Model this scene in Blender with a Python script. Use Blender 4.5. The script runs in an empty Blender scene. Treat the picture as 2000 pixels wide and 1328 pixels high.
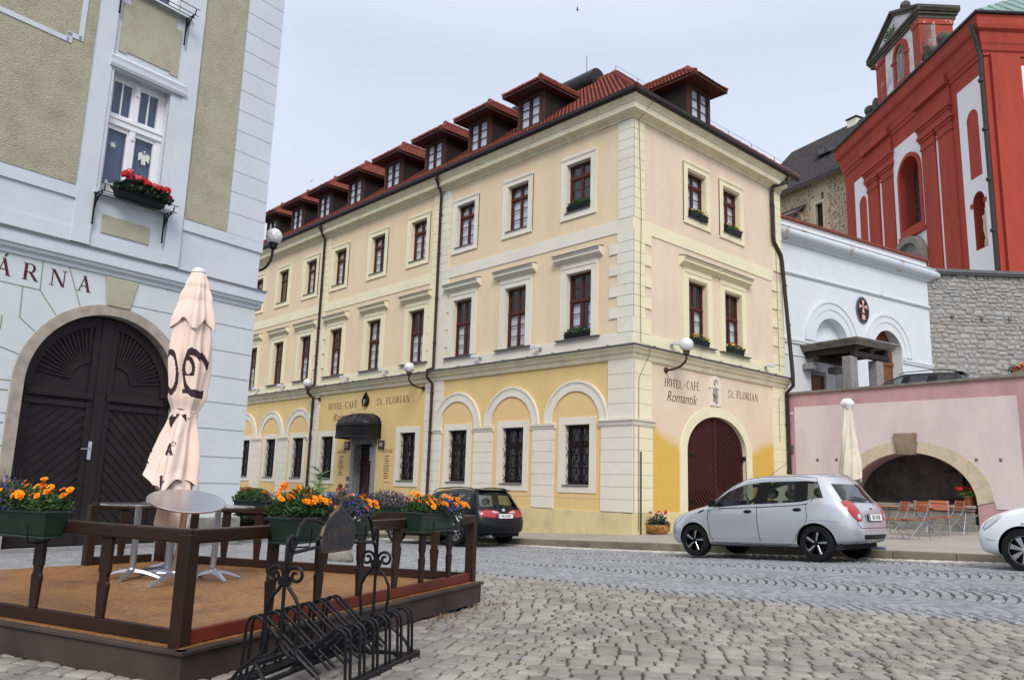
import bpy, bmesh, math, random
from math import sin, cos, pi, radians as R, sqrt, atan2
from mathutils import Vector, Matrix
from mathutils.geometry import tessellate_polygon
from mathutils.bvhtree import BVHTree
random.seed(7)
rnd = random.random
uni = random.uniform
scene = bpy.context.scene
col = scene.collection
# ------------------------------------------------------------- camera
F_PX, PITCH, ROLL, YAW, CAM_H = 1556.956, R(10.369389), R(1.759737), R(47.405404), 1.28
_fw = Vector((cos(YAW)*cos(PITCH), sin(YAW)*cos(PITCH), sin(PITCH)))
_r = Vector((sin(YAW), -cos(YAW), 0)); _u = _r.cross(_fw)
CR = _r*cos(ROLL)+_u*sin(ROLL); CU = -_r*sin(ROLL)+_u*cos(ROLL)
cam_d = bpy.data.cameras.new('camera'); cam = bpy.data.objects.new('camera', cam_d); col.objects.link(cam)
cam.matrix_world = Matrix(((CR.x, CU.x, -_fw.x, 0), (CR.y, CU.y, -_fw.y, 0), (CR.z, CU.z, -_fw.z, CAM_H), (0, 0, 0, 1)))
cam_d.sensor_width = 36; cam_d.lens = F_PX/2000*36; cam_d.clip_end = 2000; cam_d.clip_start = .05
scene.camera = cam
EYE = Vector((0, 0, CAM_H))
def ray(x, y): return (CR*((x-1000)/F_PX) - CU*((y-664)/F_PX) + _fw)
def onp(x, y, p0, n):                       # point of a real plane seen at a place of the photo
    d = ray(x, y); n = Vector(n); t = (Vector(p0)-EYE).dot(n)/d.dot(n); return EYE+d*t
def onz(x, y, z): return onp(x, y, (0, 0, z), (0, 0, 1))
def proj(p):
    c = Vector(p)-EYE; w = c.dot(_fw); return (1000+F_PX*c.dot(CR)/w, 664-F_PX*c.dot(CU)/w)
# ------------------------------------------------------------- light
SUN_EL, SUN_AZ = R(42), R(229)              # azimuth measured from +X, counter-clockwise
W = bpy.data.worlds.new('World'); scene.world = W; W.use_nodes = True
nt = W.node_tree; nt.nodes.clear()
def nn(t, ty, **k):
    n = t.nodes.new(ty)
    for a, v in k.items():
        if a in n.inputs: n.inputs[a].default_value = v
        else: setattr(n, a, v)
    return n
wo = nn(nt, 'ShaderNodeOutputWorld'); bg = nn(nt, 'ShaderNodeBackground'); bg.inputs[1].default_value = .12
sky = nn(nt, 'ShaderNodeTexSky'); sky.sky_type = 'NISHITA'; sky.sun_disc = False
sky.sun_elevation = SUN_EL; sky.sun_rotation = pi/2-SUN_AZ; sky.air_density = 1.3; sky.dust_density = 3.0
tc = nn(nt, 'ShaderNodeTexCoord'); sep = nn(nt, 'ShaderNodeSeparateXYZ'); nt.links.new(tc.outputs['Generated'], sep.inputs[0])
ns = nn(nt, 'ShaderNodeTexNoise', Scale=2.2, Detail=3.0, Roughness=.45); mp = nn(nt, 'ShaderNodeMapping'); mp.inputs['Scale'].default_value = (1, 1, 2.5)
nt.links.new(tc.outputs['Generated'], mp.inputs[0]); nt.links.new(mp.outputs[0], ns.inputs['Vector'])
cr = nn(nt, 'ShaderNodeValToRGB')           # overcast layer: brighter towards the zenith
cr.color_ramp.elements[0].position = 0.0; cr.color_ramp.elements[0].color = (6.0, 6.5, 7.8, 1)
cr.color_ramp.elements[1].position = 1.0; cr.color_ramp.elements[1].color = (9.5, 9.6, 9.9, 1)
e = cr.color_ramp.elements.new(.25); e.color = (5.4, 5.8, 6.7, 1)
e = cr.color_ramp.elements.new(.5); e.color = (5.1, 5.6, 6.75, 1)
e = cr.color_ramp.elements.new(.68); e.color = (7.2, 7.6, 8.6, 1)
nt.links.new(sep.outputs['Z'], cr.inputs[0])
mr = nn(nt, 'ShaderNodeMapRange'); mr.inputs[1].default_value = .3; mr.inputs[2].default_value = .7; mr.inputs[3].default_value = .94; mr.inputs[4].default_value = 1.07
nt.links.new(ns.outputs['Fac'], mr.inputs[0])
vm = nn(nt, 'ShaderNodeVectorMath', operation='SCALE'); nt.links.new(cr.outputs[0], vm.inputs[0]); nt.links.new(mr.outputs[0], vm.inputs['Scale'])
mx = nn(nt, 'ShaderNodeMix', data_type='RGBA'); mx.inputs[0].default_value = .9
nt.links.new(sky.outputs[0], mx.inputs[6]); nt.links.new(vm.outputs[0], mx.inputs[7])
nt.links.new(mx.outputs[2], bg.inputs[0]); nt.links.new(bg.outputs[0], wo.inputs[0])
sd = bpy.data.lights.new('sun', 'SUN'); sun = bpy.data.objects.new('sun', sd); col.objects.link(sun)
sd.energy = 2.0; sd.angle = R(24); sd.color = (1, .96, .9)
sun.rotation_euler = Vector((cos(SUN_EL)*cos(SUN_AZ), cos(SUN_EL)*sin(SUN_AZ), sin(SUN_EL))).to_track_quat('Z', 'Y').to_euler()
scene.view_settings.view_transform = 'Standard'; scene.view_settings.look = 'None'
scene.view_settings.exposure = 0.3; scene.view_settings.gamma = 1.0
scene.render.engine = 'CYCLES'
# ------------------------------------------------------------- materials
def srgb(r, g, b, sat=.86):
    l = .3*r+.59*g+.11*b; r, g, b = (l+(c-l)*sat for c in (r, g, b))
    return tuple(((c/255)/12.92 if c <= 10 else ((c/255+.055)/1.055)**2.4) for c in (r, g, b))+(1,)
def mat(name, c, rough=.8, metal=0., var=.12, vscale=3., bump=.0, bscale=60., spec=.25, c2=None, c2scale=.8, c2lo=.45, c2hi=.7, coat=0., island=0., stretch=(1, 1, 1), bdist=.01):
    m = bpy.data.materials.new(name); m.use_nodes = True; t = m.node_tree; b = t.nodes['Principled BSDF']
    b.inputs['Roughness'].default_value = rough; b.inputs['Metallic'].default_value = metal
    b.inputs['Specular IOR Level'].default_value = spec; b.inputs['Coat Weight'].default_value = coat
    tc = nn(t, 'ShaderNodeTexCoord'); mp = nn(t, 'ShaderNodeMapping'); mp.inputs['Scale'].default_value = stretch
    t.links.new(tc.outputs['Object'], mp.inputs[0]); src = mp.outputs[0]
    base = None
    if c2 is not None:
        n = nn(t, 'ShaderNodeTexNoise', Scale=c2scale, Detail=6.0, Roughness=.6); t.links.new(src, n.inputs['Vector'])
        mr = nn(t, 'ShaderNodeMapRange'); mr.inputs[1].default_value = c2lo; mr.inputs[2].default_value = c2hi
        t.links.new(n.outputs['Fac'], mr.inputs[0])
        mx = nn(t, 'ShaderNodeMix', data_type='RGBA'); mx.inputs[6].default_value = c; mx.inputs[7].default_value = c2
        t.links.new(mr.outputs[0], mx.inputs[0]); base = mx.outputs[2]
    val = None
    if var > 0:
        n = nn(t, 'ShaderNodeTexNoise', Scale=vscale, Detail=5.0, Roughness=.6); t.links.new(src, n.inputs['Vector'])
        mr = nn(t, 'ShaderNodeMapRange'); mr.inputs[1].default_value = .25; mr.inputs[2].default_value = .75
        mr.inputs[3].default_value = 1-var; mr.inputs[4].default_value = 1+var; t.links.new(n.outputs['Fac'], mr.inputs[0]); val = mr.outputs[0]
    if island > 0:
        g = nn(t, 'ShaderNodeNewGeometry'); mr = nn(t, 'ShaderNodeMapRange'); mr.inputs[3].default_value = 1-island; mr.inputs[4].default_value = 1+island
        t.links.new(g.outputs['Random Per Island'], mr.inputs[0])
        if val is None: val = mr.outputs[0]
        else:
            mm = nn(t, 'ShaderNodeMath', operation='MULTIPLY'); t.links.new(val, mm.inputs[0]); t.links.new(mr.outputs[0], mm.inputs[1]); val = mm.outputs[0]
    if val is not None:
        vm = nn(t, 'ShaderNodeVectorMath', operation='SCALE')
        if base is None: vm.inputs[0].default_value = c[:3]
        else: t.links.new(base, vm.inputs[0])
        t.links.new(val, vm.inputs['Scale']); base = vm.outputs[0]
    if base is None: b.inputs['Base Color'].default_value = c
    else: t.links.new(base, b.inputs['Base Color'])
    if bump > 0:
        n = nn(t, 'ShaderNodeTexNoise', Scale=bscale, Detail=4.0, Roughness=.65); t.links.new(src, n.inputs['Vector'])
        bp = nn(t, 'ShaderNodeBump', Strength=bump, Distance=bdist); t.links.new(n.outputs['Fac'], bp.inputs['Height']); t.links.new(bp.outputs[0], b.inputs['Normal'])
    return m
def glass(name, tint=(.75, .8, .82, 1), rough=.02, ior=1.5, refl=1.0):
    m = bpy.data.materials.new(name); m.use_nodes = True; t = m.node_tree; t.nodes.clear()
    o = nn(t, 'ShaderNodeOutputMaterial'); mx = nn(t, 'ShaderNodeMixShader'); tr = nn(t, 'ShaderNodeBsdfTransparent'); tr.inputs[0].default_value = tint
    g = nn(t, 'ShaderNodeBsdfGlossy'); g.inputs['Roughness'].default_value = rough; g.inputs[0].default_value = (.95, .97, 1, 1)
    lw = nn(t, 'ShaderNodeLayerWeight'); lw.inputs[0].default_value = .5; pw = nn(t, 'ShaderNodeMath', operation='POWER'); pw.inputs[1].default_value = 4.2; t.links.new(lw.outputs['Facing'], pw.inputs[0])
    f = nn(t, 'ShaderNodeMath', operation='MULTIPLY_ADD'); f.inputs[1].default_value = .94; f.inputs[2].default_value = .06; t.links.new(pw.outputs[0], f.inputs[0])
    mm = nn(t, 'ShaderNodeMath', operation='MULTIPLY'); mm.inputs[1].default_value = refl; mm.use_clamp = True
    n = nn(t, 'ShaderNodeTexNoise', Scale=1.5); bp = nn(t, 'ShaderNodeBump', Strength=.25, Distance=.02); t.links.new(n.outputs['Fac'], bp.inputs['Height'])
    t.links.new(bp.outputs[0], g.inputs['Normal'])
    t.links.new(f.outputs[0], mm.inputs[0]); t.links.new(mm.outputs[0], mx.inputs[0]); t.links.new(tr.outputs[0], mx.inputs[1]); t.links.new(g.outputs[0], mx.inputs[2]); t.links.new(mx.outputs[0], o.inputs[0])
    return m
# ------------------------------------------------------------- mesh builder
SPLIT = {'quoin', 'window_moulding', 'arch_bar', 'plinth', 'hinge', 'weep_hole', 'niche_impost', 'small_plaque', 'impost', 'corbel', 'volute', 'band', 'panel', 'window_pilaster', 'beam', 'side_pilaster', 'roof_bar', 'wall_lettering', 'hanger', 'door_seams'}
class MB:
    def __init__(s, T=None): s.v = []; s.f = []; s.m = []; s.T = T
    def add(s, vs, fs, mi=0):
        b = len(s.v)
        s.v += [tuple(s.T(Vector(p))) if s.T else tuple(p) for p in vs]
        s.f += [tuple(i+b for i in f) for f in fs]; s.m += [mi]*len(fs); return s
    def box(s, x0, x1, y0, y1, z0, z1, mi=0):
        return s.add([(x0, y0, z0), (x1, y0, z0), (x1, y1, z0), (x0, y1, z0), (x0, y0, z1), (x1, y0, z1), (x1, y1, z1), (x0, y1, z1)],
                     [(0, 3, 2, 1), (4, 5, 6, 7), (0, 1, 5, 4), (1, 2, 6, 5), (2, 3, 7, 6), (3, 0, 4, 7)], mi)
    def hexa(s, p, mi=0): return s.add(p, [(0, 3, 2, 1), (4, 5, 6, 7), (0, 1, 5, 4), (1, 2, 6, 5), (2, 3, 7, 6), (3, 0, 4, 7)], mi)
    def plate(s, outer, holes, a0, a1, ax='y', mi=0, back=True, rim=True):
        mp = {'y': lambda u, v, a: (u, a, v), 'x': lambda u, v, a: (a, u, v), 'z': lambda u, v, a: (u, v, a)}[ax]
        polys = [outer]+list(holes); pts = [p for q in polys for p in q]
        tr = tessellate_polygon([[Vector((p[0], p[1], 0)) for p in q] for q in polys]); n = len(pts)
        vs = [mp(p[0], p[1], a0) for p in pts]; fs = [tuple(t) for t in tr]
        if back: vs += [mp(p[0], p[1], a1) for p in pts]; fs += [(t[2]+n, t[1]+n, t[0]+n) for t in tr]
        else: vs += [mp(p[0], p[1], a1) for p in pts]
        if rim:
            b = 0
            for q in polys:
                k = len(q)
                for i in range(k): j = (i+1) % k; fs.append((b+i, b+j, b+j+n, b+i+n))
                b += k
        return s.add(vs, fs, mi)
    def tube(s, path, r, n=8, closed=False, cap=True, mi=0, flat=None):
        P = [Vector(p) for p in path]; k = len(P); vs = []; fs = []
        up = None
        for i in range(k):
            a = P[i-1] if (i > 0 or closed) else P[i]; b = P[(i+1) % k] if (i < k-1 or closed) else P[i]
            t = (b-a)
            if t.length < 1e-9: t = Vector((0, 0, 1))
            t.normalize()
            if up is None: up = Vector((0, 0, 1)) if abs(t.z) < .9 else Vector((1, 0, 0))
            x = t.cross(up)
            if x.length < 1e-4: x = t.cross(Vector((0, 1, .01)))
            x.normalize(); y = x.cross(t); up = y
            rr = r[i] if isinstance(r, (list, tuple)) else r; fy = rr if flat is None else flat
            for j in range(n): an = 2*pi*(j+.5)/n; vs.append(P[i]+x*(rr*cos(an))+y*(fy*sin(an)))
        for i in range(k if closed else k-1):
            for j in range(n): a = i*n+j; b = i*n+(j+1) % n; c = ((i+1) % k)*n+(j+1) % n; d = ((i+1) % k)*n+j; fs.append((a, b, c, d))
        if cap and not closed: fs += [tuple(range(n-1, -1, -1)), tuple(range((k-1)*n, k*n))]
        return s.add(vs, fs, mi)
    def lathe(s, prof, n=16, c=(0, 0, 0), ax='z', mi=0, cap=True, fn=None):
        vs = []; fs = []; k = len(prof)
        for r, z in prof:
            for j in range(n):
                an = 2*pi*j/n; rr = r*(fn(an, z) if fn else 1); p = (rr*cos(an), rr*sin(an), z)
                p = {'z': p, 'y': (p[0], p[2], p[1]), 'x': (p[2], p[0], p[1])}[ax]; vs.append((p[0]+c[0], p[1]+c[1], p[2]+c[2]))
        for i in range(k-1):
            for j in range(n): fs.append((i*n+j, i*n+(j+1) % n, (i+1)*n+(j+1) % n, (i+1)*n+j))
        if cap: fs += [tuple(range(n-1, -1, -1)), tuple(range((k-1)*n, k*n))]
        return s.add(vs, fs, mi)
    def ball(s, c, r, n=12, m=8, mi=0, sz=1., fn=None):
        return s.lathe([(max(r*sin(pi*i/m), 1e-4), -r*cos(pi*i/m)*sz) for i in range(m+1)], n, c, mi=mi, fn=fn)
    def bar(s, p0, p1, w, h, mi=0, up=(0, 0, 1)):
        p0 = Vector(p0); p1 = Vector(p1); t = (p1-p0).normalized(); u = Vector(up)
        x = t.cross(u)
        if x.length < 1e-4: x = t.cross(Vector((1, 0, 0)))
        x.normalize(); y = x.cross(t); x *= w/2; y *= h/2
        return s.hexa([p0-x-y, p0+x-y, p1+x-y, p1-x-y, p0-x+y, p0+x+y, p1+x+y, p1-x+y], mi)
    def sweep(s, path, prof, mi=0, closed=False):
        """profile (out, z) swept along a plan path, out = to the right of the path"""
        k = len(path); vs = []; fs = []; n = len(prof)
        for i in range(k):
            p = Vector(path[i])
            d0 = (p-Vector(path[i-1])).normalized() if i > 0 else None; d1 = (Vector(path[i+1])-p).normalized() if i < k-1 else None
            d0 = d0 or d1; d1 = d1 or d0; n0 = Vector((d0.y, -d0.x)); n1 = Vector((d1.y, -d1.x)); m = (n0+n1); m = m/(m.dot(n0))
            for o, z in prof: q = p+m*o; vs.append((q.x, q.y, z))
        for i in range(k-1):
            for j in range(n): a = i*n+j; b = i*n+(j+1) % n; fs.append((a, b, b+n, a+n))
        fs += [tuple(range(n)), tuple(range((k-1)*n+n-1, (k-1)*n-1, -1))]
        return s.add(vs, fs, mi)
    def clusters(s, pad=.05):
        n = len(s.v); p = list(range(n))
        def find(i):
            while p[i] != i: p[i] = p[p[i]]; i = p[i]
            return i
        for f in s.f:
            for i in f[1:]:
                a, b = find(f[0]), find(i)
                if a != b: p[a] = b
        bb = {}
        for i, v in enumerate(s.v):
            r = find(i); q = bb.setdefault(r, [list(v), list(v)])
            for k in range(3): q[0][k] = min(q[0][k], v[k]); q[1][k] = max(q[1][k], v[k])
        ks = list(bb)
        for i, a in enumerate(ks):
            for b in ks[i+1:]:
                if find(a) != find(b) and all(bb[a][0][k]-pad <= bb[b][1][k] and bb[b][0][k]-pad <= bb[a][1][k] for k in range(3)): p[find(a)] = find(b)
        out = {}
        for f, mi in zip(s.f, s.m): out.setdefault(find(f[0]), []).append((f, mi))
        return list(out.values())
    def build(s, name, mats, parent=None, smooth=False, bevel=0, sharp=35, seg=1):
        if name in SPLIT and parent is not None and s.f:
            cl = s.clusters()
            if 1 < len(cl) < 60:
                last = None
                for c in cl:
                    m = MB(); mp_ = {}
                    for f, mi in c:
                        for i in f:
                            if i not in mp_: mp_[i] = len(m.v); m.v.append(s.v[i])
                        m.f.append(tuple(mp_[i] for i in f)); m.m.append(mi)
                    last = m.build1(name, mats, parent, smooth, bevel, sharp, seg)
                return last
        return s.build1(name, mats, parent, smooth, bevel, sharp, seg)
    def build1(s, name, mats, parent=None, smooth=False, bevel=0, sharp=35, seg=1):
        me = bpy.data.meshes.new(name); me.from_pydata(s.v, [], s.f)
        for m in (mats if isinstance(mats, (list, tuple)) else [mats]): me.materials.append(m)
        me.polygons.foreach_set('material_index', s.m); me.update()
        bm = bmesh.new(); bm.from_mesh(me); bmesh.ops.recalc_face_normals(bm, faces=bm.faces)
        if smooth:
            for f in bm.faces: f.smooth = True
            th = R(sharp)
            for e in bm.edges:
                if len(e.link_faces) == 2 and e.link_faces[0].normal.angle(e.link_faces[1].normal, 0) > th: e.smooth = False
        bm.to_mesh(me); bm.free()
        o = bpy.data.objects.new(name, me); col.objects.link(o)
        if parent: o.parent = parent
        if bevel: m = o.modifiers.new('bevel', 'BEVEL'); m.width = bevel; m.segments = seg; m.limit_method = 'ANGLE'; m.angle_limit = R(40)
        return o
def rect(x0, x1, z0, z1): return [(x0, z0), (x1, z0), (x1, z1), (x0, z1)]
def arc(cx, cz, rx, rz, a0, a1, n): return [(cx+rx*cos(a0+(a1-a0)*i/n), cz+rz*sin(a0+(a1-a0)*i/n)) for i in range(n+1)]
def archp(cx, hw, z0, zs, rz, n=24): return [(cx-hw, z0), (cx+hw, z0)]+arc(cx, zs, hw, rz, 0, pi, n)
def tag(o, label=None, cat=None, group=None, kind=None):
    for k, v in (('label', label), ('category', cat), ('group', group), ('kind', kind)):
        if v: o[k] = v
    return o
def thing(name, label, cat, loc=(0, 0, 0), rz=0, group=None, rot=None):
    o = bpy.data.objects.new(name, None); col.objects.link(o); o.location = loc; o.rotation_euler = rot or (0, 0, rz); o.empty_display_size = .1
    return tag(o, label, cat, group)
def struct(o): o['kind'] = 'structure'; return o
KIDS = {}
def copy_tree(o, parent=None):
    c = o.copy(); col.objects.link(c)
    if parent: c.parent = parent
    for ch in [x for x in col.objects if x.parent == o]: copy_tree(ch, c)
    return c
def place(o, loc, rz=0, label=None, scale=None):
    o.location = loc; o.rotation_euler = (0, 0, rz)
    if label: o['label'] = label
    if scale: o.scale = (scale,)*3
    return o
def text_mesh(s, size, shear=0, sx=1., ext=.004, bold=0., space=1.):
    cu = bpy.data.curves.new('lettering', 'FONT'); cu.body = s; cu.size = size; cu.shear = shear; cu.extrude = ext; cu.offset = bold; cu.space_character = space
    cu.align_x = 'CENTER'; cu.align_y = 'CENTER'; cu.resolution_u = 3
    o = bpy.data.objects.new('lettering', cu); col.objects.link(o); dg = bpy.context.evaluated_depsgraph_get(); dg.update()
    me = bpy.data.meshes.new_from_object(o.evaluated_get(dg)); vs = [(v.co.x*sx, v.co.y, v.co.z) for v in me.vertices]; fs = [tuple(p.vertices) for p in me.polygons]
    bpy.data.objects.remove(o); bpy.data.curves.remove(cu); bpy.data.meshes.remove(me); return vs, fs
# serif capitals drawn from strokes; unit em, each entry (advance, [polygons])
def _serif(x, y, w=.26, t=.035): return [(x-w/2, y-t if y > .5 else y), (x+w/2, y-t if y > .5 else y), (x+w/2, y if y > .5 else y+t), (x-w/2, y if y > .5 else y+t)]
def _stem(x, w=.15, y0=0, y1=1): return [(x-w/2, y0), (x+w/2, y0), (x+w/2, y1), (x-w/2, y1)]
def _hbar(x0, x1, y, t=.05): return [(x0, y-t/2), (x1, y-t/2), (x1, y+t/2), (x0, y+t/2)]
def _diag(x0, y0, x1, y1, w): return [(x0-w/2, y0), (x0+w/2, y0), (x1+w/2, y1), (x1-w/2, y1)]
def _bowl(cx, cy, rx, ry, a0, a1, tk=.15, tn=.05, n=18):
    o = [(cx+rx*cos(a0+(a1-a0)*i/n), cy+ry*sin(a0+(a1-a0)*i/n)) for i in range(n+1)]
    i_ = [(cx+(rx-tk)*cos(a0+(a1-a0)*i/n), cy+(ry-tn)*sin(a0+(a1-a0)*i/n)) for i in range(n+1)]
    return [[o[i], o[i+1], i_[i+1], i_[i]] for i in range(n)]
def glyph(c):
    if c == 'H': return .82, [_stem(.17), _stem(.65), _hbar(.17, .65, .52), _serif(.17, 0), _serif(.17, 1), _serif(.65, 0), _serif(.65, 1)]
    if c == 'O': return .86, _bowl(.43, .5, .38, .52, 0, 2*pi, .15, .045, 30)
    if c == 'T': return .74, [_stem(.37), _hbar(.05, .69, .975), _serif(.37, 0, .3), _diag(.07, .78, .09, 1, .04), _diag(.67, .78, .65, 1, .04)]
    if c == 'E': return .72, [_stem(.17), _hbar(.04, .62, .975), _hbar(.04, .66, .025), _hbar(.17, .5, .52), _stem(.62, .04, .76, 1), _stem(.65, .04, 0, .26), _stem(.49, .035, .4, .64)]
    if c == 'L': return .68, [_stem(.17), _serif(.17, 1, .3), _hbar(.04, .62, .025), _stem(.61, .045, 0, .28)]
    if c == 'C': return .78, _bowl(.44, .5, .39, .52, R(48), R(312), .15, .045, 24)+[_stem(.69, .04, .66, .98), _stem(.69, .03, .06, .26)]
    if c == 'A': return .84, [_diag(.13, 0, .42, 1, .05), _diag(.68, 0, .39, 1, .16), _hbar(.2, .6, .34), _serif(.13, 0, .24), _serif(.68, 0, .28)]
    if c == 'F': return .66, [_stem(.17), _hbar(.04, .6, .975), _hbar(.17, .48, .5), _serif(.17, 0, .3), _stem(.6, .04, .75, 1), _stem(.47, .035, .38, .62)]
    if c == 'S': return .62, _bowl(.31, .75, .23, .26, R(20), R(250), .1, .06, 14)+_bowl(.31, .25, .25, .27, R(-160), R(80), .1, .06, 14)+[[(.12, .66), (.26, .58), (.5, .34), (.36, .44)], _stem(.52, .04, .76, 1), _stem(.09, .04, 0, .26)]
    if c == 't': return .44, [_stem(.2, .11, .05, .86), _hbar(.04, .38, .68)]+_bowl(.3, .12, .155, .13, R(180), R(330), .08, .05, 8)
    if c == '.': return .28, [[(.13+.075*cos(i*pi/4), .07+.075*sin(i*pi/4)) for i in range(8)]]
    if c == '-': return .5, [_hbar(.08, .38, .4, .09)]
    if c == 'R': return .82, [_stem(.17), _serif(.17, 0, .3), _serif(.12, 1, .2), _diag(.72, 0, .38, .5, .17), _serif(.72, 0, .2), _hbar(.17, .42, .975), _hbar(.17, .42, .49)]+_bowl(.4, .73, .24, .27, R(-90), R(90), .14, .05, 12)
    if c == 'I': return .4, [_stem(.19), _serif(.19, 0, .32), _serif(.19, 1, .32)]
    if c == 'N': return .86, [_stem(.15, .05), _stem(.7, .05), _diag(.68, 0, .16, 1, .15), _serif(.15, 0, .24), _serif(.15, 1, .2), _serif(.7, 1, .24)]
    if c == 'É': a, p = glyph('E'); return a, p+[[(.3, 1.08), (.4, 1.08), (.5, 1.28), (.38, 1.28)]]
    if c == 'Á': a, p = glyph('A'); return a, p+[[(.38, 1.08), (.46, 1.08), (.58, 1.28), (.44, 1.28)]]
    return .4, []
def letters(mb, s, x0, x1, z0, h, y=-.004, y1=.002, n=0):
    """serif words fitted between x0 and x1 in the wall's own plane"""
    adv = sum(glyph(c)[0]+.06 for c in s); k = (x1-x0)/adv; x = x0
    for c in s:
        a, ps = glyph(c)
        for i, p in enumerate(ps): mb.plate([(x+q[0]*k, z0+q[1]*h) for q in p], [], y-.0003*(i % 3), y1, 'y')
        x += (a+.06)*k
# ------------------------------------------------------------- palette
M = {}
def defm(k, *a, **w): M[k] = mat(k, *a, **w)
defm('peach', srgb(224, 201, 164), c2=srgb(218, 194, 160), c2scale=1.4, stretch=(1, 1, .3), var=.04, bump=.15, bscale=40, vscale=1.2)
defm('rose_beige', srgb(222, 202, 174), c2=srgb(214, 191, 166), c2scale=1.4, stretch=(1, 1, .3), var=.05, bump=.15, bscale=40, vscale=1.2)
defm('ochre', srgb(222, 190, 120), c2=srgb(214, 182, 126), c2scale=1.4, stretch=(1, 1, .3), var=.05, bump=.15, bscale=40, vscale=1.5)
defm('panel_peach', srgb(226, 188, 128), var=.04, bump=.15, bscale=40)
defm('yellow_patch', srgb(218, 170, 52), c2=srgb(208, 164, 66), var=.05, bump=.12, bscale=40)
defm('plinth_yellow', srgb(214, 196, 142), c2=srgb(186, 170, 126), c2lo=.45, c2hi=.8, c2scale=1.6, var=.06, bump=.2, bscale=30)
defm('trim_white', srgb(222, 215, 200), c2=srgb(214, 206, 190), var=.04, bump=.1, bscale=50)
defm('trim_cream', srgb(230, 220, 184), c2=srgb(223, 212, 178), var=.04, bump=.1, bscale=50)
defm('trim_side', srgb(228, 219, 180), c2=srgb(220, 212, 180), var=.04, bump=.1, bscale=50)
defm('cornice', srgb(230, 221, 186), c2=srgb(212, 201, 168), c2scale=2.5, var=.05, bump=.15, bscale=40)
defm('lead', srgb(104, 104, 108), rough=.55, var=.15, bump=.1, bscale=15, metal=.3)
defm('gutter', srgb(52, 46, 46), rough=.45, var=.15, metal=.3)
defm('pipe_brown', srgb(58, 44, 42), rough=.4, var=.1)
defm('window_wood', srgb(86, 38, 30), rough=.45, var=.15, stretch=(8, 8, 1))
defm('window_white', srgb(226, 226, 232), rough=.4, var=.02)
defm('iron', srgb(30, 29, 31), rough=.5, var=.15, bump=.15, bscale=80, metal=.4)
defm('wrought', srgb(36, 36, 40), rough=.42, var=.2, bump=.35, bscale=90, metal=.55, bdist=.004)
defm('rust_iron', srgb(76, 52, 42), rough=.6, var=.2)
defm('unlit_interior', srgb(26, 24, 26), rough=1, var=.1)  # near-black colour stands for the shade of unlit rooms behind openings
defm('curtain', srgb(228, 228, 234), rough=.9, var=.03)
defm('tile', srgb(128, 58, 42), rough=.75, var=.14, vscale=2.5, island=.16, bump=.3, bscale=30)
defm('tile_cap', srgb(132, 62, 46), rough=.7, var=.12, island=.12, bump=.3, bscale=30)
defm('dormer_wood', srgb(74, 46, 40), rough=.6, var=.2, stretch=(12, 12, 1), bump=.2)
defm('dormer_dark', srgb(44, 36, 36), rough=.7, var=.12, bump=.2, bscale=20)
defm('dark_metal', srgb(48, 46, 50), rough=.45, metal=.5, var=.1)
defm('granite', srgb(142, 140, 142), rough=.85, var=.12, vscale=60, bump=.3, bscale=120, c2=srgb(118, 114, 114), c2scale=8)
defm('gate_red', srgb(66, 28, 26), rough=.55, var=.15, stretch=(3, 3, 3), bump=.15)
defm('gate_dark', srgb(34, 27, 29), rough=.6, var=.2, vscale=3, bump=.35, bscale=25, c2=srgb(42, 34, 34), c2scale=5)
defm('red_text', srgb(112, 66, 50), rough=.8, var=.05)
defm('dark_text', srgb(84, 44, 48), rough=.8, var=.05)
defm('blue_plaster', srgb(200, 207, 216), rough=.9, c2=srgb(192, 200, 210), var=.03, bump=.12, bscale=45)
defm('blue_plaster_low', srgb(197, 205, 208), rough=.9, c2=srgb(202, 209, 214), c2scale=.6, var=.03, bump=.12, bscale=45)
defm('roughcast', srgb(180, 175, 150), rough=1, c2=srgb(164, 158, 134), c2scale=2, var=.1, vscale=18, bump=1.0, bscale=42, bdist=.03)
defm('roughcast_lite', srgb(176, 173, 148), rough=1, c2=srgb(166, 160, 138), c2scale=3, var=.06, vscale=30, bump=.7, bscale=70, bdist=.012)
defm('joint_olive', srgb(136, 140, 112), rough=1, var=.1)
defm('stone_arch', srgb(170, 158, 144), rough=.9, c2=srgb(140, 130, 120), c2scale=5, var=.14, vscale=20, bump=.4, bscale=60)
defm('sandstone', srgb(198, 182, 156), rough=.9, c2=srgb(182, 166, 142), c2scale=3, var=.1, vscale=10, bump=.3, bscale=50)
defm('grey_stone', srgb(134, 130, 122), rough=.9, c2=srgb(104, 102, 96), c2scale=3, var=.16, vscale=10, bump=.5, bscale=40)
defm('statue', srgb(158, 150, 140), rough=.9, c2=srgb(110, 103, 95), c2scale=12, var=.2, vscale=15, bump=.5, bscale=40)
defm('pink', srgb(188, 144, 148), rough=.9, c2=srgb(172, 130, 136), c2scale=1.2, stretch=(1, 1, .3), var=.05, bump=.15, bscale=40)
defm('pale_pink', srgb(208, 193, 194), rough=.9, c2=srgb(194, 177, 182), c2scale=.9, stretch=(1, 1, .4), var=.04, bump=.15, bscale=40)
defm('pale_blue', srgb(208, 213, 220), rough=.9, c2=srgb(202, 208, 216), var=.03, bump=.1, bscale=30)
defm('cornice_blue', srgb(196, 204, 214), rough=.9, c2=srgb(172, 150, 130), c2scale=1.1, c2lo=.6, c2hi=.66, var=.06, bump=.2)
defm('church_red', srgb(174, 64, 48), rough=.9, c2=srgb(152, 60, 50), c2scale=.5, stretch=(1, 1, .25), var=.08, bump=.1, bscale=20)
defm('church_red_worn', srgb(168, 68, 54), rough=.85, c2=srgb(214, 190, 176), c2scale=1.6, c2lo=.62, c2hi=.66, var=.08)
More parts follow.
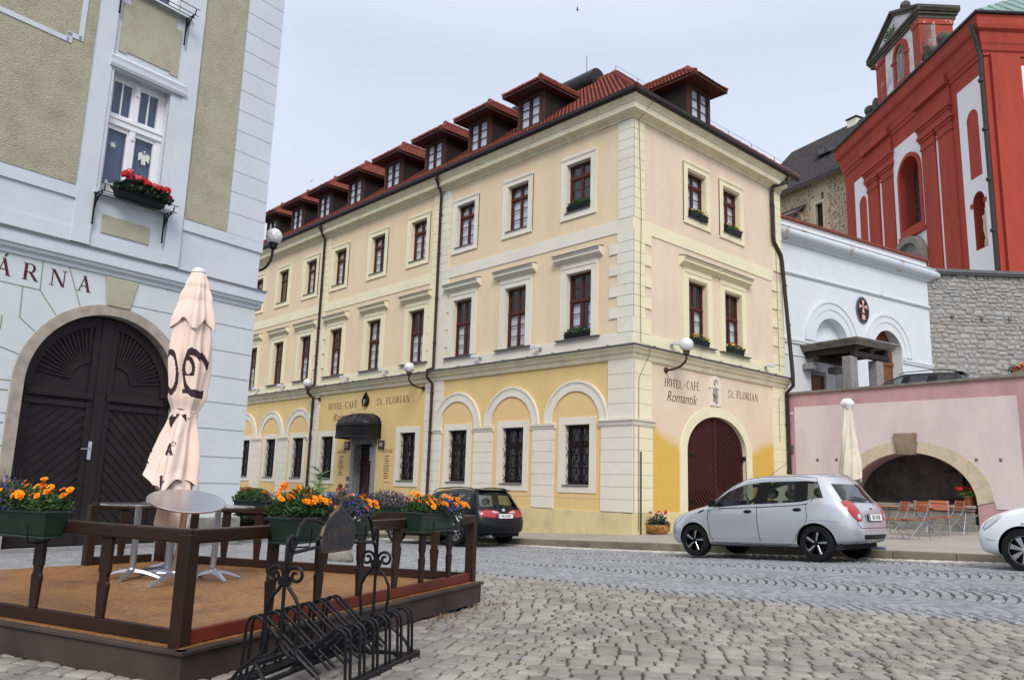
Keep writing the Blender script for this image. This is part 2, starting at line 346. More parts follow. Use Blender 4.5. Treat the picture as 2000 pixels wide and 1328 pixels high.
defm('church_white', srgb(226, 224, 226), rough=.9, var=.03)
defm('church_white_worn', srgb(216, 216, 212), rough=.9, c2=srgb(150, 148, 144), c2scale=.9, c2lo=.48, c2hi=.75, var=.06)
defm('dark_stone', srgb(92, 86, 78), rough=.9, c2=srgb(62, 58, 54), c2scale=1.5, var=.15, bump=.3)
defm('copper', srgb(112, 146, 138), rough=.55, c2=srgb(88, 112, 110), c2scale=1.2, var=.1)
defm('old_copper', srgb(54, 54, 52), rough=.6, var=.2)
defm('brown_stone', srgb(142, 122, 102), rough=.9, c2=srgb(116, 98, 82), c2scale=4, var=.12, bump=.4)
defm('faint_letter', srgb(84, 76, 64), rough=.6)
defm('window_wood_shaded', srgb(48, 24, 22), rough=.5, var=.15)
defm('gold', srgb(214, 160, 50), rough=.3, metal=.8, var=.02)
defm('oak', srgb(120, 76, 44), rough=.6, c2=srgb(96, 58, 34), c2scale=4, var=.15, stretch=(1, 1, 8))
defm('old_beam', srgb(46, 38, 36), rough=.7, var=.2)
defm('slate', srgb(66, 62, 64), rough=.75, var=.15, island=.2)
defm('rubble_joint', srgb(192, 176, 148), rough=1, var=.1, vscale=3, bump=.4, bscale=20)
defm('rubble', srgb(168, 150, 120), rough=.95, island=.35, var=.1, bump=.3)
defm('wall_joint', srgb(140, 138, 134), rough=1, var=.1, bump=.4, bscale=20)
defm('wall_stone', srgb(152, 152, 152), rough=.95, island=.13, c2=srgb(156, 150, 138), c2scale=.5, var=.1, bump=.5, bscale=14, bdist=.02)
defm('setts', srgb(136, 137, 141), rough=.6, island=.2, var=.1, vscale=.8, bump=.35, bscale=90)
defm('cobbles', srgb(143, 138, 130), rough=.75, island=.17, c2=srgb(112, 108, 105), c2scale=2.2, var=.12, vscale=1.5, bump=.6, bscale=45, bdist=.012)
defm('gutter_setts', srgb(184, 178, 166), rough=.8, island=.18, var=.1, bump=.4, bscale=60)
defm('mosaic', srgb(138, 138, 142), rough=.8, island=.14, var=.08, bump=.3, bscale=80)
defm('joint_sand', srgb(76, 72, 64), rough=1, c2=srgb(62, 72, 44), c2scale=1.3, c2lo=.55, c2hi=.68, var=.2, vscale=30, bump=.6, bscale=80)
defm('earth', srgb(104, 102, 100), rough=1, var=.15, vscale=20, bump=.5)
defm('kerb', srgb(128, 120, 104), rough=.85, c2=srgb(104, 96, 82), c2scale=1.8, var=.1, island=.08, bump=.3, bscale=60)
defm('pavement', srgb(158, 150, 138), rough=.9, c2=srgb(146, 140, 132), c2scale=.7, var=.07, vscale=25, bump=.5, bscale=55)
defm('deck_wood', srgb(50, 29, 22), rough=.38, c2=srgb(36, 22, 18), c2scale=3, var=.2, vscale=6, bump=.25, bscale=40, stretch=(1, 1, 1))
defm('deck_wood_red', srgb(116, 42, 24), rough=.4, c2=srgb(76, 32, 24), c2scale=3, var=.2, vscale=6, bump=.25, bscale=40)
defm('deck_skirt', srgb(72, 60, 54), rough=.6, c2=srgb(48, 38, 34), c2scale=2.0, var=.15, vscale=8, bump=.3, bscale=35)
defm('deck_floor', srgb(146, 100, 56), rough=.45, c2=srgb(96, 60, 34), c2scale=1.6, c2lo=.5, c2hi=.8, var=.5, vscale=28, bump=.7, bscale=70, bdist=.008)
defm('planter_green', srgb(24, 48, 38), rough=.35, var=.06, spec=.5)
defm('soil', srgb(50, 38, 30), rough=1, var=.2, bump=.5)
defm('leaf', srgb(52, 84, 40), rough=.6, island=.35, var=0)
defm('leaf_dark', srgb(40, 58, 40), rough=.6, island=.35, var=0)
defm('leaf_lobelia', srgb(62, 66, 66), rough=.7, island=.3, var=0)
defm('leaf_fern', srgb(70, 116, 62), rough=.55, island=.25, var=0)
defm('marigold', srgb(255, 150, 6, 1.0), rough=.7, island=.14, var=0)
defm('marigold_eye', srgb(204, 66, 8), rough=.7, island=.2, var=0)
defm('lobelia', srgb(92, 72, 190), rough=.7, island=.3, var=0)
defm('white_petal', srgb(232, 232, 238), rough=.7, var=0)
defm('red_petal', srgb(206, 30, 38), rough=.7, island=.2, var=0)
defm('pink_petal', srgb(226, 84, 100), rough=.7, island=.2, var=0)
defm('yellow_petal', srgb(236, 190, 40), rough=.7, island=.15, var=0)
defm('dry_weed', srgb(128, 104, 72), rough=.9, island=.3, var=0)
defm('grass', srgb(88, 110, 48), rough=.8, island=.3, var=0)
defm('steel', srgb(196, 198, 204), rough=.22, metal=1., var=.05)
defm('cast_alu', srgb(176, 178, 186), rough=.3, metal=.95, var=.06)
defm('galv', srgb(160, 166, 176), rough=.4, metal=.7, var=.1)
defm('canvas', srgb(234, 207, 192), rough=.9, var=.05, bump=.25, bscale=25, bdist=.01)
defm('canvas_print', srgb(62, 42, 46), rough=.9, var=.05)
defm('canvas_pale', srgb(214, 206, 190), rough=.9, c2=srgb(196, 186, 160), c2scale=3, var=.05, bump=.2, bscale=20)
defm('plastic_white', srgb(220, 222, 228), rough=.4, var=.02)
defm('chair_wood', srgb(158, 78, 48), rough=.5, var=.15, stretch=(6, 6, 6), island=.12)
defm('table_wood', srgb(190, 132, 84), rough=.5, var=.1)
defm('car_silver', srgb(190, 193, 200), rough=.27, metal=.55, var=.015, coat=.9, spec=.5)
defm('car_white', srgb(224, 228, 234), rough=.3, metal=.0, var=.01, coat=.9, spec=.5)
defm('car_navy', srgb(9, 11, 20), rough=.3, metal=.0, var=.02, coat=.25, spec=.3)
defm('car_black', srgb(14, 14, 16), rough=.25, var=.02, coat=1., spec=.5)
defm('car_grey', srgb(150, 160, 172), rough=.3, metal=.4, var=.02, coat=.8, spec=.5)
defm('black_plastic', srgb(14, 14, 16), rough=.4, var=.05)
defm('tyre', srgb(22, 22, 24), rough=.85, var=.1, bump=.2)
defm('rim_dark', srgb(18, 18, 20), rough=.35, metal=.5, var=.02, spec=.5)
defm('rim_bright', srgb(200, 202, 208), rough=.22, metal=.95, var=.02)
defm('tail_red', srgb(176, 12, 22), rough=.15, var=.1, vscale=20, coat=1., spec=.5)
defm('lamp_clear', srgb(206, 208, 212), rough=.12, metal=.6, var=.1, vscale=30, coat=1., spec=.5)
defm('plate_white', srgb(226, 228, 230), rough=.4, var=.01)
defm('plate_blue', srgb(20, 50, 150), rough=.4, var=0)
defm('ink', srgb(20, 20, 22), rough=.6, var=0)
defm('seat', srgb(44, 44, 48), rough=.9, var=.1)
defm('menu_red', srgb(190, 40, 30), rough=.4, var=.05)
defm('terracotta', srgb(164, 92, 60), rough=.8, var=.12)
defm('log', srgb(190, 128, 66), rough=.55, c2=srgb(140, 84, 44), c2scale=9, var=.15, bump=.3)
defm('plaque_brown', srgb(70, 46, 40), rough=.5, var=.1)
defm('sign_board', srgb(50, 50, 56), rough=.5, var=.15, bump=.3, bscale=50)
defm('sign_rim', srgb(98, 86, 70), rough=.5, metal=.4, var=.15)
defm('paper', srgb(214, 212, 206), rough=.8, var=.08, vscale=20)
defm('emblem_black', srgb(34, 28, 36), rough=.6, var=.1)
defm('emblem_pink', srgb(226, 170, 156), rough=.7, var=.06)
defm('niche_dark', srgb(120, 112, 106), rough=.95, c2=srgb(88, 82, 78), c2scale=2, var=.2, bump=.3)
defm('blind_grey', srgb(92, 104, 138), rough=.6, c2=srgb(80, 92, 126), var=.04)
M['glass'] = glass('glass')
M['glass_up'] = glass('glass_up', tint=(.8, .84, .88, 1), refl=1.5)
M['glass_car'] = glass('glass_car', tint=(.5, .56, .55, 1), refl=1.1)
M['glass_car_dark'] = glass('glass_car_dark', tint=(.16, .18, .2, 1), refl=1.2)
def globe_mat():
    m = bpy.data.materials.new('crackle_globe'); m.use_nodes = True; t = m.node_tree; b = t.nodes['Principled BSDF']
    tc = nn(t, 'ShaderNodeTexCoord'); v = nn(t, 'ShaderNodeTexVoronoi', feature='DISTANCE_TO_EDGE'); v.inputs['Scale'].default_value = 14
    t.links.new(tc.outputs['Object'], v.inputs['Vector']); mr = nn(t, 'ShaderNodeMapRange'); mr.inputs[1].default_value = .01; mr.inputs[2].default_value = .05
    t.links.new(v.outputs['Distance'], mr.inputs[0]); mx = nn(t, 'ShaderNodeMix', data_type='RGBA'); mx.inputs[6].default_value = srgb(150, 150, 152); mx.inputs[7].default_value = srgb(222, 222, 224)
    t.links.new(mr.outputs[0], mx.inputs[0]); t.links.new(mx.outputs[2], b.inputs['Base Color']); b.inputs['Roughness'].default_value = .35
    return m
M['globe'] = globe_mat()
def tabletop_mat():
    m = bpy.data.materials.new('turned_steel'); m.use_nodes = True; t = m.node_tree; b = t.nodes['Principled BSDF']
    b.inputs['Base Color'].default_value = srgb(128, 130, 138); b.inputs['Metallic'].default_value = 1; b.inputs['Roughness'].default_value = .09
    tc = nn(t, 'ShaderNodeTexCoord'); v = nn(t, 'ShaderNodeTexVoronoi'); v.inputs['Scale'].default_value = 34; v.inputs['Randomness'].default_value = .05
    t.links.new(tc.outputs['Object'], v.inputs['Vector']); bp = nn(t, 'ShaderNodeBump', Strength=.35, Distance=.003); t.links.new(v.outputs['Distance'], bp.inputs['Height']); t.links.new(bp.outputs[0], b.inputs['Normal'])
    return m
M['turned_steel'] = tabletop_mat()
# ------------------------------------------------------------- the setting
import numpy as np
_cp = [(2.5, 4.5, .10), (1.3, 6.5, .08), (5.4, 6.4, .05), (1, 14, .03), (6.9, 15.1, 0), (8.3, 2.4, .17), (8.2, 4, .13), (8.1, 6.1, .08), (7.6, 8.7, .04), (8.2, 12, -.03), (8.6, 15.5, -.08), (0, -6, .14), (-12, 12, .06), (-12, 35, -.3), (-2, 8.5, .05), (3, 9.5, .05), (10, 22, -.4), (9, 35, -.95)]+[(X_, Y_, z_) for Y_, z_ in ((-6, .62), (-2, .5), (1, .4), (3.7, .28), (6.76, .13), (9.35, .0), (12, -.13), (16, -.29), (19, -.4), (24, -.62), (30, -.88), (42, -1.4)) for X_ in (12.5, 15.1)]+[(11, 4, .2), (11, 9, .02), (11, 14, -.16), (20, 4, .25), (20, 16, -.3)]
_P = np.array(_cp); _n = len(_P)
def _k(d): return np.where(d > 1e-9, d*d*np.log(np.maximum(d, 1e-9)), 0)
_D = np.hypot(_P[:, None, 0]-_P[None, :, 0], _P[:, None, 1]-_P[None, :, 1])
_A = np.zeros((_n+3, _n+3)); _A[:_n, :_n] = _k(_D)+np.eye(_n)*.3; _A[:_n, _n] = 1; _A[:_n, _n+1:] = _P[:, :2]; _A[_n, :_n] = 1; _A[_n+1:, :_n] = _P[:, :2].T
_w = np.linalg.solve(_A, np.r_[_P[:, 2], 0, 0, 0])
def zg(x, y):
    d = np.hypot(_P[:, 0]-x, _P[:, 1]-y); return float(_k(d)@_w[:_n]+_w[_n]+_w[_n+1]*x+_w[_n+2]*y)
def inside(p, poly):
    x, y = p; c = False; j = len(poly)-1
    for i in range(len(poly)):
        xi, yi = poly[i]; xj, yj = poly[j]
        if (yi > y) != (yj > y) and x < (xj-xi)*(y-yi)/(yj-yi)+xi: c = not c
        j = i
    return c
def seen(x, y, z, mx=380, my=150):
    d = Vector((x, y, z))-EYE; w = d.dot(_fw)
    if w < .6: return False
    px, py = 1000+F_PX*d.dot(CR)/w, 664-F_PX*d.dot(CU)/w
    return -mx < px < 2000+mx and py < 1328+my
PLAZA_EDGE = [(8.7, 40), (8.6, 20), (8.2, 15.2), (7.6, 12.5), (7.5, 10.6), (7.6, 8.75), (7.86, 7.4), (8.0, 6.15), (8.15, 4.8), (8.3, 3.66), (8.6, 2.4), (9.2, 0), (10.4, -4)]
KERB = [(15.2, 42, -1.25), (15.2, 30, -.72), (15.2, 20, -.27), (15.2, 17.5, -.17), (15.2, 16, -.1), (15.2, 11.7, .09), (15.2, 8.7, .21), (15.2, 6.45, .33), (15.22, 4.3, .41), (15.3, 0, .6), (15.5, -5, .82)]
def gsheet(name, m, off, x0, x1, y0, y1, st, keep=None):
    mb = MB(); nx = int((x1-x0)/st); ny = int((y1-y0)/st)
    for i in range(nx+1):
        for j in range(ny+1):
            x = x0+i*st; y = y0+j*st; mb.v.append((x, y, zg(x, y)+off))
    for i in range(nx):
        for j in range(ny):
            a = i*(ny+1)+j; mb.f.append((a, a+ny+1, a+ny+2, a+1)); mb.m.append(0)
    return struct(mb.build(name, m, smooth=True))
gsheet('ground', M['joint_sand'], 0, -14, 26, -8, 44, .5)
far = MB(); far.add([(-700, -700, -1.2), (700, -700, -1.2), (700, 700, -1.2), (-700, 700, -1.2)], [(0, 1, 2, 3)]); struct(far.build('terrain', M['earth']))
def setts(name, m, poly, org, ang, bw, rs, ss, rise, h, jit=.006, gap=.006, rgap=.02):
    mb = MB(); d = Vector((cos(ang), sin(ang))); n = Vector((-sin(ang), cos(ang)))
    xs = [p[0] for p in poly]; ys = [p[1] for p in poly]; ext = max(max(xs)-min(xs), max(ys)-min(ys))
    nb = int(ext/bw)+2; nr = int(ext*1.3/rs)
    for b in range(-nb, nb):
        for i in range(-nr, nr):
            k = int(bw/ss); ph = uni(-.02, .02)
            for q in range(k):
                c = (q+.5)/k-.5+ph/bw*0; t = 2*c
                a = i*rs+rise*(1-t*t)+uni(-jit, jit); sl = -2*t*rise*2/bw
                p = Vector(org)+d*(a)+n*((b+c)*bw)
                if abs(p.x-org[0]) > ext or abs(p.y-org[1]) > ext or not inside(p, poly): continue
                z = zg(p.x, p.y)
                if not seen(p.x, p.y, z, 250, 60): continue
                ax = (n+d*sl).normalized(); ay = Vector((ax.y, -ax.x)); w = bw/k/2*sqrt(1+sl*sl)-gap/2-uni(0, .006); l = rs/2/sqrt(1+sl*sl)-rgap/2-uni(0, .006)
                vs = []; hh = h+uni(-.004, .004)
                for (sx, sy, zz) in ((1, 1, 0), (-1, 1, 0), (-1, -1, 0), (1, -1, 0)): vs.append((*(p+ax*(sx*w*uni(.93, 1.04))+ay*(sy*l*uni(.9, 1.06))), z))
                for v in vs[:4]: pp = Vector((v[0], v[1])); pp = p+(pp-p)*.8; vs.append((pp.x, pp.y, z+hh+uni(-.002, .002)))
                for v in vs[:4]: v2 = (v[0], v[1], z+hh*.55)
                mb.add(vs, [(4, 5, 6, 7), (0, 1, 5, 4), (1, 2, 6, 5), (2, 3, 7, 6), (3, 0, 4, 7)])
    return mb.build(name, m)
RA = R(-80)
road_poly = PLAZA_EDGE[1:]+[(15.2, -4)]+[(k[0]-.27, k[1]) for k in reversed(KERB[1:-1])]
struct(setts('road', M['setts'], road_poly, (11.5, 7), RA, 2.15, .128, .105, .5, .015, gap=.0, rgap=.017))
def cobble_field(name, m, poly, org, ang, w, l, h, bend=.0, wob=.1, holes=()):
    mb = MB(); d = Vector((cos(ang), sin(ang))); n = Vector((-sin(ang), cos(ang)))
    rows = int(26/l)
    for i in range(-rows, rows):
        a = -14+uni(0, w)
        while a < 14:
            ww = w*uni(.78, 1.22); c = a+ww/2; a += ww
            off = i*l+bend*c*c+wob*sin(c*.9+i*.13)*.6+uni(-.008, .008)
            p = Vector(org)+d*c+n*off
            if not inside(p, poly) or any(inside(p, q) for q in holes): continue
            z = zg(p.x, p.y)
            if not seen(p.x, p.y, z, 300, 90): continue
            sl = 2*bend*c+wob*.54*cos(c*.9+i*.13); ax = (d+n*sl).normalized(); ay = Vector((-ax.y, ax.x)); ps = []; hh = h*uni(.7, 1.2); rot = uni(-.08, .08)
            hw = ww/2-.002-uni(0, .005); hl = l/2-.003-uni(0, .008); tx = uni(-.05, .05); ty = uni(-.06, .06); N = 12
            rad = [uni(.93, 1.04) for _ in range(N)]
            for (sc, zz) in ((1.0, -.3), (.96, .55), (.86, .9), (.5, 1.0)):
                for j in range(N):
                    an = 2*pi*(j+.5)/N+rot; ca, sa = cos(an), sin(an); e = .28
                    x = (abs(ca)**e)*(1 if ca > 0 else -1); y = (abs(sa)**e)*(1 if sa > 0 else -1)
                    x *= hw*sc*rad[j]; y *= hl*sc*rad[j]; q = p+ax*x+ay*y
                    ps.append((q.x, q.y, z+hh*zz+(x*tx+y*ty)*(zz > 0)+uni(-.0016, .0016)*(zz > .5)))
            ps.append((p.x, p.y, z+hh*1.0)); fs = []
            for r_ in range(3):
                for j in range(N): fs.append((r_*N+j, r_*N+(j+1) % N, (r_+1)*N+(j+1) % N, (r_+1)*N+j))
            for j in range(N): fs.append((3*N+j, 3*N+(j+1) % N, 4*N))
            mb.add(ps, fs)
    return mb.build(name, m, smooth=True, sharp=70)
plaza_poly = PLAZA_EDGE[5:]+[(2, -6), (-8, 4), (-8, 9.2), (1.8, 9.2), (7.5, 9.2)]
under_deck = [(2.3, 5.5), (5.0, 6.7), (3.3, 9.2), (.6, 8.8)]
struct(cobble_field('plaza_cobbles', M['cobbles'], plaza_poly, (6.0, 5.0), R(-52), .15, .17, .017, bend=.012, wob=.14, holes=[under_deck]))
mosaic_poly = [(7.5, 9.25), (7.45, 10.6), (7.6, 12.5), (8.2, 15.2), (8.2, 16.5), (-9, 16.5), (-9, 9.2)]
struct(setts('footpath', M['mosaic'], mosaic_poly, (3, 12), R(11), .6, .1, .1, .0, .016, gap=.008, rgap=.009))
# kerb stones, gutter stones and the pavement
def along(pts, s):
    for i in range(len(pts)-1):
        a = Vector(pts[i]); b = Vector(pts[i+1]); L = (b-a).to_2d().length
        if s <= L: return a.lerp(b, s/L), (b-a).to_2d().normalized()
        s -= L
    return Vector(pts[-1]), (Vector(pts[-1])-Vector(pts[-2])).to_2d().normalized()
mb = MB(); s_ = 0; tot = sum((Vector(KERB[i+1])-Vector(KERB[i])).to_2d().length for i in range(len(KERB)-1))
while s_ < tot-1:
    L = uni(.95, 1.1); a, _ = along(KERB, s_+.006); b, _ = along(KERB, s_+L-.006); t = (b-a).to_2d().normalized(); n = Vector((-t.y, t.x))
    p = [a.to_2d(), b.to_2d(), b.to_2d()+n*.16, a.to_2d()+n*.16]; z = [a.z, b.z, b.z, a.z]
    mb.hexa([(*q, zz-.5) for q, zz in zip(p, z)]+[(*(q+n*.008*(1 if i < 2 else 0)), zz+uni(-.003, .003)) for i, (q, zz) in enumerate(zip(p, z))])
    s_ += L
struct(mb.build('kerb', M['kerb'], bevel=.012, seg=2))
mb = MB(); s_ = 0
while s_ < tot-1:
    L = uni(.16, .26); a, t = along(KERB, s_+L/2); n = Vector((-t.y, t.x)); c = a.to_2d()-n*.14; g = zg(*c)
    if seen(c.x, c.y, g):
        ps = [c+t*(sx*(L/2-.008)*uni(.9, 1))+n*(sy*.12*uni(.85, 1.05)) for sx, sy in ((-1, -1), (1, -1), (1, 1), (-1, 1))]
        ps2 = [c+(q-c)*.8 for q in ps]
        mb.add([(q.x, q.y, g) for q in ps]+[(q.x, q.y, g+.04) for q in ps2], [(4, 5, 6, 7), (0, 1, 5, 4), (1, 2, 6, 5), (2, 3, 7, 6), (3, 0, 4, 7)])
    s_ += L
struct(mb.build('gutter', M['gutter_setts']))
WALLB = [(17.3, 42, -1.15), (17.3, 30, -.6), (17.3, 20, -.16), (17.3, 17.4, -.04), (17.3, 15.5, .05), (17.3, 13.9, .12), (21.5, 13.9, .2), (25.6, 13.9, .28), (25.6, 9, .38), (25.6, 4, .52), (25.6, -5, .9)]
mb = MB(); nd = 8
for i in range(len(KERB)):
    a = Vector(KERB[i]); b = Vector(WALLB[i]); t = (Vector(KERB[min(i+1, len(KERB)-1)])-Vector(KERB[max(i-1, 0)])).to_2d().normalized(); n = Vector((-t.y, t.x, 0)); a = a+n*.14-Vector((0, 0, .006))
    for j in range(nd+1): mb.v.append(tuple(a.lerp(b, j/nd)))
for i in range(len(KERB)-1):
    for j in range(nd): q = i*(nd+1)+j; mb.f.append((q, q+1, q+nd+2, q+nd+1)); mb.m.append(0)
struct(mb.build('pavement', M['pavement'], smooth=True))
# ------------------------------------------------------------- the hotel
XC, YC = 17.017, 13.62
HT = thing('hotel', 'three-storey cream and yellow corner hotel with a red tiled roof and dormers', 'building', (XC, YC, 0))
TE = lambda p: (p.x, p.y, p.z)              # right-hand front: x to the right, y into the wall
TW = lambda p: (p.y, -p.x, p.z)             # left-hand front: x is negative to the left of the corner
LW, LE = 28.0, 8.3
def mbW(): return MB(TW)
def mbE(): return MB(TE)
W2 = [2.09, 4.80, 7.5, 10.29, 13.06, 15.99, 18.52, 21.17, 23.85, 26.5]
W1 = [2.02, 4.78, 7.47, 10.17, 13.02, 15.92, 18.55, 21.12, 23.85, 26.5]
WG = [2.0, 4.71, 7.44, 10.32, 16.02, 18.5, 21.1, 23.75, 26.4]
DOOR = 13.2
h2 = [rect(-s-.5, -s+.5, 9.57, 11.13) for s in W2]; h1 = [rect(-s-.5, -s+.5, 5.62, 7.62) for s in W1]
hg = [rect(-s-.49, -s+.49, 1.37, 3.08) for s in WG]
m = mbW(); m.plate(rect(-LW, -.02, 5.0, 12.0), h2+h1, 0, .28); m.build('wall', M['peach'], HT)
m = mbW(); m.plate(rect(-LW, -.02, -1.2, 4.95), hg+[rect(-DOOR-.66, -DOOR+.66, -.55, 2.76)], 0, .28); m.build('wall', M['ochre'], HT)
E2 = [3.15, 5.12]
gate_hole = [(2.5, 0), (5.7, 0)]+arc(4.1, 2.45, 1.6, 1.08, 0, pi, 28)
m = mbE(); m.plate(rect(0, LE, 5.0, 12.0), [rect(c-.5, c+.5, 9.57, 11.08) for c in E2]+[rect(c-.48, c+.48, 5.62, 7.57) for c in E2], 0, .28); m.build('wall', M['rose_beige'], HT)
m = mbE(); m.plate(rect(0, LE, -.6, 4.95), [gate_hole], 0, .28); m.build('wall', M['rose_beige'], HT)
# yellow repair patches either side of the gate
def blob(x0, x1, zt0, zt1, n=14):
    return [(x0, .75), (x1, .75)]+[(x1+(x0-x1)*i/n, zt1+(zt0-zt1)*(i/n)+.1*sin(i*.5)*(0 if i in (0, n) else 1)) for i in range(n+1)]
def patch_mat():
    mt = mat('patch_yellow', srgb(214, 172, 72), var=.05); t = mt.node_tree; b = t.nodes['Principled BSDF']
    src = b.inputs['Base Color'].links[0].from_socket
    tc = nn(t, 'ShaderNodeTexCoord'); sp = nn(t, 'ShaderNodeSeparateXYZ'); t.links.new(tc.outputs['Object'], sp.inputs[0])
    no = nn(t, 'ShaderNodeTexNoise', Scale=1.6, Detail=4.0); t.links.new(tc.outputs['Object'], no.inputs['Vector'])
    ad = nn(t, 'ShaderNodeMath', operation='MULTIPLY_ADD'); ad.inputs[1].default_value = .5; t.links.new(no.outputs['Fac'], ad.inputs[0])
    # the patch falls away from the gate: height limit grows with the distance from the arch
    dx = nn(t, 'ShaderNodeMath', operation='SUBTRACT'); dx.inputs[1].default_value = 4.1; t.links.new(sp.outputs['X'], dx.inputs[0])
    ab = nn(t, 'ShaderNodeMath', operation='ABSOLUTE'); t.links.new(dx.outputs[0], ab.inputs[0])
    k = nn(t, 'ShaderNodeMath', operation='MULTIPLY_ADD'); k.inputs[1].default_value = -.3; t.links.new(ab.outputs[0], k.inputs[0]); t.links.new(sp.outputs['Z'], k.inputs[2])
    t.links.new(k.outputs[0], ad.inputs[2])
    mr = nn(t, 'ShaderNodeMapRange'); mr.inputs[1].default_value = 2.05; mr.inputs[2].default_value = 2.4; t.links.new(ad.outputs[0], mr.inputs[0])
    mx = nn(t, 'ShaderNodeMix', data_type='RGBA'); mx.inputs[7].default_value = srgb(222, 196, 168); t.links.new(mr.outputs[0], mx.inputs[0]); t.links.new(src, mx.inputs[6]); t.links.new(mx.outputs[2], b.inputs['Base Color'])
    return mt
PY = patch_mat()
m = mbE(); m.plate([(.8, .7), (2.14, .7), (2.14, 2.55), (2.3, 3.05), (2.6, 3.4), (2.6, 3.55), (.8, 3.55)], [], -.004, .01); m.build('repair_patch', PY, HT)
m = mbE(); m.plate([(6.06, .7), (7.42, .7), (7.42, 3.55), (5.7, 3.55), (5.7, 3.35), (5.95, 3.0), (6.06, 2.6)], [], -.004, .01); m.build('repair_patch', PY, HT)
m = MB(); m.box(8.0, LE, .3, LW, -1, 12.0); m.box(.3, 8.0, LW-.3, LW, -1.2, 12.0); m.build('wall', M['peach'], HT)
m = MB(); m.box(.9, 7.9, 1.0, LW-.4, -.8, 12.3); m.build('unlit_interior', M['unlit_interior'], HT)  # one dark box in place of the rooms, their darkness painted on
# plinth
m = mbW()
edges = [0]+sorted([])
m.box(-LW, -DOOR-.87, -.05, .05, -1.2, .66); m.box(-DOOR+.87, .04, -.05, .05, -1.2, .66)
m.build('plinth', M['plinth_yellow'], HT)
m = mbE(); m.box(0, 2.12, -.05, .05, -.6, .68); m.box(6.08, LE, -.05, .05, -.6, .68); m.build('plinth', M['plinth_yellow'], HT)
m = MB(); m.sweep([(0, LW), (0, 0), (LE, 0)], [(0, .665), (.065, .665), (.065, .69), (.0, .71)]); m.build('plinth_lip', M['plinth_yellow'], HT) if False else None
# string courses and cornices
path = [(0, LW), (0, 0), (LE+.05, 0)]
m = MB(); m.sweep(path, [(-.1, 4.82), (.05, 4.82), (.09, 4.88), (.1, 4.94), (.17, 4.99), (.2, 5.06), (.26, 5.1), (.26, 5.15), (-.1, 5.17)]); m.build('string_course', M['cornice'], HT, smooth=True, sharp=25)
m = MB(); m.sweep(path, [(-.05, 5.175), (.31, 5.155), (.315, 5.165), (.3, 5.19), (-.05, 5.27)])
for i in range(26): s = 1.1*i+.6+uni(-.1, .1); m.box(-.31, -.0, s, s+.045, 5.17, 5.215)
for i in range(8): s = 1.1*i+.6; m.box(s, s+.045, -.31, 0, 5.17, 5.215)
m.build('ledge_flashing', M['lead'], HT)
m = MB(); m.sweep(path, [(-.1, 11.88), (.04, 11.88), (.05, 11.94), (.1, 11.96), (.12, 12.0), (.27, 12.02), (.29, 12.03), (.3, 12.2), (.33, 12.21), (.34, 12.25), (.4, 12.32), (.44, 12.36), (.46, 12.42), (-.1, 12.42)]); m.build('cornice', M['cornice'], HT, smooth=True, sharp=25)
m = MB(); gp = [(.44+.09*cos(a), 12.46+.09*sin(a)) for a in [pi+pi*i/8 for i in range(9)]]; gp = gp[::-1]+[(.36, 12.47), (.4, 12.44), (.44, 12.42), (.5, 12.44), (.515, 12.47)][0:0]
m.sweep([(0, LW+.4), (0, 0), (LE+.5, 0)], [(.35, 12.52), (.36, 12.42), (.42, 12.36), (.5, 12.36), (.56, 12.42), (.57, 12.52), (.53, 12.52), (.5, 12.47), (.4, 12.47)]); m.build('gutter', M['gutter'], HT)
# bands between storeys: white on the corner bay, cream beyond the first downpipe
def fr(m, x0, x1, z0, z1, o=.025, o1=.02): m.box(x0, x1, -o, o1, z0, z1)
m = mbW(); fr(m, -8.35, 0, 8.5, 8.88); fr(m, -8.35, 0, 5.2, 5.58); m.build('band', M['trim_white'], HT)
m = mbW(); fr(m, -LW, -9.25, 8.5, 8.88); fr(m, -LW, -9.25, 5.2, 5.58); m.build('band', M['trim_cream'], HT)
m = mbE(); fr(m, -.024, LE-.7, 8.5, 8.88); fr(m, 0, LE, 5.2, 5.58); m.build('band', M['trim_side'], HT)
# quoins
def blocks(m, x0, x1, z0, z1, h, o=.035, gap=.014):
    n = max(1, round((z1-z0)/h)); h = (z1-z0)/n
    for i in range(n): m.box(x0, x1, -o, .02, z0+i*h+gap/2, z0+(i+1)*h-gap/2)
    m.box(x0+.01, x1-.01, -o+.014, .02, z0, z1)
def altq(m, e, d, z0, z1, h, wa=.52, wb=.82, o=.035):      # e edge, d direction of growth
    n = round((z1-z0)/h); h = (z1-z0)/n
    for i in range(n):
        w = wa if i % 2 else wb; a, b = sorted((e, e+d*w)); m.box(a, b, -o, .02, z0+i*h+.006, z0+(i+1)*h-.006)
mw = mbW(); blocks(mw, -.52, .035, 8.88, 11.86, .295); altq(mw, .035, -1, 6.0, 8.5, .312, .57, .87); fr(mw, -.52, .035, 5.58, 6.0, .034)
blocks(mw, -.83, .05, 3.19, 4.82, .42, .05); blocks(mw, -1.07, .05, .68, 3.0, .352, .05)
for s0, s1 in ((2.9, 3.81), (5.65, 6.56)): blocks(mw, -s1, -s0, .68, 2.98, .352, .04)
blocks(mw, -9.33, -8.33, .68, 4.82, .352, .04); altq(mw, -8.36, 1, 6.0, 8.5, .312, -.0+.05, .2); fr(mw, -8.84, -8.36, 5.27, 8.5, .034); blocks(mw, -8.84, -8.36, 8.5, 11.86, .295)
mw.build('quoin', M['trim_white'], HT)
mw = mbW(); blocks(mw, -9.34, -8.86, 8.5, 11.86, .295); altq(mw, -9.34, -1, 6.0, 8.5, .312, .05, .2); fr(mw, -9.34, -8.86, 5.27, 8.5, .034)
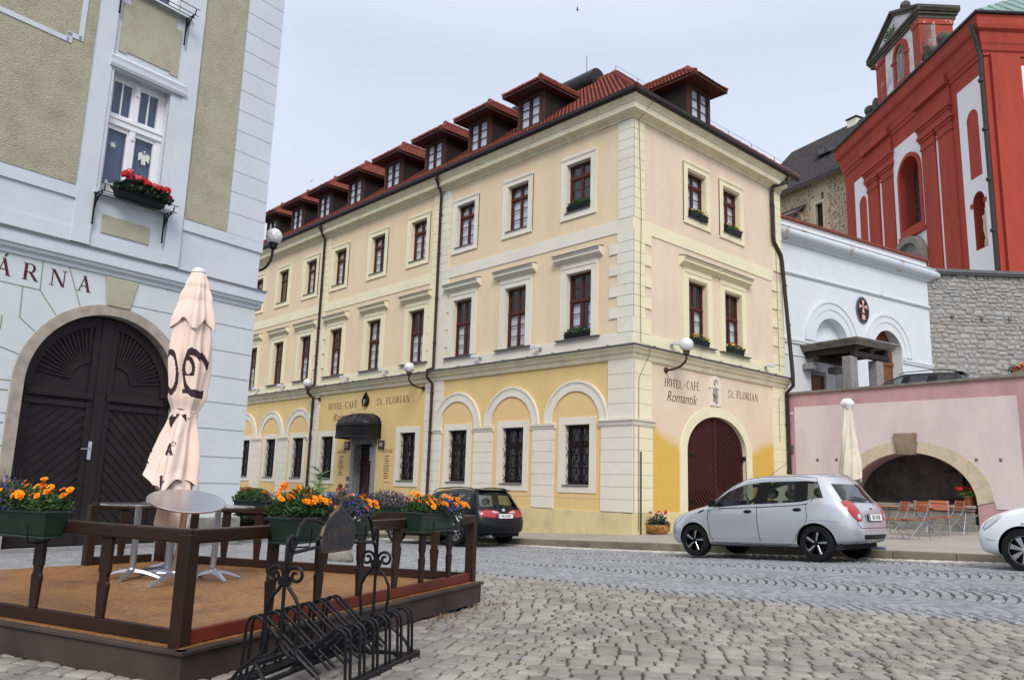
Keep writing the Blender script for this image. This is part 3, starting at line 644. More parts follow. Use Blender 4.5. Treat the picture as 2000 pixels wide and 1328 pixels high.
for e in (17.23,): blocks(mw, -e-.35, -e+.35, 8.5, 11.86, .295); altq(mw, -e-.25, -1, 6.0, 8.5, .312, .05, .2); altq(mw, -e+.25, 1, 6.0, 8.5, .312, .05, .2); fr(mw, -e-.25, -e+.25, 5.27, 8.5, .034)
blocks(mw, -25.5, -24.9, 5.3, 11.86, .3)
mw.build('quoin', M['trim_cream'], HT)
mw = mbW(); blocks(mw, -17.6, -16.86, .1, 4.82, .352, .04)
for s0, s1 in ((19.38, 20.29), (22.0, 22.95), (24.7, 25.5)): blocks(mw, -s1, -s0, .3, 2.98, .352, .04)
mw.build('quoin', M['trim_white'], HT)
me_ = mbE(); blocks(me_, 0, .5, 8.88, 11.86, .295); altq(me_, 0, 1, 6.0, 8.5, .312, .82, .52); fr(me_, 0, .8, 5.58, 6.0, .034)
blocks(me_, .0, .8, 3.19, 4.82, .42, .05); blocks(me_, 0, .85, .68, 3.0, .352, .05)
blocks(me_, 7.4, LE, .68, 4.82, .42, .04); blocks(me_, 7.72, LE, 8.9, 11.86, .295); altq(me_, LE, -1, 5.6, 8.5, .33, .42, .72)
me_.build('quoin', M['trim_side'], HT)
m = MB(); ip = [(-.02, 2.99), (.07, 2.99), (.09, 3.04), (.1, 3.1), (.14, 3.13), (.14, 3.17), (-.02, 3.2)]; m.sweep([(0, 1.12), (0, 0), (.9, 0)], ip)
mi = MB()
def impost(a, b, mm): mm.sweep([(0, b), (0, a)], [(-.02, 2.98), (.05, 2.98), (.07, 3.04), (.1, 3.09), (.1, 3.13), (-.02, 3.15)])
for a, b in ((2.85, 3.86), (5.6, 6.61), (8.28, 8.8), (17.6, 17.9), (19.33, 20.34), (21.95, 23.0), (24.65, 25.55)): impost(a, b, m)
m.build('impost', M['trim_white'], HT)
# blind arches over the ground-floor windows
for c in (2.08, 4.81, 7.52, 18.5, 21.15, 23.85):
    mr_ = mbW(); a_o = arc(-c, 3.15, 1.25, 1.2, 0, pi, 36); a_i = arc(-c, 3.15, .94, .9, 0, pi, 36); mr_.plate(a_o+a_i[::-1], [], -.045, .02)
    b_o = arc(-c, 3.15, 1.26, 1.21, 0, pi, 36); b_i = arc(-c, 3.15, 1.2, 1.15, 0, pi, 36); mr_.plate(b_o+b_i[::-1], [], -.07, .02)
    b_o = arc(-c, 3.15, 1.18, 1.13, 0, pi, 36); b_i = arc(-c, 3.15, 1.155, 1.105, 0, pi, 36); mr_.plate(b_o+b_i[::-1], [], -.055, .02)
    ar = mr_.build('blind_arch', M['trim_white'], HT)
    mp_ = mbW(); q = arc(-c, 3.15, .93, .89, 0, pi, 30); mp_.plate(q+[(-c-.93, 1.0), (-c+.93, 1.0)], [rect(-c-.55+.02, -c+.55+.02, 1.2, 3.2)], -.006, .004); mp_.build('arch_panel', M['panel_peach'], ar)
# ---------- windows: one of each kind is built, the rest are copies
def sash(w, z0, z1, split, vu, vl, t=.055, wood='window_wood'):
    """outer frame, transom, two leaves with glazing bars; returns the wood mesh builder"""
    m = MB(); hw = w/2
    m.plate(rect(-hw, hw, z0, z1), [rect(-hw+t, hw-t, z0+t, split-t*.6), rect(-hw+t, hw-t, split+t*.6, z1-t)], .15, .23)
    for a, b, k in ((z0+t, split-t*.6, vl), (split+t*.6, z1-t, vu)):
        for s in (-1, 1):
            x0, x1 = sorted((s*.012, s*(hw-t))); f = .042
            m.plate(rect(x0, x1, a, b), [rect(x0+f, x1-f, a+f, b-f)], .165, .215)
            for i in range(1, k): zz = a+(b-a)*i/k; m.box(x0+f, x1-f, .178, .205, zz-.012, zz+.012)
        m.box(-.02, .02, .15, .2, a, b)
    m.box(-hw, hw, .135, .2, split-.03, split+.03)
    return m
def make_window(kind, trim):
    if kind == 'upper': w, z0, z1, sp, vu, vl = 1.0, 9.57, 11.13, 10.68, 1, 3
    elif kind == 'main': w, z0, z1, sp, vu, vl = 1.0, 5.62, 7.62, 6.78, 2, 3
    else: w, z0, z1, sp, vu, vl = .98, 1.37, 3.08, 2.5, 1, 2
    o = sash(w, z0, z1, sp, vu, vl).build('window', M['window_wood_shaded' if kind == 'ground' else 'window_wood'], HT)
    g = MB(); g.add([(-w/2+.06, .19, z0+.06), (w/2-.06, .19, z0+.06), (w/2-.06, .19, z1-.06), (-w/2+.06, .19, z1-.06)], [(0, 1, 2, 3)]); g.build('pane', M['glass_up'] if kind == 'upper' else M['glass'], o)
    s = MB(); t = .22
    hw = w/2
    if kind == 'upper':
        s.plate(rect(-.72, .72, 9.34, 11.37), [rect(-hw, hw, z0, z1)], -.03, .02); s.plate(rect(-.73, .73, 11.3, 11.38), [], -.055, .02); s.plate(rect(-.73, .73, 9.33, 9.37), [], -.045, .02)
        s.plate(rect(-.72, .72, 9.37, 11.3), [rect(-.69, .69, 9.4, 11.27)], -.042, .02)
    elif kind == 'main':
        s.plate(rect(-.75, .75, 5.55, 7.95), [rect(-hw, hw, z0, z1)], -.03, .02); s.plate(rect(-.7, .7, 7.78, 7.83), [], -.05, .02)
        s.sweep([(-.94, -.0), (.94, 0)], [(0, 7.95), (.05, 7.96), (.08, 8.0), (.16, 8.04), (.18, 8.05), (.18, 8.13), (.22, 8.15), (.22, 8.2), (0, 8.23)])
    else:
        s.plate(rect(-.72, .72, 1.15, 3.29), [rect(-hw, hw, z0, z1)], -.03, .02)
    for q in ((-hw, -hw+.008, -.0, .15, z0, z1), (hw-.008, hw, -.0, .15, z0, z1), (-hw, hw, .0, .15, z1-.008, z1)): s.box(*q)
    s.build('surround', M[trim], o, smooth=False)
    r = MB()
    if kind == 'main': r.box(-.86, .86, -.13, .14, 5.575, 5.6); r.build('sill', M['lead'], o); h = MB(); h.add([(-.96, -.25, 8.205), (.96, -.25, 8.205), (.96, .0, 8.26), (-.96, .0, 8.26), (-.96, -.25, 8.19), (.96, -.25, 8.19)], [(0, 1, 2, 3), (0, 1, 5, 4)]); h.build('hood_flashing', M['lead'], o)
    else: r.hexa([(-hw-.04, -.07, z0-.03), (hw, -.07, z0-.03), (hw, .15, z0), (-hw-.04, .15, z0), (-hw-.04, -.07, z0-.01), (hw, -.07, z0-.01), (hw, .15, z0+.02), (-hw-.04, .15, z0+.02)]); r.build('sill', M['lead'], o)
    if kind == 'ground':
        b = MB()
        for i in range(-4, 9):
            for sg in (1, -1):
                x0 = -hw+i*.2; pts = []
                for k in range(20):
                    z = z0+(z1-z0)*k/19; x = x0+(z-z0)*.52*1.0; x = x if sg > 0 else -x
                    pts.append((x, .06 if sg > 0 else .045, z))
                pts = [p for p in pts if abs(p[0]) < hw-.01]
                if len(pts) > 1: b.tube(pts, .008, 5)
        for k in range(5): zz = z0+.1+k*(z1-z0-.2)/4; b.tube([(-hw, .07, zz), (hw, .07, zz)], .009, 5)
        b.build('grille', M['iron'], o)
    return o
def curtain(o, w, z0, z1, full):
    m = MB(); n = 40; vs = []; y = .25
    for i in range(n+1):
        x = -w/2+w*i/n
        if not full and abs(x) < w*.16: continue
        yy = y+.02*sin(i*1.7); vs.append((x, y+.012*sin(i*1.7)))
    for a, b in zip(vs, vs[1:]):
        if b[0]-a[0] < w/n*1.5: m.add([(a[0], a[1], z0), (b[0], b[1], z0), (b[0], b[1], z1), (a[0], a[1], z1)], [(0, 1, 2, 3)])
    return m.build('curtain', M['curtain'], o, smooth=True, sharp=80)
protos = {}
def put_window(kind, trim, side, c, cur=None):
    k = (kind, trim)
    if k not in protos: o = protos[k] = make_window(kind, trim)
    else:
        src = protos[k]; o = src.copy(); col.objects.link(o)
        for ch in kids[k]: q = ch.copy(); col.objects.link(q); q.parent = o
    if k not in kids: kids[k] = [x for x in col.objects if x.parent == o]
    if side == 'W': o.location = (0, c, 0); o.rotation_euler = (0, 0, -pi/2)
    else: o.location = (c, 0, 0); o.rotation_euler = (0, 0, 0)
    z = {'upper': (9.6, 10.95), 'main': (5.65, 6.75), 'ground': (1.4, 2.0)}[kind]
    if cur: curtain(o, .95, z[0], z[1] if cur != 'tall' else z[1]+.8, cur != 'split')
    return o
kids = {}
for i, s in enumerate(W2): put_window('upper', 'trim_white' if s < 8.5 else 'trim_cream', 'W', s, [None, 'full', 'full', 'full', 'split', 'full', 'full', None, 'split', None][i])
for i, s in enumerate(W1): put_window('main', 'trim_white' if s < 8.5 else 'trim_cream', 'W', s, ['split', 'full', 'split', 'full', 'tall', 'split', 'split', None, 'full', None][i])
for s in WG: put_window('ground', 'trim_white', 'W', s)
for i, c in enumerate(E2): put_window('upper', 'trim_side', 'E', c, 'full')
for i, c in enumerate(E2): put_window('main', 'trim_side', 'E', c, 'split')
# ---------- gate in the right-hand front
m = mbE(); o_ = [(2.17, 0.1)]+[(6.03, .1)]+arc(4.1, 2.45, 1.93, 1.38, 0, pi, 36); i_ = [(2.5, .1), (5.7, .1)]+arc(4.1, 2.45, 1.6, 1.08, 0, pi, 36)
m.plate([(6.03, .1)]+arc(4.1, 2.45, 1.93, 1.38, 0, pi, 36)+[(2.17, .1), (2.5, .1)]+arc(4.1, 2.45, 1.6, 1.08, 0, pi, 36)[::-1]+[(5.7, .1)], [], -.03, .02); m.build('gate_surround', M['trim_side'], HT)
m = mbE(); m.plate([(2.5, 0.1), (5.7, 0.1)]+arc(4.1, 2.45, 1.6, 1.08, 0, pi, 36), [], .12, .2)
def in_gate(x, z): return abs(x-4.1) < 1.5 and z < 2.45+1.0*sqrt(max(0, 1-((x-4.1)/1.52)**2)) and z > .3
for sgn in (-1, 1):
    for i in range(-12, 34):
        for z_lo, z_hi, dr in ((1.35, 3.5, 1), (.3, 1.35, -1)):
            pts = []
            for k in range(41):
                x = .12+1.38*k/40; z = 1.35+dr*((.0+i*.17)-x)*1.0*(1) if dr > 0 else 1.35-((i*.17)-x)
                xx = 4.1+sgn*x
                if z_lo <= z <= z_hi and in_gate(xx, z): pts.append((xx, z))
            if len(pts) > 2: m.bar((pts[0][0], .118, pts[0][1]), (pts[-1][0], .118, pts[-1][1]), .03, .05, up=(0, 1, 0))
m.box(4.04, 4.16, .09, .15, .1, 3.5); m.box(2.52, 4.0, .105, .15, .1, .3); m.box(4.2, 5.68, .105, .15, .1, .3)
gt = m.build('gate', M['gate_red'], HT)
m = mbE()
for zz in (1.0, 2.35):
    m.box(2.44, 2.62, .02, .1, zz-.06, zz+.06); m.box(5.58, 5.78, .02, .1, zz-.06, zz+.06); m.box(2.55, 3.1, .09, .12, zz-.025, zz+.025)
m.build('hinge', M['iron'], gt)
m = mbE(); m.box(2.3, 5.9, -.25, .3, -.6, .1); m.build('threshold', M['granite'], HT)
# ---------- entrance with its barrel canopy
m = mbW(); D = -DOOR
m.plate([(D-.86, -.5), (D-.62, -.5), (D-.62, 2.72), (D+.62, 2.72), (D+.62, -.5), (D+.86, -.5), (D+.86, 2.98), (D-.86, 2.98)], [], -.05, .3); m.build('door_surround', M['granite'], HT)
m = mbW(); m.box(D-.62, D+.62, .33, .38, -.5, 2.72)
for s in (-1, 1):
    x0, x1 = sorted((D+s*.04, D+s*.56)); m.box(x0, x0+.1, .29, .34, -.25, 1.9); m.box(x1-.1, x1, .29, .34, -.25, 1.9); m.box(x0+.1, x1-.1, .292, .34, 1.75, 1.9); m.box(x0+.1, x1-.1, .292, .34, .8, 1.0); m.box(x0+.1, x1-.1, .292, .34, -.25, .15); m.plate(rect(x0+.13, x1-.13, .25, .75), [], .3, .34)
m.box(D-.62, D+.62, .26, .32, 1.93, 2.02); dr = m.build('door', M['gate_red'], HT, bevel=.006)
m = mbW(); m.box(D-.5, D+.5, .315, .325, 2.08, 2.6); m.box(D-.42, D-.16, .31, .32, 1.0, 1.7); m.box(D+.16, D+.42, .31, .32, 1.0, 1.7); m.build('pane', M['glass'], dr)
m = mbW(); m.tube([(D+.06, .29, 1.05), (D+.06, .22, 1.05), (D+.17, .22, 1.05)], .012, 6); m.build('handle', M['steel'], dr)
m = mbW(); m.box(D-.9, D+.9, -.35, .3, -1, -.42); m.box(D-.9, D+.9, -.05, .3, -.42, -.25); m.build('step', M['granite'], HT)
cn = MB(TW); cw = 1.12; n = 16; prof = []
# domed sheet-metal hood: half dome in plan and section over a straight curtain
vs = []; fs = []; nu, nv = 24, 8
for j in range(nv+1):
    b = pi/2*j/nv
    for i in range(nu+1):
        a = pi*i/nu; ex = .62; ca, sa = cos(a), sin(a)
        px = cw*(abs(ca)**ex)*(1 if ca > 0 else -1); py = -.92*(abs(sa)**ex)
        vs.append((D+px*cos(b)**.75, py*cos(b)**.75, 3.4+.46*sin(b)))
for j in range(nv):
    for i in range(nu): a = j*(nu+1)+i; fs.append((a, a+1, a+nu+2, a+nu+1))
cn.add(vs, fs)
vs = []; fs = []
for zz, k in ((2.91, 1.0), (2.95, 1.02), (3.38, 1.0), (3.41, 1.02)):
    for i in range(nu+1):
        a = pi*i/nu; ex = .62; ca, sa = cos(a), sin(a); vs.append((D+k*cw*(abs(ca)**ex)*(1 if ca > 0 else -1), -k*.92*(abs(sa)**ex), zz))
for j in range(3):
    for i in range(nu): a = j*(nu+1)+i; fs.append((a, a+1, a+nu+2, a+nu+1))
cn.add(vs, fs)
aw = cn.build('canopy', M['dark_metal'], HT, smooth=True, sharp=50); sm = aw.modifiers.new('s', 'SOLIDIFY'); sm.thickness = .015
rb = MB(TW)
for i in range(0, nu+1, 3):
    a = pi*i/nu; ex = .62; ca, sa = cos(a), sin(a); px = cw*(abs(ca)**ex)*(1 if ca > 0 else -1); py = -.92*(abs(sa)**ex)
    rb.tube([(D+px*cos(pi/2*j/8)**.75, py*cos(pi/2*j/8)**.75, 3.41+.47*sin(pi/2*j/8)) for j in range(9)], .014, 5)
for zz in (2.93, 3.4):
    rb.tube([(D+1.02*cw*(abs(cos(pi*i/nu))**.62)*(1 if cos(pi*i/nu) > 0 else -1), -1.02*.92*(abs(sin(pi*i/nu))**.62), zz) for i in range(nu+1)], .02, 5)
for i in range(1, 60):
    a = pi*i/60; ca, sa = cos(a), sin(a); px = cw*1.005*(abs(ca)**.62)*(1 if ca > 0 else -1); py = -.925*(abs(sa)**.62); rb.tube([(D+px, py, 2.98), (D+px, py, 3.4)], .005, 4)
rb.build('ribs', M['dark_metal'], aw)
# ---------- lettering
m = mbW(); letters(m, 'HOTEL', -16.12, -15.0, 4.17, .26); letters(m, '-', -14.98, -14.82, 4.17, .26); letters(m, 'CAFÉ', -14.8, -13.86, 4.18, .26); letters(m, 'St.', -12.5, -12.0, 4.19, .26); letters(m, 'FLORIAN', -11.85, -10.3, 4.19, .26)
m.build('hotel_name', M['red_text'], HT)
m = mbE(); letters(m, 'HOTEL', 1.45, 2.32, 4.21, .24); letters(m, '-', 2.36, 2.5, 4.23, .24); letters(m, 'CAFÉ', 2.52, 3.2, 4.24, .24); letters(m, 'St.', 4.73, 5.13, 4.2, .24); letters(m, 'FLORIAN', 5.22, 6.53, 4.22, .24)
m.build('hotel_name', M['red_text'], HT)
tv, tf = text_mesh('Romantik', .44, shear=.35, sx=.86, bold=-.004)
m = mbE(); m.add([(2.27+v[0], -.003-v[2], 3.93+v[1]) for v in tv], tf); m.build('script_name', M['red_text'], HT)
m = mbW(); m.add([(-14.85+v[0]*1.15, -.003-v[2], 3.82+v[1]) for v in tv], tf); m.build('script_name', M['red_text'], HT)
for cx, rows, zt in ((-14.85, 9, 2.42), (-11.6, 10, 2.42)):
    m = mbW(); tv, tf = text_mesh('GOSTÉ NAŠI' if cx < -13 else 'GOSTÉ NAŠI', .2, shear=.2, sx=.62, bold=-.004)
    m.add([(cx+v[0], -.003-v[2], zt+v[1]) for v in tv], tf)
    for r_ in range(rows):
        wd = uni(.18, .42); x = cx-wd/2
        while x < cx+wd/2:
            l = uni(.03, .06); m.plate([(x, zt-.2-r_*.09), (x+l, zt-.2-r_*.09), (x+l+.01, zt-.155-r_*.09), (x+.01, zt-.155-r_*.09)], [], -.003, .002); x += l+.02
    m.build('wall_text', M['red_text'], HT)
for s, tx in ((14.41, '135'), (11.96, '70')):
    m = mbW(); m.box(-s-.18, -s+.18, -.06, 0, 2.5, 2.82); o = m.build('number_plaque', M['plaque_brown'], HT, bevel=.01); m = mbW(); tv, tf = text_mesh(tx, .22); m.add([(-s+v[0], -.062-v[2], 2.66+v[1]) for v in tv], tf); m.build('digits', M['paper'], o)
m = mbW()
for zz in (.78, 1.02, 1.3): m.box(-14.32, -14.12, -.03, 0, zz, zz+.16)
m.build('small_plaque', M['lead'], HT)
m = mbW(); m.plate(rect(-11.75, -11.2, .66, 1.32), [rect(-11.73, -11.22, .68, 1.3)], -.02, 0); m.build('meter_hatch', M['ochre'], HT)
# carved coat of arms between the words
cp = MB(TW); s = -13.22
cp.plate([(s-.19, 4.5), (s-.22, 4.35), (s-.15, 4.23), (s, 4.17), (s+.15, 4.23), (s+.22, 4.35), (s+.19, 4.5), (s, 4.47)], [], -.1, 0)
cp.ball((s, -.06, 4.6), .085, 10, 6); cp.ball((s-.13, -.05, 4.52), .06, 8, 6); cp.ball((s+.13, -.05, 4.52), .06, 8, 6); cp.ball((s, -.05, 4.7), .045, 8, 6)
o = cp.build('coat_of_arms', M['iron'], HT, bevel=.01); cp = MB(TW); tv, tf = text_mesh('F', .26); cp.add([(s+v[0], -.104-v[2], 4.34+v[1]) for v in tv], tf); cp.build('initial', M['paper'], o)
# niche with a saint over the gate
m = mbE(); m.plate([(3.72, 3.86), (4.26, 3.86), (4.26, 4.55)]+arc(3.99, 4.55, .27, .24, 0, pi, 12)+[(3.72, 4.55)], [[(3.83, 3.97), (4.15, 3.97), (4.15, 4.52)]+arc(3.99, 4.52, .16, .15, 0, pi, 10)], -.045, .03)
m.box(3.66, 4.32, -.05, .0, 4.4, 4.45); ni = m.build('niche', M['trim_white'], HT)
m = mbE(); m.lathe([(.13, 3.97), (.13, 4.03), (.1, 4.04), (.12, 4.15), (.1, 4.3), (.12, 4.42), (.05, 4.47), (.045, 4.49), (.06, 4.54), (.05, 4.6), (.005, 4.63)], 12, (3.99, .04, 0), fn=lambda a, z: 1+.12*sin(3*a+z*30)); m.tube([(3.9, -.02, 4.38), (3.86, -.06, 4.25), (3.93, -.08, 4.15)], .03, 6); m.build('saint_figure', M['statue'], ni, smooth=True, sharp=60)
# downpipes
def dpipe(T, x, z0, z1, bend=None, base=None):
    m = MB(T); pts = [(x+.12, -.46, 12.38), (x+.12, -.44, 12.22), (x+.02, -.25, 12.02), (x, -.11, 11.8), (x, -.1, 5.3)]
    m.tube(pts, .055, 8); m.lathe([(.08, 12.2), (.07, 12.3), (.09, 12.36)], 8, (x+.12, -.46, 0))
    for zz in (11, 9.5, 7.8, 6.2): m.lathe([(.068, zz), (.068, zz+.05)], 8, (x, -.1, 0))
    m.tube([(x, -.1, 5.3), (x, -.36, 5.2), (x, -.36, 4.95), (x, -.11, 4.75), (x, -.11, z0)], .055, 8)
    for zz in (4.4, 3., 1.6): m.lathe([(.068, zz), (.068, zz+.05)], 8, (x, -.11, 0))
    return m.build('downpipe', M['pipe_brown'], HT, smooth=True)
dpipe(TW, -8.86, .0, 12); dpipe(TW, -17.28, -.3, 12)
m = MB(TE); m.tube([(8.15, -.46, 12.38), (8.12, -.4, 12.15), (7.7, -.12, 11.95), (7.62, -.1, 11.7), (7.62, -.1, 10.1), (7.68, -.1, 9.9), (8.1, -.1, 9.55), (8.18, -.1, 9.3), (8.18, -.36, 5.3), (8.18, -.36, 4.9), (8.2, -.12, 4.7), (8.22, -.12, .1)], .07, 8)
for zz in (11.2, 8.4, 7.0, 3.6, 2.0): m.lathe([(.085, zz), (.085, zz+.06)], 8, (7.62 if zz > 10 else 8.2, -.12 if zz < 5 else -.1-(9.3-zz)*.065*(zz < 9.3), 0))
m.build('downpipe', M['pipe_brown'], HT, smooth=True)
m = MB(TE); c_ = [(.28, -.5, 12.3), (.2, -.06, 11.85), (.3, -.07, 9), (.27, -.06, 7), (.3, -.06, 5.3), (.33, -.34, 5.2), (.33, -.34, 4.95), (.2, -.07, 4.3), (.2, -.07, .2)]
m.tube(c_, .007, 4); m.tube([(.27, -.09, 2.3), (.27, -.09, .05)], .02, 6); m.tube([(7.95, -.35, 5), (7.75, -.06, 4.4), (7.75, -.06, 3)], .007, 4); m.tube([(7.85, -.06, 11.3), (7.85, -.06, 5.4)], .006, 4)
m.build('lightning_cable', M['gutter'], HT)
# ---------- roof
def tiles(m, o, u, v, poly, tw=.165, th=.235, amp=.022):
    """rows of pantiles over a sloping polygon given in (u,v) metres"""
    o = Vector(o); u = Vector(u).normalized(); v = Vector(v).normalized(); n = u.cross(v)
    if n.z < 0: n = -n
    us = [p[0] for p in poly]; vs_ = [p[1] for p in poly]
    nu = int((max(us)-min(us))/tw)+1; nv = int((max(vs_)-min(vs_))/th)+1
    for j in range(nv):
        vb = min(vs_)+j*th
        for i in range(nu):
            ub = min(us)+i*tw
            if not inside((ub+tw/2, vb+th*.5), poly): continue
            pts = []
            for (vv, hh) in ((vb-.03, .035), (min(vb+th, 1e9), .008)):
                for k in range(5): a = k/4; pts.append(o+u*(ub+tw*a)+v*vv+n*(hh+amp*sin(pi*a)**1.0*(1)-.3*amp*(1 if k in (0, 4) else 0)))
            for k in range(5): pts.append(pts[k]-n*.03)
            m.add(pts, [(k, k+1, k+6, k+5) for k in range(4)]+[(k, k+1, k+11, k+10) for k in range(4)])
def ridge(m, p0, p1, r=.11, st=.35):
    p0 = Vector(p0); p1 = Vector(p1); L = (p1-p0).length; n = max(1, int(L/st)); t = (p1-p0)/n
    for i in range(n):
        a = p0+t*i; b = a+t*1.08; m.tube([a, a.lerp(b, .1), b], [r*1.08, r*1.05, r*.88], 8)
Z0 = 12.46; EO = .5; RH = 4.6; hp = (LE+2*EO)/2; ztop = Z0+hp*.87; sl = sqrt(hp*hp+(ztop-Z0)**2)
rf = MB(); LB = LW+EO
A_, B_, C_, D_ = (-EO, -EO, Z0), (LE+EO, -EO, Z0), (LE+EO, LB, Z0), (-EO, LB, Z0); P_, Q_ = (LE/2, -EO+hp, ztop), (LE/2, LB-hp, ztop)
rf.add([A_, B_, C_, D_, P_, Q_], [(0, 1, 4), (1, 2, 5, 4), (2, 3, 5), (3, 0, 4, 5), (0, 3, 2, 1)]); roof = rf.build('roof', M['tile'], HT)
rt = MB(); k = (ztop-Z0)/hp
tiles(rt, (-EO, 0, Z0), (0, 1, 0), (1, 0, k), [(-EO, 0), (LB, 0), (LB-hp, sl), (-EO+hp, sl)]); tiles(rt, (0, -EO, Z0), (1, 0, 0), (0, 1, k), [(-EO, 0), (LE+EO, 0), (LE/2, sl)])
rt.build('roof_tiles', M['tile'], roof)
rr = MB(); ridge(rr, A_, P_, .12); ridge(rr, B_, P_, .12); ridge(rr, P_, Q_, .12); rr.build('ridge_tiles', M['tile_cap'], roof)
vt = MB(); vt.tube([(LE/2, 5.0, ztop+.1), (LE/2, 9.5, ztop+.1)], .42, 14); vt.build('ridge_skylight', M['dark_metal'], roof, smooth=True, sharp=50)
vt = MB(); vt.tube([(LE/2, 5.6, ztop), (LE/2, 5.6, ztop+1.3)], .012, 5)
for i in range(9): q = Vector(B_).lerp(Vector(P_), i/8); vt.tube([q, q+Vector((0, 0, .3))], .01, 4)
vt.tube([Vector(B_).lerp(Vector(P_), i/8)+Vector((0, 0, .3)) for i in range(9)], .006, 4); vt.build('lightning_rod', M['gutter'], roof)
# ---------- dormers
def make_dormer():
    d = MB(); w = .62; zb, zt = 12.9, 14.45; y0 = .3; yb = 2.6
    d.plate(rect(-w, w, zb, zt), [rect(-.47, .47, 13.2, 14.26)], y0, y0+.1); o = d.build('dormer', M['dormer_wood'], HT)
    s = MB(); s.box(-w+.02, -w+.08, y0+.08, yb, zb-.2, zt); s.box(w-.08, w-.02, y0+.08, yb, zb-.2, zt)
    for i in range(5): s.box(w-.03, w-.005, y0+.4+i*.42, y0+.42+i*.42, zb, zt); s.box(-w+.005, -w+.03, y0+.4+i*.42, y0+.42+i*.42, zb, zt)
    s.build('dormer_cheeks', M['dormer_dark'], o)
    f = MB(); f.plate(rect(-.54, .54, 13.12, 14.32), [rect(-.46, -.02, 13.2, 14.24), rect(.02, .46, 13.2, 14.24)], y0-.03, y0+.05)
    for sx in (-.24, .24):
        f.plate(rect(sx-.22, sx+.22, 13.2, 14.24), [rect(sx-.175, sx+.175, 13.25, 14.19)], y0+.0, y0+.05)
        for zz in (13.56, 13.87): f.box(sx-.175, sx+.175, y0+.01, y0+.035, zz-.012, zz+.012)
    f.build('dormer_window', M['dormer_wood'], o)
    g = MB(); g.add([(-.46, y0+.03, 13.2), (.46, y0+.03, 13.2), (.46, y0+.03, 14.24), (-.46, y0+.03, 14.24)], [(0, 1, 2, 3)]); g.build('pane', M['glass_up'], o); c = MB(); c.box(-.46, .46, y0+.06, y0+.065, 13.2, 14.24); c.build('curtain', M['curtain'], o)
    ew, ez, pk = .93, 14.44, 15.22; ye = -.18; yp = ye+.98
    r = MB(); b = [(-ew, ye, ez), (ew, ye, ez), (ew, 3.6, ez), (-ew, 3.6, ez), (0, yp, pk), (0, 3.6, pk)]
    r.add(b+[(p[0], p[1], p[2]-.09) for p in b[:4]], [(0, 1, 4), (1, 2, 5, 4), (3, 0, 4, 5), (0, 1, 7, 6), (1, 2, 8, 7), (0, 3, 9, 6), (6, 7, 8, 9)]); rr = r.build('dormer_roof', M['dormer_wood'], o)
    t = MB(); L = sqrt(ew**2+(pk-ez)**2); k = (pk-ez)/ew
    tiles(t, (0, ye, ez), (1, 0, 0), (0, 1, (pk-ez)/(yp-ye)), [(-ew, 0), (ew, 0), (0, sqrt((yp-ye)**2+(pk-ez)**2))], .14, .24, .014)
    for sx in (1, -1): tiles(t, (sx*ew, 0, ez), (0, 1, 0), (-sx, 0, k), [(ye, 0), (3.6, 0), (3.6, L), (yp, L)], .14, .24, .014)
    t.build('dormer_tiles', M['tile'], o); q = MB()
    ridge(q, (-ew, ye, ez+.02), (0, yp, pk+.02), .07, .3); ridge(q, (ew, ye, ez+.02), (0, yp, pk+.02), .07, .3); ridge(q, (0, yp-.06, pk+.03), (0, 3.6, pk+.03), .085, .3); q.ball((0, yp-.05, pk+.03), .1, 10, 6); q.build('ridge_caps', M['tile_cap'], o, smooth=True)
    f2 = MB(); f2.box(-w-.06, w+.06, y0-.06, y0+.03, zb+.14, zb+.22); f2.build('apron', M['dormer_wood'], o)
    return o
dm = make_dormer(); dk = [x for x in col.objects if x.parent == dm]
def put_dormer(c, side, first=False):
    if first: o = dm
    else:
        o = dm.copy(); col.objects.link(o)
        for ch in dk: q = ch.copy(); col.objects.link(q); q.parent = o
    if side == 'W': o.location = (0, c, 0); o.rotation_euler = (0, 0, -pi/2)
    else: o.location = (c, 0, 0); o.rotation_euler = (0, 0, 0)
for i, s in enumerate((4.64, 7.31, 9.96, 12.77, 15.65, 18.29, 20.88, 23.58)): put_dormer(s, 'W', i == 0)
put_dormer(3.83, 'E')
# ------------------------------------------------------------- leaves, flowers, lamps
def rdir():
    a = uni(0, 2*pi); z = uni(-1, 1); r = sqrt(1-z*z); return Vector((r*cos(a), r*sin(a), z))
def leaves(m, pts, size, mi=0, narrow=.5):
    for p in pts:
        p = Vector(p); d = rdir(); d.z = abs(d.z)*.6+.1; d.normalize(); s = d.cross(rdir())
        if s.length < .01: continue
        s.normalize(); L = size*uni(.6, 1.3); w = L*narrow*.5
        m.add([p, p+d*L*.45+s*w, p+d*L, p+d*L*.45-s*w], [(0, 1, 2, 3)], mi)
def daisy(m, c, nrm, r, n=9, mi=0, eye=None, layers=2):
    c = Vector(c); nrm = Vector(nrm).normalized(); a = nrm.orthogonal().normalized(); b = nrm.cross(a)
    for l in range(layers):
        rr = r*(1-.28*l); up = nrm*(.18*r+.22*r*l); vs = [c+nrm*(.02*r+.12*r*l)]; fs = []
        for i in range(n):
            t0 = 2*pi*(i+.5*l)/n
            for dt, k in ((-.36, .82), (0, 1.0), (.36, .82)): t = t0+dt*2*pi/n*1.2; vs.append(c+(a*cos(t)+b*sin(t))*rr*k*uni(.92, 1.06)+up*k*uni(.7, 1.2))
        for i in range(n): q = 1+3*i; fs.append((0, q, q+1, q+2))
        m.add(vs, fs, mi)
    if eye is not None:
        vs = [c+nrm*r*.42]+[c+(a*cos(2*pi*i/7)+b*sin(2*pi*i/7))*r*.34+nrm*r*.3 for i in range(7)]; m.add(vs, [(0, 1+i, 1+(i+1) % 7) for i in range(7)], eye)
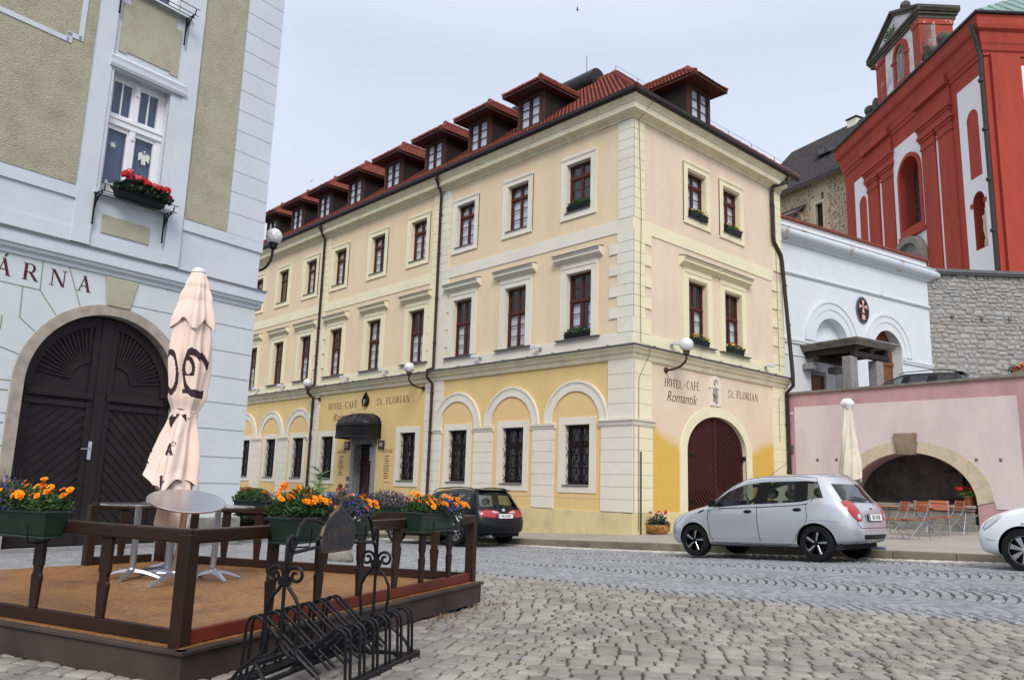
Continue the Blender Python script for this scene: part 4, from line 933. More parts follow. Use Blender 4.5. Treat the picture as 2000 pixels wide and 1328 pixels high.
def cluster(m, c, r, n, pr, mi=0):             # a round head of small petals (geranium)
    c = Vector(c)
    for _ in range(n):
        d = rdir(); d.z = abs(d.z)*1.1-.25; d.normalize(); daisy(m, c+d*r*uni(.75, 1), d, pr, 5, mi, None, 1)
def mound(x0, x1, y0, y1, z, h, n, droop=0.):
    out = []
    for _ in range(n):
        u = uni(0, 1); v = uni(0, 1); e = sin(pi*min(max(u, .04), .96))**.35*sin(pi*min(max(v, .06), .94))**.4
        out.append((x0+(x1-x0)*u, y0+(y1-y0)*v, z+h*e*uni(.1, 1)-(droop*uni(0, 1)**2 if rnd() < .25 else 0)))
    return out
def globe_lamp(foot, out, reach, rise, r, label, metal='rust_iron', pipe=.035):
    t = thing('wall_lamp', label, 'lamp', foot, 0, 'globe lamps on curved wall arms'); o = Vector(out).normalized(); m = MB()
    m.tube([(0, 0, 0), o*.05], [.09, .07], 12)
    m.tube([o*.03, o*.12]+[o*(.12+(reach-.12)*sin(a))+Vector((0, 0, (rise-r-.16)*(1-cos(a)))) for a in [pi/2*i/10 for i in range(1, 11)]]+[o*reach+Vector((0, 0, rise-r-.05))], pipe, 8)
    c = o*reach; m.lathe([(.06, rise-r-.1), (.09, rise-r-.07), (.085, rise-r-.02), (.1, rise-r), (.1, rise-r+.05)], 14, (c.x, c.y, 0)); m.build('lamp_arm', M[metal], t, smooth=True)
    m = MB(); m.ball((c.x, c.y, rise), r, 24, 16); m.build('globe', M['globe'], t, smooth=True)
    return t
for (fx, fy, gx, gy, lab) in ((829, 758, 799.5, 718, 'white globe lamp on the hotel front to the right of the words over the entrance'), (626, 779, 601, 748, 'white globe lamp on the hotel front to the left of the entrance lettering')):
    f = onp(fx, fy, (XC, 0, 0), (1, 0, 0)); g = onp(gx, gy, f, (0, 1, 0)); f.x -= .045
    globe_lamp(f, (-1, 0, 0), f.x-g.x, g.z-f.z, .19, lab)
f = onp(1300, 723, (0, YC, 0), (0, 1, 0)); g = onp(1340.5, 673, f, (1, 0, 0)); f.y -= .005
globe_lamp(f, (0, -1, 0), f.y-g.y, g.z-f.z, .2, 'white globe lamp above the words beside the red-brown gate')
# floodlights on the ledge
def flood(first=None):
    t = thing('floodlight', 'x', 'floodlight', (0, 0, 0), 0, 'small white floodlights above the ledge of the hotel'); m = MB()
    m.hexa([(-.11, -.3, .02), (.11, -.3, .02), (.08, -.12, .05), (-.08, -.12, .05), (-.12, -.3, .14), (.12, -.3, .14), (.09, -.1, .15), (-.09, -.1, .15)]); m.build('housing', M['plastic_white'], t, bevel=.008)
    m = MB(); m.box(-.1, .1, -.315, -.3, .03, .13); m.build('lens', M['lamp_clear'], t); m = MB(); m.tube([(.05, -.12, .1), (.06, 0, .03)], .014, 6); m.box(-.02, .1, -.02, 0, -.02, .08); m.build('bracket', M['galv'], t); return t
fl0 = None
for i, (x, y, side) in enumerate(((938, 698, 'W'), (1055, 680, 'W'), (838, 716, 'W') if False else (756, 724, 'W'), (680, 738, 'W'), (556, 754, 'W'), (506, 760, 'W'), (1308, 672, 'E'), (1492, 715, 'E'))):
    p = onp(x, y, (XC, 0, 0), (1, 0, 0)) if side == 'W' else onp(x, y, (0, YC, 0), (0, 1, 0))
    if fl0 is None: fl0 = o = flood()
    else: o = copy_tree(fl0)
    lab = ['between the first and second main windows left of the left downpipe side', '', '', '', '', '', '', ''][i]
    o['label'] = ['small white floodlight under the third-nearest main window of the left front', 'small white floodlight between the two main windows nearest the hotel corner', 'small white floodlight just left of the right-hand globe lamp above the entrance', 'small white floodlight right of the left-hand globe lamp on the long front', 'small white floodlight above the ledge, next to the leftmost downpipe', 'leftmost small floodlight on the long front of the hotel', 'small white floodlight above the ledge left of the globe lamp over the gate', 'small white floodlight at the far right end of the gated front'][i]
    o.location = (p.x, p.y, p.z-.08); o.rotation_euler = (0, 0, -pi/2 if side == 'W' else 0); o.location = o.location+Vector((-.025, 0, 0) if side == 'W' else (0, -.025, 0))
# window boxes of the hotel
def window_box(w, label, flowers, loc, rz, hang=.0):
    t = thing('window_box', label, 'flower box', loc, rz, 'flower boxes on the hotel windows'); m = MB()
    m.hexa([(-w/2, -.09, 0), (w/2, -.09, 0), (w/2, .07, 0), (-w/2, .07, 0), (-w/2-.02, -.11, .15), (w/2+.02, -.11, .15), (w/2+.02, .08, .15), (-w/2-.02, .08, .15)]); m.build('box', M['black_plastic'], t)
    m = MB(); leaves(m, mound(-w/2, w/2, -.12, .08, .12, .2, 420, hang), .07)
    cols = {'y': 'yellow_petal', 'r': 'red_petal', 'p': 'lobelia'}
    m.build('foliage', M['leaf'], t)
    for k, n in flowers:
        m = MB()
        for p in mound(-w/2, w/2, -.14, .02, .2, .16, n): daisy(m, p, (uni(-.4, .4), -1, uni(.1, .9)), .03, 6, 0, None, 1)
        m.build('blossoms', M[cols[k]], t)
    if hang:
        m = MB()
        for _ in range(7):
            x = uni(-w*.4, w*.4); leaves(m, [(x+uni(-.03, .03), -.13, .08-hang*q) for q in [k/12 for k in range(13)]], .04)
        m.build('trailing_stems', M['leaf_lobelia'], t)
    return t
window_box(.9, 'dark window box with sparse greenery on the half-open top-floor window nearest the corner', [], (XC+.02, YC+2.05, 9.58), -pi/2)
window_box(.95, 'long window box of low green plants on the main-floor window nearest the corner', [('p', 8)], (XC+.0, YC+2.02, 5.62), -pi/2)
for t_, z, l, fl in ((3.15, 9.58, 'window box with yellow blossoms on the upper left window above the gate', [('y', 24), ('r', 12)]), (5.12, 9.58, 'window box with trailing plants on the upper right window above the gate', [('y', 18)]), (3.15, 5.62, 'window box with yellow flowers on the lower window beside the globe lamp', [('y', 22), ('r', 6)]), (5.12, 5.62, 'window box with long trailing stems on the lower right window above the gate', [('y', 26), ('r', 16)])):
    window_box(.92, l, fl, (XC+t_, YC+.0, z), 0, .25)
# ------------------------------------------------------------- the pharmacy house at the left
HA = R(11.18456); HO = Vector((6.875, 15.118, 0)); HD = Vector((cos(HA), sin(HA), 0)); HN = Vector((-sin(HA), cos(HA), 0))
LH = thing('town_house', 'pale blue house with olive roughcast panels and a dark arched double gate', 'building', HO, HA)
def hp_(x, y, off=0): p = onp(x, y, HO+HN*off, HN)-HO; return (p.dot(HD), p.z)
LX = -11.0; TOP = 15.0
m = MB(); gate_o = [(-4.19, -.3), (-1.53, -.3)]+arc(-2.86, 2.65, 1.33, 1.33, 0, pi, 30)
m.plate(rect(LX, -.08, -.4, 4.9), [gate_o], 0, .35); m.box(-.5, -.08, .35, 9, -.4, 4.9); m.build('wall', M['blue_plaster_low'], LH)
m = MB(); win = rect(-3.4, -2.32, 6.03, 8.33); win2 = rect(-3.4, -2.32, 9.95, 12.25)
m.plate(rect(LX, -.05, 4.9, TOP), [win, win2], 0, .3); m.box(-.5, -.05, .3, 9, 4.9, TOP); m.build('wall', M['blue_plaster'], LH)
m = MB(); m.box(LX+.1, -.7, .9, 8.8, -.2, TOP-.3); m.build('unlit_interior', M['unlit_interior'], LH)  # dark-coloured filler box, its colour gives the gloom behind the panes
m = MB(); m.sweep([(LX, 0), (-.06, 0), (-.06, 9)], [(-.05, 4.6), (.03, 4.63), (.04, 4.68), (.09, 4.72), (.1, 4.76), (.13, 4.78), (.13, 4.97), (.15, 4.98), (.15, 5.0), (-.05, 5.05)]); m.build('cornice', M['blue_plaster'], LH)
m = MB(); m.sweep([(LX, 0), (-.06, 0), (-.06, 9)], [(-.02, 5.0), (.16, 4.985), (.16, 5.0), (-.02, 5.06)]); m.build('ledge_flashing', M['lead'], LH)
m = MB(); m.box(LX, -3.76, -.035, .02, 5.8, 6.0); m.box(-1.8, -.02, -.035, .02, 5.8, 6.0); m.box(LX, -3.76, -.02, .02, 5.06, 5.3); m.box(-3.76, -1.8, -.015, .02, 5.06, 5.26); m.build('band', M['blue_plaster'], LH)
# corner courses with fine joints
m = MB(); z = 6.0; zs = [6.0]+[6.43+.4335*i for i in range(20)]
for a, b in zip(zs, zs[1:]): m.box(-.86, -.02, -.03, .02, a+.008, b-.008)
m.box(-.85, -.03, -.02, .02, 6.0, zs[-1]); m.build('corner_courses', M['blue_plaster'], LH)
zs = [.52, 1.16, 1.65, 2.17, 2.67, 3.17, 3.67, 4.18, 4.6]; m = MB()
def arch_x(z, r=1.47): return -2.86+sqrt(max(0, r*r-max(0, z-2.65)**2)) if z < 2.65+r else -2.86
for a, b in zip(zs, zs[1:]):
    m.plate([(arch_x(a)+.01, a+.011), (-.05, a+.011), (-.05, b-.011), (arch_x(b)+.01, b-.011)]+([(arch_x((a+b)/2)+.01, (a+b)/2)] if b > 2.7 and arch_x((a+b)/2) > arch_x(b) else []), [], -.02, .02)
    m.box(-.3, -.05, -.0, 8.9, a+.011, b-.011) if False else None
m.build('wall_courses', M['blue_plaster_low'], LH)
m = MB()
for q in ([(200, 165), (185, 300), (262, 420)], [(320, 190), (372, 380)], [(0, 258), (185, 300)], [(105, 285), (90, 425), (165, 495)], [(10, 415), (0, 480)], [(-60, 400), (10, 415), (90, 425)][0:0], [(0, 560), (92, 598)], [(0, 712), (50, 718)], [(0, 866), (30, 868)], [(780, 293), (693, 440)], [(635, 258), (600, 390)], [(0, 1018), (12, 1020)]):
    pts = [hp_(x/2.371, 440+y/2.371) for x, y in q]
    for a, b in zip(pts, pts[1:]): m.bar((a[0], -.001, a[1]), (b[0], -.001, b[1]), .014, .008, up=(0, 1, 0))
for z in (.5, 1.0, 1.5, 2.0, 2.5): m.box(LX, -4.36, -.004, .004, z-.01, z+.01)
for a in (150, 165): m.bar((-2.86+1.5*cos(R(a)), -.001, 2.65+1.5*sin(R(a))), (-2.86+2.3*cos(R(a)), -.001, 2.65+2.3*sin(R(a))), .02, .008, up=(0, 1, 0)) if False else None
m.build('voussoir_joints', M['joint_olive'], LH)
m = MB(); m.plate([(-3.09, 4.6), (-2.52, 4.6), (-2.62, 4.1), (-3.02, 4.1)], [], -.05, .02); m.build('keystone', M['roughcast_lite'], LH, bevel=.012)
# stone arch round the gate
def ring_pts(ro, ri, z0): return [(-2.86+ro, z0)]+arc(-2.86, 2.65, ro, ro, 0, pi, 40)+[(-2.86-ro, z0), (-2.86-ri, z0)]+arc(-2.86, 2.65, ri, ri, 0, pi, 40)[::-1]+[(-2.86+ri, z0)]
m = MB(); m.plate(ring_pts(1.47, 1.29, -.3), [], -.03, .34); m.build('gate_arch', M['stone_arch'], LH, bevel=.012)
m = MB(); m.plate(rect(-1.3, .0, -.4, .54), [], -.08, .1); m.box(-.2, .0, .1, 9, -.4, .54); m.box(LX, -4.4, -.08, .1, -.4, .54); m.build('plinth', M['grey_stone'], LH, bevel=.02)
# gate leaves
for sg in (-1, 1):
    def X(u): return -2.86+sg*u
    m = MB(); o_ = [(X(.0), .1), (X(1.28), .1)]+[(X(1.28*cos(a)), 2.65+1.28*sin(a)) for a in [pi/2*i/18 for i in range(19)]]
    m.plate(o_, [], .2, .26); m.box(*sorted((X(.0), X(.09))), .15, .2, .1, 3.9); 
    # frame, rails
    m.box(*sorted((X(.13), X(1.2))), .165, .2, .12, .3); m.box(*sorted((X(.12), X(1.22))), .13, .2, 2.5, 2.62); m.box(*sorted((X(.15), X(1.2))), .16, .2, 2.36, 2.44)
    ring = [(X(1.27*cos(a)), 2.65+1.27*sin(a)) for a in [pi/2*i/18 for i in range(19)]]; ri = [(X(1.1*cos(a)), 2.65+1.1*sin(a)) for a in [pi/2*i/18 for i in range(19)]]
    m.plate(ring+ri[::-1], [], .165, .2); m.box(*sorted((X(1.1), X(1.28))), .17, .2, .1, 2.6); m.box(*sorted((X(.09), X(.2))), .17, .2, .1, 3.8)
    for i in range(15):                     # fan of narrow boards
        a = R(6+i*5.7); c = (X(.22), 2.8); m.bar((c[0]+sg*.3*cos(a), .19, c[1]+.3*sin(a)), (c[0]+sg*min(.86, (.86))*cos(a), .19, c[1]+min(.92, .95)*sin(a)), .03, .035, up=(0, 1, 0))
    for i in range(-1, 22):                 # chevron boards
        p0 = None; pts = []
        for k in range(41):
            u = .2+.9*k/40; z = .3+i*.17-(u if True else 0)*.95+.0; z = z+.1
            if .32 < z < 2.34: pts.append((u, z))
        if len(pts) > 2: m.bar((X(pts[0][0]), .196, pts[0][1]), (X(pts[-1][0]), .196, pts[-1][1]), .022, .03, up=(0, 1, 0))
    g = m.build('gate_leaf', M['gate_dark'], LH)
    if sg < 0:
        m = MB(); m.box(X(.08)-.03, X(.08)+.03, .12, .17, 1.5, 1.8); m.tube([(X(.08), .12, 1.68), (X(.08), .06, 1.68), (X(.26), .06, 1.67)], .012, 6); m.build('handle', M['steel'], g)
    m = MB(); m.tube([(X(1.22), .1, 2.58), (X(1.42), .0, 2.6)], .03, 6); m.box(*sorted((X(1.15), X(1.36))), .1, .17, 2.53, 2.63); m.build('hinge', M['iron'], g)
m = MB(); m.box(-4.2, -1.5, -.1, .5, -.3, .1); m.build('threshold', M['granite'], LH)
# lettering
m = MB()
for c, a, b, z in (('Á', -28, 53, 0), ('R', 97, 180, 0), ('N', 222, 312, 0), ('A', 352, 424, 0)):
    y = {'Á': 232, 'R': 252, 'N': 281, 'A': 308}[c]; p0 = hp_(a/2.371, 440+y/2.371); p1 = hp_(b/2.371, 440+y/2.371); letters(m, c, p0[0], p1[0]+.01, 4.26, .27)
m.build('wall_lettering', M['dark_text'], LH)
# roughcast panels
m = MB(); m.plate([(LX, 6.03), (-3.79, 6.03), (-3.79, TOP), (LX, TOP)], [], -.018, .01); m.build('roughcast_panel', M['roughcast'], LH)
m = MB(); m.plate(rect(-1.8, -.88, 6.03, TOP), [], -.018, .01); m.build('roughcast_panel', M['roughcast'], LH)
m = MB(); st = [(-3.37, 8.68), (-3.22, 8.68), (-3.22, 8.72), (-2.4, 8.72), (-2.4, 8.68), (-2.24, 8.68), (-2.24, 9.62), (-2.36, 9.62), (-2.36, 9.85), (-3.24, 9.85), (-3.24, 9.62), (-3.37, 9.62)]; m.plate(st, [], -.02, .01); m.build('roughcast_panel', M['roughcast_lite'], LH)
m = MB(); m.plate(rect(-3.28, -2.42, 5.34, 5.66), [], -.02, .01); m.build('roughcast_panel', M['roughcast_lite'], LH)
m = MB()
for a, b in (((LX, 8.46), (-4.2, 8.46)), ((-4.2, 8.42), (-4.2, 8.6)), ((-4.24, 8.57), (-4.0, 8.57)), ((-4.02, 8.53), (-4.02, TOP))): m.bar((a[0], -.022, a[1]), (b[0], -.022, b[1]), .085, .02, up=(0, 1, 0))
m.build('panel_fillet', M['blue_plaster'], LH)
m = MB(); m.box(-3.76, -3.46, -.05, .02, 5.06, TOP); m.box(-2.12, -1.82, -.05, .02, 5.06, TOP); m.build('window_pilaster', M['blue_plaster'], LH)
m = MB()
for dz in (0, 3.92):
    m.plate(rect(-3.46, -2.12, 6.0+dz, 8.33+dz), [rect(-3.4, -2.32, 6.03+dz, 8.3+dz)], -.03, .02)
    m.sweep([(-3.5, 0), (-2.06, 0)], [(0, 8.33+dz), (.08, 8.33+dz), (.1, 8.38+dz), (.1, 8.44+dz), (.06, 8.46+dz), (.08, 8.53+dz), (0, 8.6+dz)])
    m.box(-3.5, -2.1, -.1, .1, 5.98+dz, 6.03+dz)
m.build('window_moulding', M['blue_plaster'], LH)
def house_window(dz):
    m = MB(); f = .2
    m.plate(rect(-3.4, -2.32, 6.03, 8.33), [rect(-3.33, -2.39, 6.08, 7.36), rect(-3.33, -2.39, 7.54, 8.26)], .16, .25); m.box(-3.4, -2.32, .13, .18, 7.38, 7.52); m.box(-3.4, -2.32, .11, .16, 7.49, 7.53)
    for s in (-1, 1):
        x0, x1 = sorted((-2.86+s*.03, -2.86+s*.47)); m.plate(rect(x0, x1, 6.08, 7.36), [rect(x0+.05, x1-.05, 6.14, 7.3)], .175, .23); m.plate(rect(x0, x1, 7.54, 8.26), [rect(x0+.05, x1-.05, 7.6, 8.2)], .175, .23); m.box((x0+x1)/2-.012, (x0+x1)/2+.012, .185, .22, 7.6, 8.2)
    m.box(-2.91, -2.81, .14, .2, 6.08, 8.26); m.box(-2.89, -2.83, .12, .15, 7.2, 7.34); m.box(-2.89, -2.83, .12, .15, 8.05, 8.2)
    o = m.build('window', M['window_white'], LH); g = MB(); g.add([(-3.33, .2, 6.08), (-2.39, .2, 6.08), (-2.39, .2, 8.26), (-3.33, .2, 8.26)], [(0, 1, 2, 3)]); g.build('pane', M['glass'], o); b = MB(); b.box(-3.33, -2.39, .26, .27, 6.08, 8.3); b.build('blind', M['blind_grey'], o); return o
w = house_window(0)
# paper decorations behind the panes
m = MB(); s6 = []
for i in range(12): a = pi*i/6; r_ = .075 if i % 2 == 0 else .03; s6.append((-3.16+r_*cos(a), 7.02+r_*sin(a)))
m.plate(s6, [], .19, .195); m.build('paper_star', M['paper'], w)
m = MB(); m.plate([(-2.62, 6.85), (-2.54, 6.85), (-2.54, 6.95), (-2.48, 6.9), (-2.47, 7.04), (-2.53, 7.08), (-2.56, 7.02), (-2.58, 7.07), (-2.6, 7.02), (-2.63, 7.08), (-2.69, 7.04), (-2.68, 6.9), (-2.62, 6.95)], [], .19, .195); m.ball((-2.58, .19, 7.09), .02, 8, 6); m.build('paper_angel', M['paper'], w)
m = MB(); m.plate([(-3.32, 6.1), (-2.95, 6.1), (-2.98, 6.24), (-3.04, 6.2), (-3.08, 6.33), (-3.15, 6.3), (-3.2, 6.38), (-3.25, 6.26), (-3.32, 6.22)], [], .19, .195); m.build('paper_village', M['paper'], w)
w2 = copy_tree(w, LH); w2.location = (0, 0, 3.92)
# wrought-iron flower rails
def flower_rail(dz, lab):
    t = thing('flower_rail', lab, 'iron rail', HO+Vector((0, 0, dz)), HA, 'iron flower rails under the windows of the blue house')
    for x in (-3.46, -2.2):
        m = MB(); m.tube([(x, -.06, 5.98), (x, -.06, 5.5), (x, -.07, 5.46)], .016, 6); m.tube([(x, -.06, 5.97), (x, -.34, 5.97), (x, -.36, 6.06)], .012, 6)
        m.tube([(x, -.06-.24*(1-cos(a)), 5.6+.34*sin(a)) for a in [pi/2*i/8 for i in range(9)]], .014, 6)
        m.tube([(x, -.13+.05*cos(a)*(1-a/12), 5.85+.05*sin(a)*(1-a/12)) for a in [i*.5 for i in range(14)]], .008, 5); m.ball((x, -.06, 5.44), .02, 6, 5); m.build('bracket', M['iron'], t)
    m = MB()
    for y, z in ((-.32, 5.97), (-.2, 5.97), (-.1, 5.97), (-.36, 6.08)): m.tube([(-3.5, y, z), (-2.12, y, z)], .008, 5)
    m.build('rails', M['iron'], t); return t
r1 = flower_rail(0, 'wrought-iron flower rail under the white window, red geraniums on it')
flower_rail(3.92, 'iron flower rail at the upper edge of the picture above the roughcast field')
t = thing('geranium_box', 'black box of red and pink geraniums on the iron rail of the white window', 'flower box', HO+HD*-2.78+HN*-.22+Vector((0, 0, 5.98)), HA)
m = MB(); m.hexa([(-.42, -.09, 0), (.42, -.09, 0), (.42, .07, 0), (-.42, .07, 0), (-.45, -.11, .16), (.45, -.11, .16), (.45, .09, .13), (-.45, .09, .13)]); m.build('box', M['black_plastic'], t, bevel=.01)
m = MB(); leaves(m, mound(-.45, .48, -.18, .12, .1, .26, 1100), .085, narrow=.8); m.build('foliage', M['leaf_dark'], t)
m = MB()
for i in range(11):
    x = -.36+.84*i/10+uni(-.03, .03); cluster(m, (x, uni(-.2, .0), uni(.3, .44)-.07*(i > 7)), .075, 80, .024, 0 if i in (1, 2, 3, 6) else 1)
m.build('blossoms', [M['pink_petal'], M['red_petal']], t)
f = HO+HD*-.05+HN*.35+Vector((0, 0, 5.52)); g = onp(535, 462, HO+HN*.35, HN)
globe_lamp(f, HD, (g-f).dot(HD), g.z-f.z, .175, 'white globe lamp on a black arm at the corner of the blue house', 'iron', .03)
# ------------------------------------------------------------- the terrace wall with its arched recess
PX = 25.3
def TP(p): return (PX+p.y, -p.x, p.z)       # x to the right as seen from the square, y into the wall
PW = thing('terrace_wall', 'pink rendered terrace wall with an arched stone recess and a pale panel', 'wall', (0, 0, 0))
def ptop(u): return 4.62+(u+13.9)*.0105
ac, hw_o, hw_i = -9.7, 2.26, 1.83
ai = arc(ac, 1.12, hw_i, 1.5, 0, pi, 40); ao = arc(ac, 1.26, hw_o, 1.72, 0, pi, 40)
m = MB(TP); m.plate([(-14.6, -.8), (2.5, -.8), (2.5, ptop(2.5)), (-14.6, ptop(-14.6))], [[(ac-1.83, .3), (ac+1.83, .3)]+ai], 0, .8); m.build('wall', M['pink'], PW)
m = MB(TP); m.plate(rect(-13.3, -6.69, 1.05, 4.19), [[(ac-2.3, .9), (ac+2.3, .9), (ac+2.3, 1.26)]+ao[1:-1]+[(ac-2.3, 1.26)]], -.02, .01, rim=True) if False else m.plate([(-13.3, 1.05), (ac-2.3, 1.05)]+ao[::-1]+[(ac+2.3, 1.05), (-6.66, 1.05), (-6.69, 4.19), (-13.3, 4.19)], [], -.02, .01)
m.box(-14.5, -13.33, -.02, .01, 3.94, 4.03); m.box(-6.5, -5, -.02, .01, 3.84, 3.93); m.build('panel', M['pale_pink'], PW)
m = MB(TP); m.plate([(-6.4, 1.05), (2.4, 1.05), (2.4, 3.84), (-6.4, 3.84)], [], -.004, .01); m.build('panel', M['pink'], PW)
m = MB(TP)
n = 11
for i in range(n):
    a0 = pi*i/n+.0012; a1 = pi*(i+1)/n-.0012
    if i == n//2: continue
    q = [(ac+hw_o*cos(a0+(a1-a0)*k/4), 1.26+1.72*sin(a0+(a1-a0)*k/4)) for k in range(5)]; r_ = [(ac+(hw_i)*cos(a0+(a1-a0)*k/4), 1.14+1.5*sin(a0+(a1-a0)*k/4)) for k in range(5)]
    m.plate(q+r_[::-1], [], -.03, .5)
m.build('arch_stones', M['sandstone'], PW)
m = MB(TP); m.plate([(-10.06, 3.22), (-9.38, 3.22), (-9.48, 2.56), (-9.98, 2.56)], [], -.12, .3); m.build('keystone', M['brown_stone'], PW, bevel=.02)
m = MB(TP); u = -14.6
while u < 2.4: l = uni(.9, 1.1); m.hexa([(u+.005, -.08, ptop(u)), (u+l-.005, -.08, ptop(u+l)), (u+l-.005, .9, ptop(u+l)), (u+.005, .9, ptop(u)), (u+.005, -.09, ptop(u)+.07), (u+l-.005, -.09, ptop(u+l)+.07), (u+l-.005, .9, ptop(u+l)+.09), (u+.005, .9, ptop(u)+.09)]); u += l
m.build('coping', M['grey_stone'], PW)
m = MB(TP)
for u, z in ((-12.54, 2.42), (-11.9, 2.43), (-7.82, 2.41), (-7.2, 2.4)): m.box(u-.04, u+.04, -.024, -.015, z-.05, z+.05)
m.build('weep_hole', M['niche_dark'], PW); m = MB(TP); m.box(-13.62, -13.36, -.03, 0, 2.64, 2.92); m.build('vent_grille', M['lead'], PW)
m = MB(TP); m.box(ac-2.3, ac+2.3, 2.0, 2.1, .2, 3.4); m.box(ac-2.35, ac-1.84, .7, 2.7, .2, 3.4); m.box(ac+1.84, ac+2.35, .7, 2.7, .2, 3.4); m.box(ac-2.3, ac+2.3, .7, 2.7, 2.7, 3.4); m.box(ac-2.3, ac+2.3, .8, 2.7, .1, .9)
m.box(ac+.3, ac+.9, 1.75, 2.0, 1.3, 2.1); m.build('recess', M['niche_dark'], PW)
m = MB(TP); m.box(ac-1.84, ac+1.78, -.12, .8, 1.03, 1.13); m.box(ac-1.8, ac+1.74, -.07, .8, .95, 1.03); m.box(ac-1.8, ac+1.72, -.02, .8, .58, .95); m.box(ac-1.84, ac+1.8, -.16, .8, .2, .59); m.build('parapet', M['grey_stone'], PW, bevel=.02)
t = thing('geranium_pot', 'terracotta pot of red geraniums on the stone ledge of the arched recess', 'flower pot', (PX+.25, 8.17, 1.135)); m = MB(); m.lathe([(.1, 0), (.14, .22), (.155, .22), (.155, .26), (.12, .26)], 16); m.build('pot', M['terracotta'], t)
m = MB(); leaves(m, mound(-.2, .2, -.2, .2, .22, .22, 260), .08, narrow=.8); m.build('foliage', M['grass'], t)
m = MB()
for x, y, z in ((-.16, .16, .44), (0, .1, .47), (-.05, -.12, .46), (.05, -.28, .38), (0, -.36, .36), (.1, .02, .42), (-.05, .25, .45)): cluster(m, (x, y, z), .075, 30, .03)
m.build('blossoms', M['red_petal'], t)
# terrace behind the wall
mb = MB(); mb.add([(26.0, 13.9, 4.0), (26.0, -3, 4.1), (46, -3, 4.3), (46, 16, 4.2), (26, 16, 4.0)], [(0, 1, 2, 3, 4)]); struct(mb.build('terrace', M['pavement']))
# ------------------------------------------------------------- white gatehouse
GA = R(-10.3); GO = Vector((27.05, 14.58, 0)); GD = Vector((cos(GA), sin(GA), 0)); GN = Vector((-sin(GA), cos(GA), 0))
GH = thing('gatehouse', 'white gatehouse front with two arches and a small oval cross emblem', 'building', GO, GA)
a2 = [(5.62, 3.9), (7.6, 3.9)]+arc(6.61, 7.1, .99, 1.3, 0, pi, 24)
m = MB(); m.plate(rect(-1.0, 9.85, 3.5, 11.35), [a2, [(1.93, 6.95), (3.93, 6.95)]+arc(2.93, 7.1, 1.0, 1.04, 0, pi, 20), [(1.55, 3.9), (3.95, 3.9), (3.95, 6.7), (1.55, 6.7)]], 0, .7); m.box(-1, 9.85, .7, 5, 3.5, 11.3) if False else m.box(9.4, 9.85, .7, 6, 3.5, 11.3); m.build('wall', M['pale_blue'], GH)
m = MB(); m.box(-1.0, 9.86, -.005, .5, 11.35, 11.66); m.build('parapet', M['church_white'], GH)
m = MB()
for i in range(36): m.box(-1.0+i*.305, -1.0+i*.305+.3, -.12, .6, 11.67, 11.76)
m.build('coping_tiles', M['tile_cap'], GH)
m = MB(); m.sweep([(-.9, 0), (9.9, 0), (9.9, 6)], [(-.05, 10.72), (.06, 10.74), (.1, 10.82), (.2, 10.86), (.32, 10.93), (.38, 11.02), (.38, 11.12), (.3, 11.22), (.34, 11.24), (.34, 11.28), (-.05, 11.33)]); m.build('cornice', M['cornice_blue'], GH, smooth=True, sharp=40)
m = MB(); m.sweep([(-.9, 0), (9.84, 0)], [(-.02, 9.48), (.05, 9.5), (.09, 9.56), (.06, 9.63), (-.02, 9.66)]); m.build('moulding', M['cornice_blue'], GH)
for c in (2.93, 6.61):
    for ro, ri, o, zr in ((1.62, 1.3, .05, 1.68), (1.66, 1.56, .08, 1.72), (1.36, 1.02, .025, 1.36)):
        m = MB(); b_o = arc(c, 7.1, ro, zr, 0, pi, 36); b_i = arc(c, 7.1, ri, zr-(ro-ri), 0, pi, 36); m.plate(b_o+b_i[::-1], [], -o, .02); m.build('arch_moulding', M['pale_blue'], GH)
m = MB()
for a, b in ((-.9, 1.5), (7.62, 9.84)):
    m.box(a, b, -.09, .02, 6.95, 7.02); m.box(a, b, -.06, .02, 6.86, 6.95); m.box(a, b, -.03, .02, 6.4, 6.46)
m.build('impost', M['pale_blue'], GH)
m = MB(); m.plate(a2, [], .45, .5); 
for i in range(26):
    x0 = 5.65+i*.15
    m.bar((x0, .445, 4.0+0), (x0-1.4, .445, 8.4), .03, .02, up=(0, 1, 0)) if False else None
m.box(5.6, 7.6, .4, .46, 6.75, 6.9); m.build('gate', M['oak'], GH)
m = MB(); m.box(1.5, 4.0, .68, .75, 3.9, 6.8); m.box(1.6, 4.2, .35, .42, 6.85, 8.4); m.build('recess_back', M['pale_blue'], GH)
m = MB(); m.plate(rect(1.93, 3.15, 3.9, 6.05), [rect(2.05, 3.03, 3.9, 5.9)], .5, .7); m.build('door_surround', M['granite'], GH); m = MB(); m.box(2.05, 3.03, .6, .66, 3.9, 5.9); m.build('door', M['oak'], GH)
m = MB(); e_ = [(4.95+.42*cos(a), 8.75+.56*sin(a)) for a in [2*pi*i/32 for i in range(32)]]; m.plate(e_, [], -.05, .02); em = m.build('emblem', M['lead'], GH, bevel=.01)
m = MB(); m.plate([(4.95+.36*cos(a), 8.75+.5*sin(a)) for a in [2*pi*i/32 for i in range(32)]], [], -.06, .0); m.build('emblem_field', M['emblem_black'], em)
m = MB()
for k in range(4):
    a = pi/2*k; c, s = cos(a), sin(a)
    for q in ([(.0, .0), (.1, .3), (0, .24)], [(.0, .0), (0, .24), (-.1, .3)]): m.plate([(4.95+(x*c-y*s)*.95, 8.9+(x*s+y*c)*.95) for x, y in q], [], -.07, 0)
m.plate([(4.95+(.17 if i % 2 == 0 else .075)*cos(pi*i/6+pi/2), 8.45+(.17 if i % 2 == 0 else .075)*sin(pi*i/6+pi/2)) for i in range(12)], [], -.07, 0); m.build('cross_and_star', M['emblem_pink'], em)
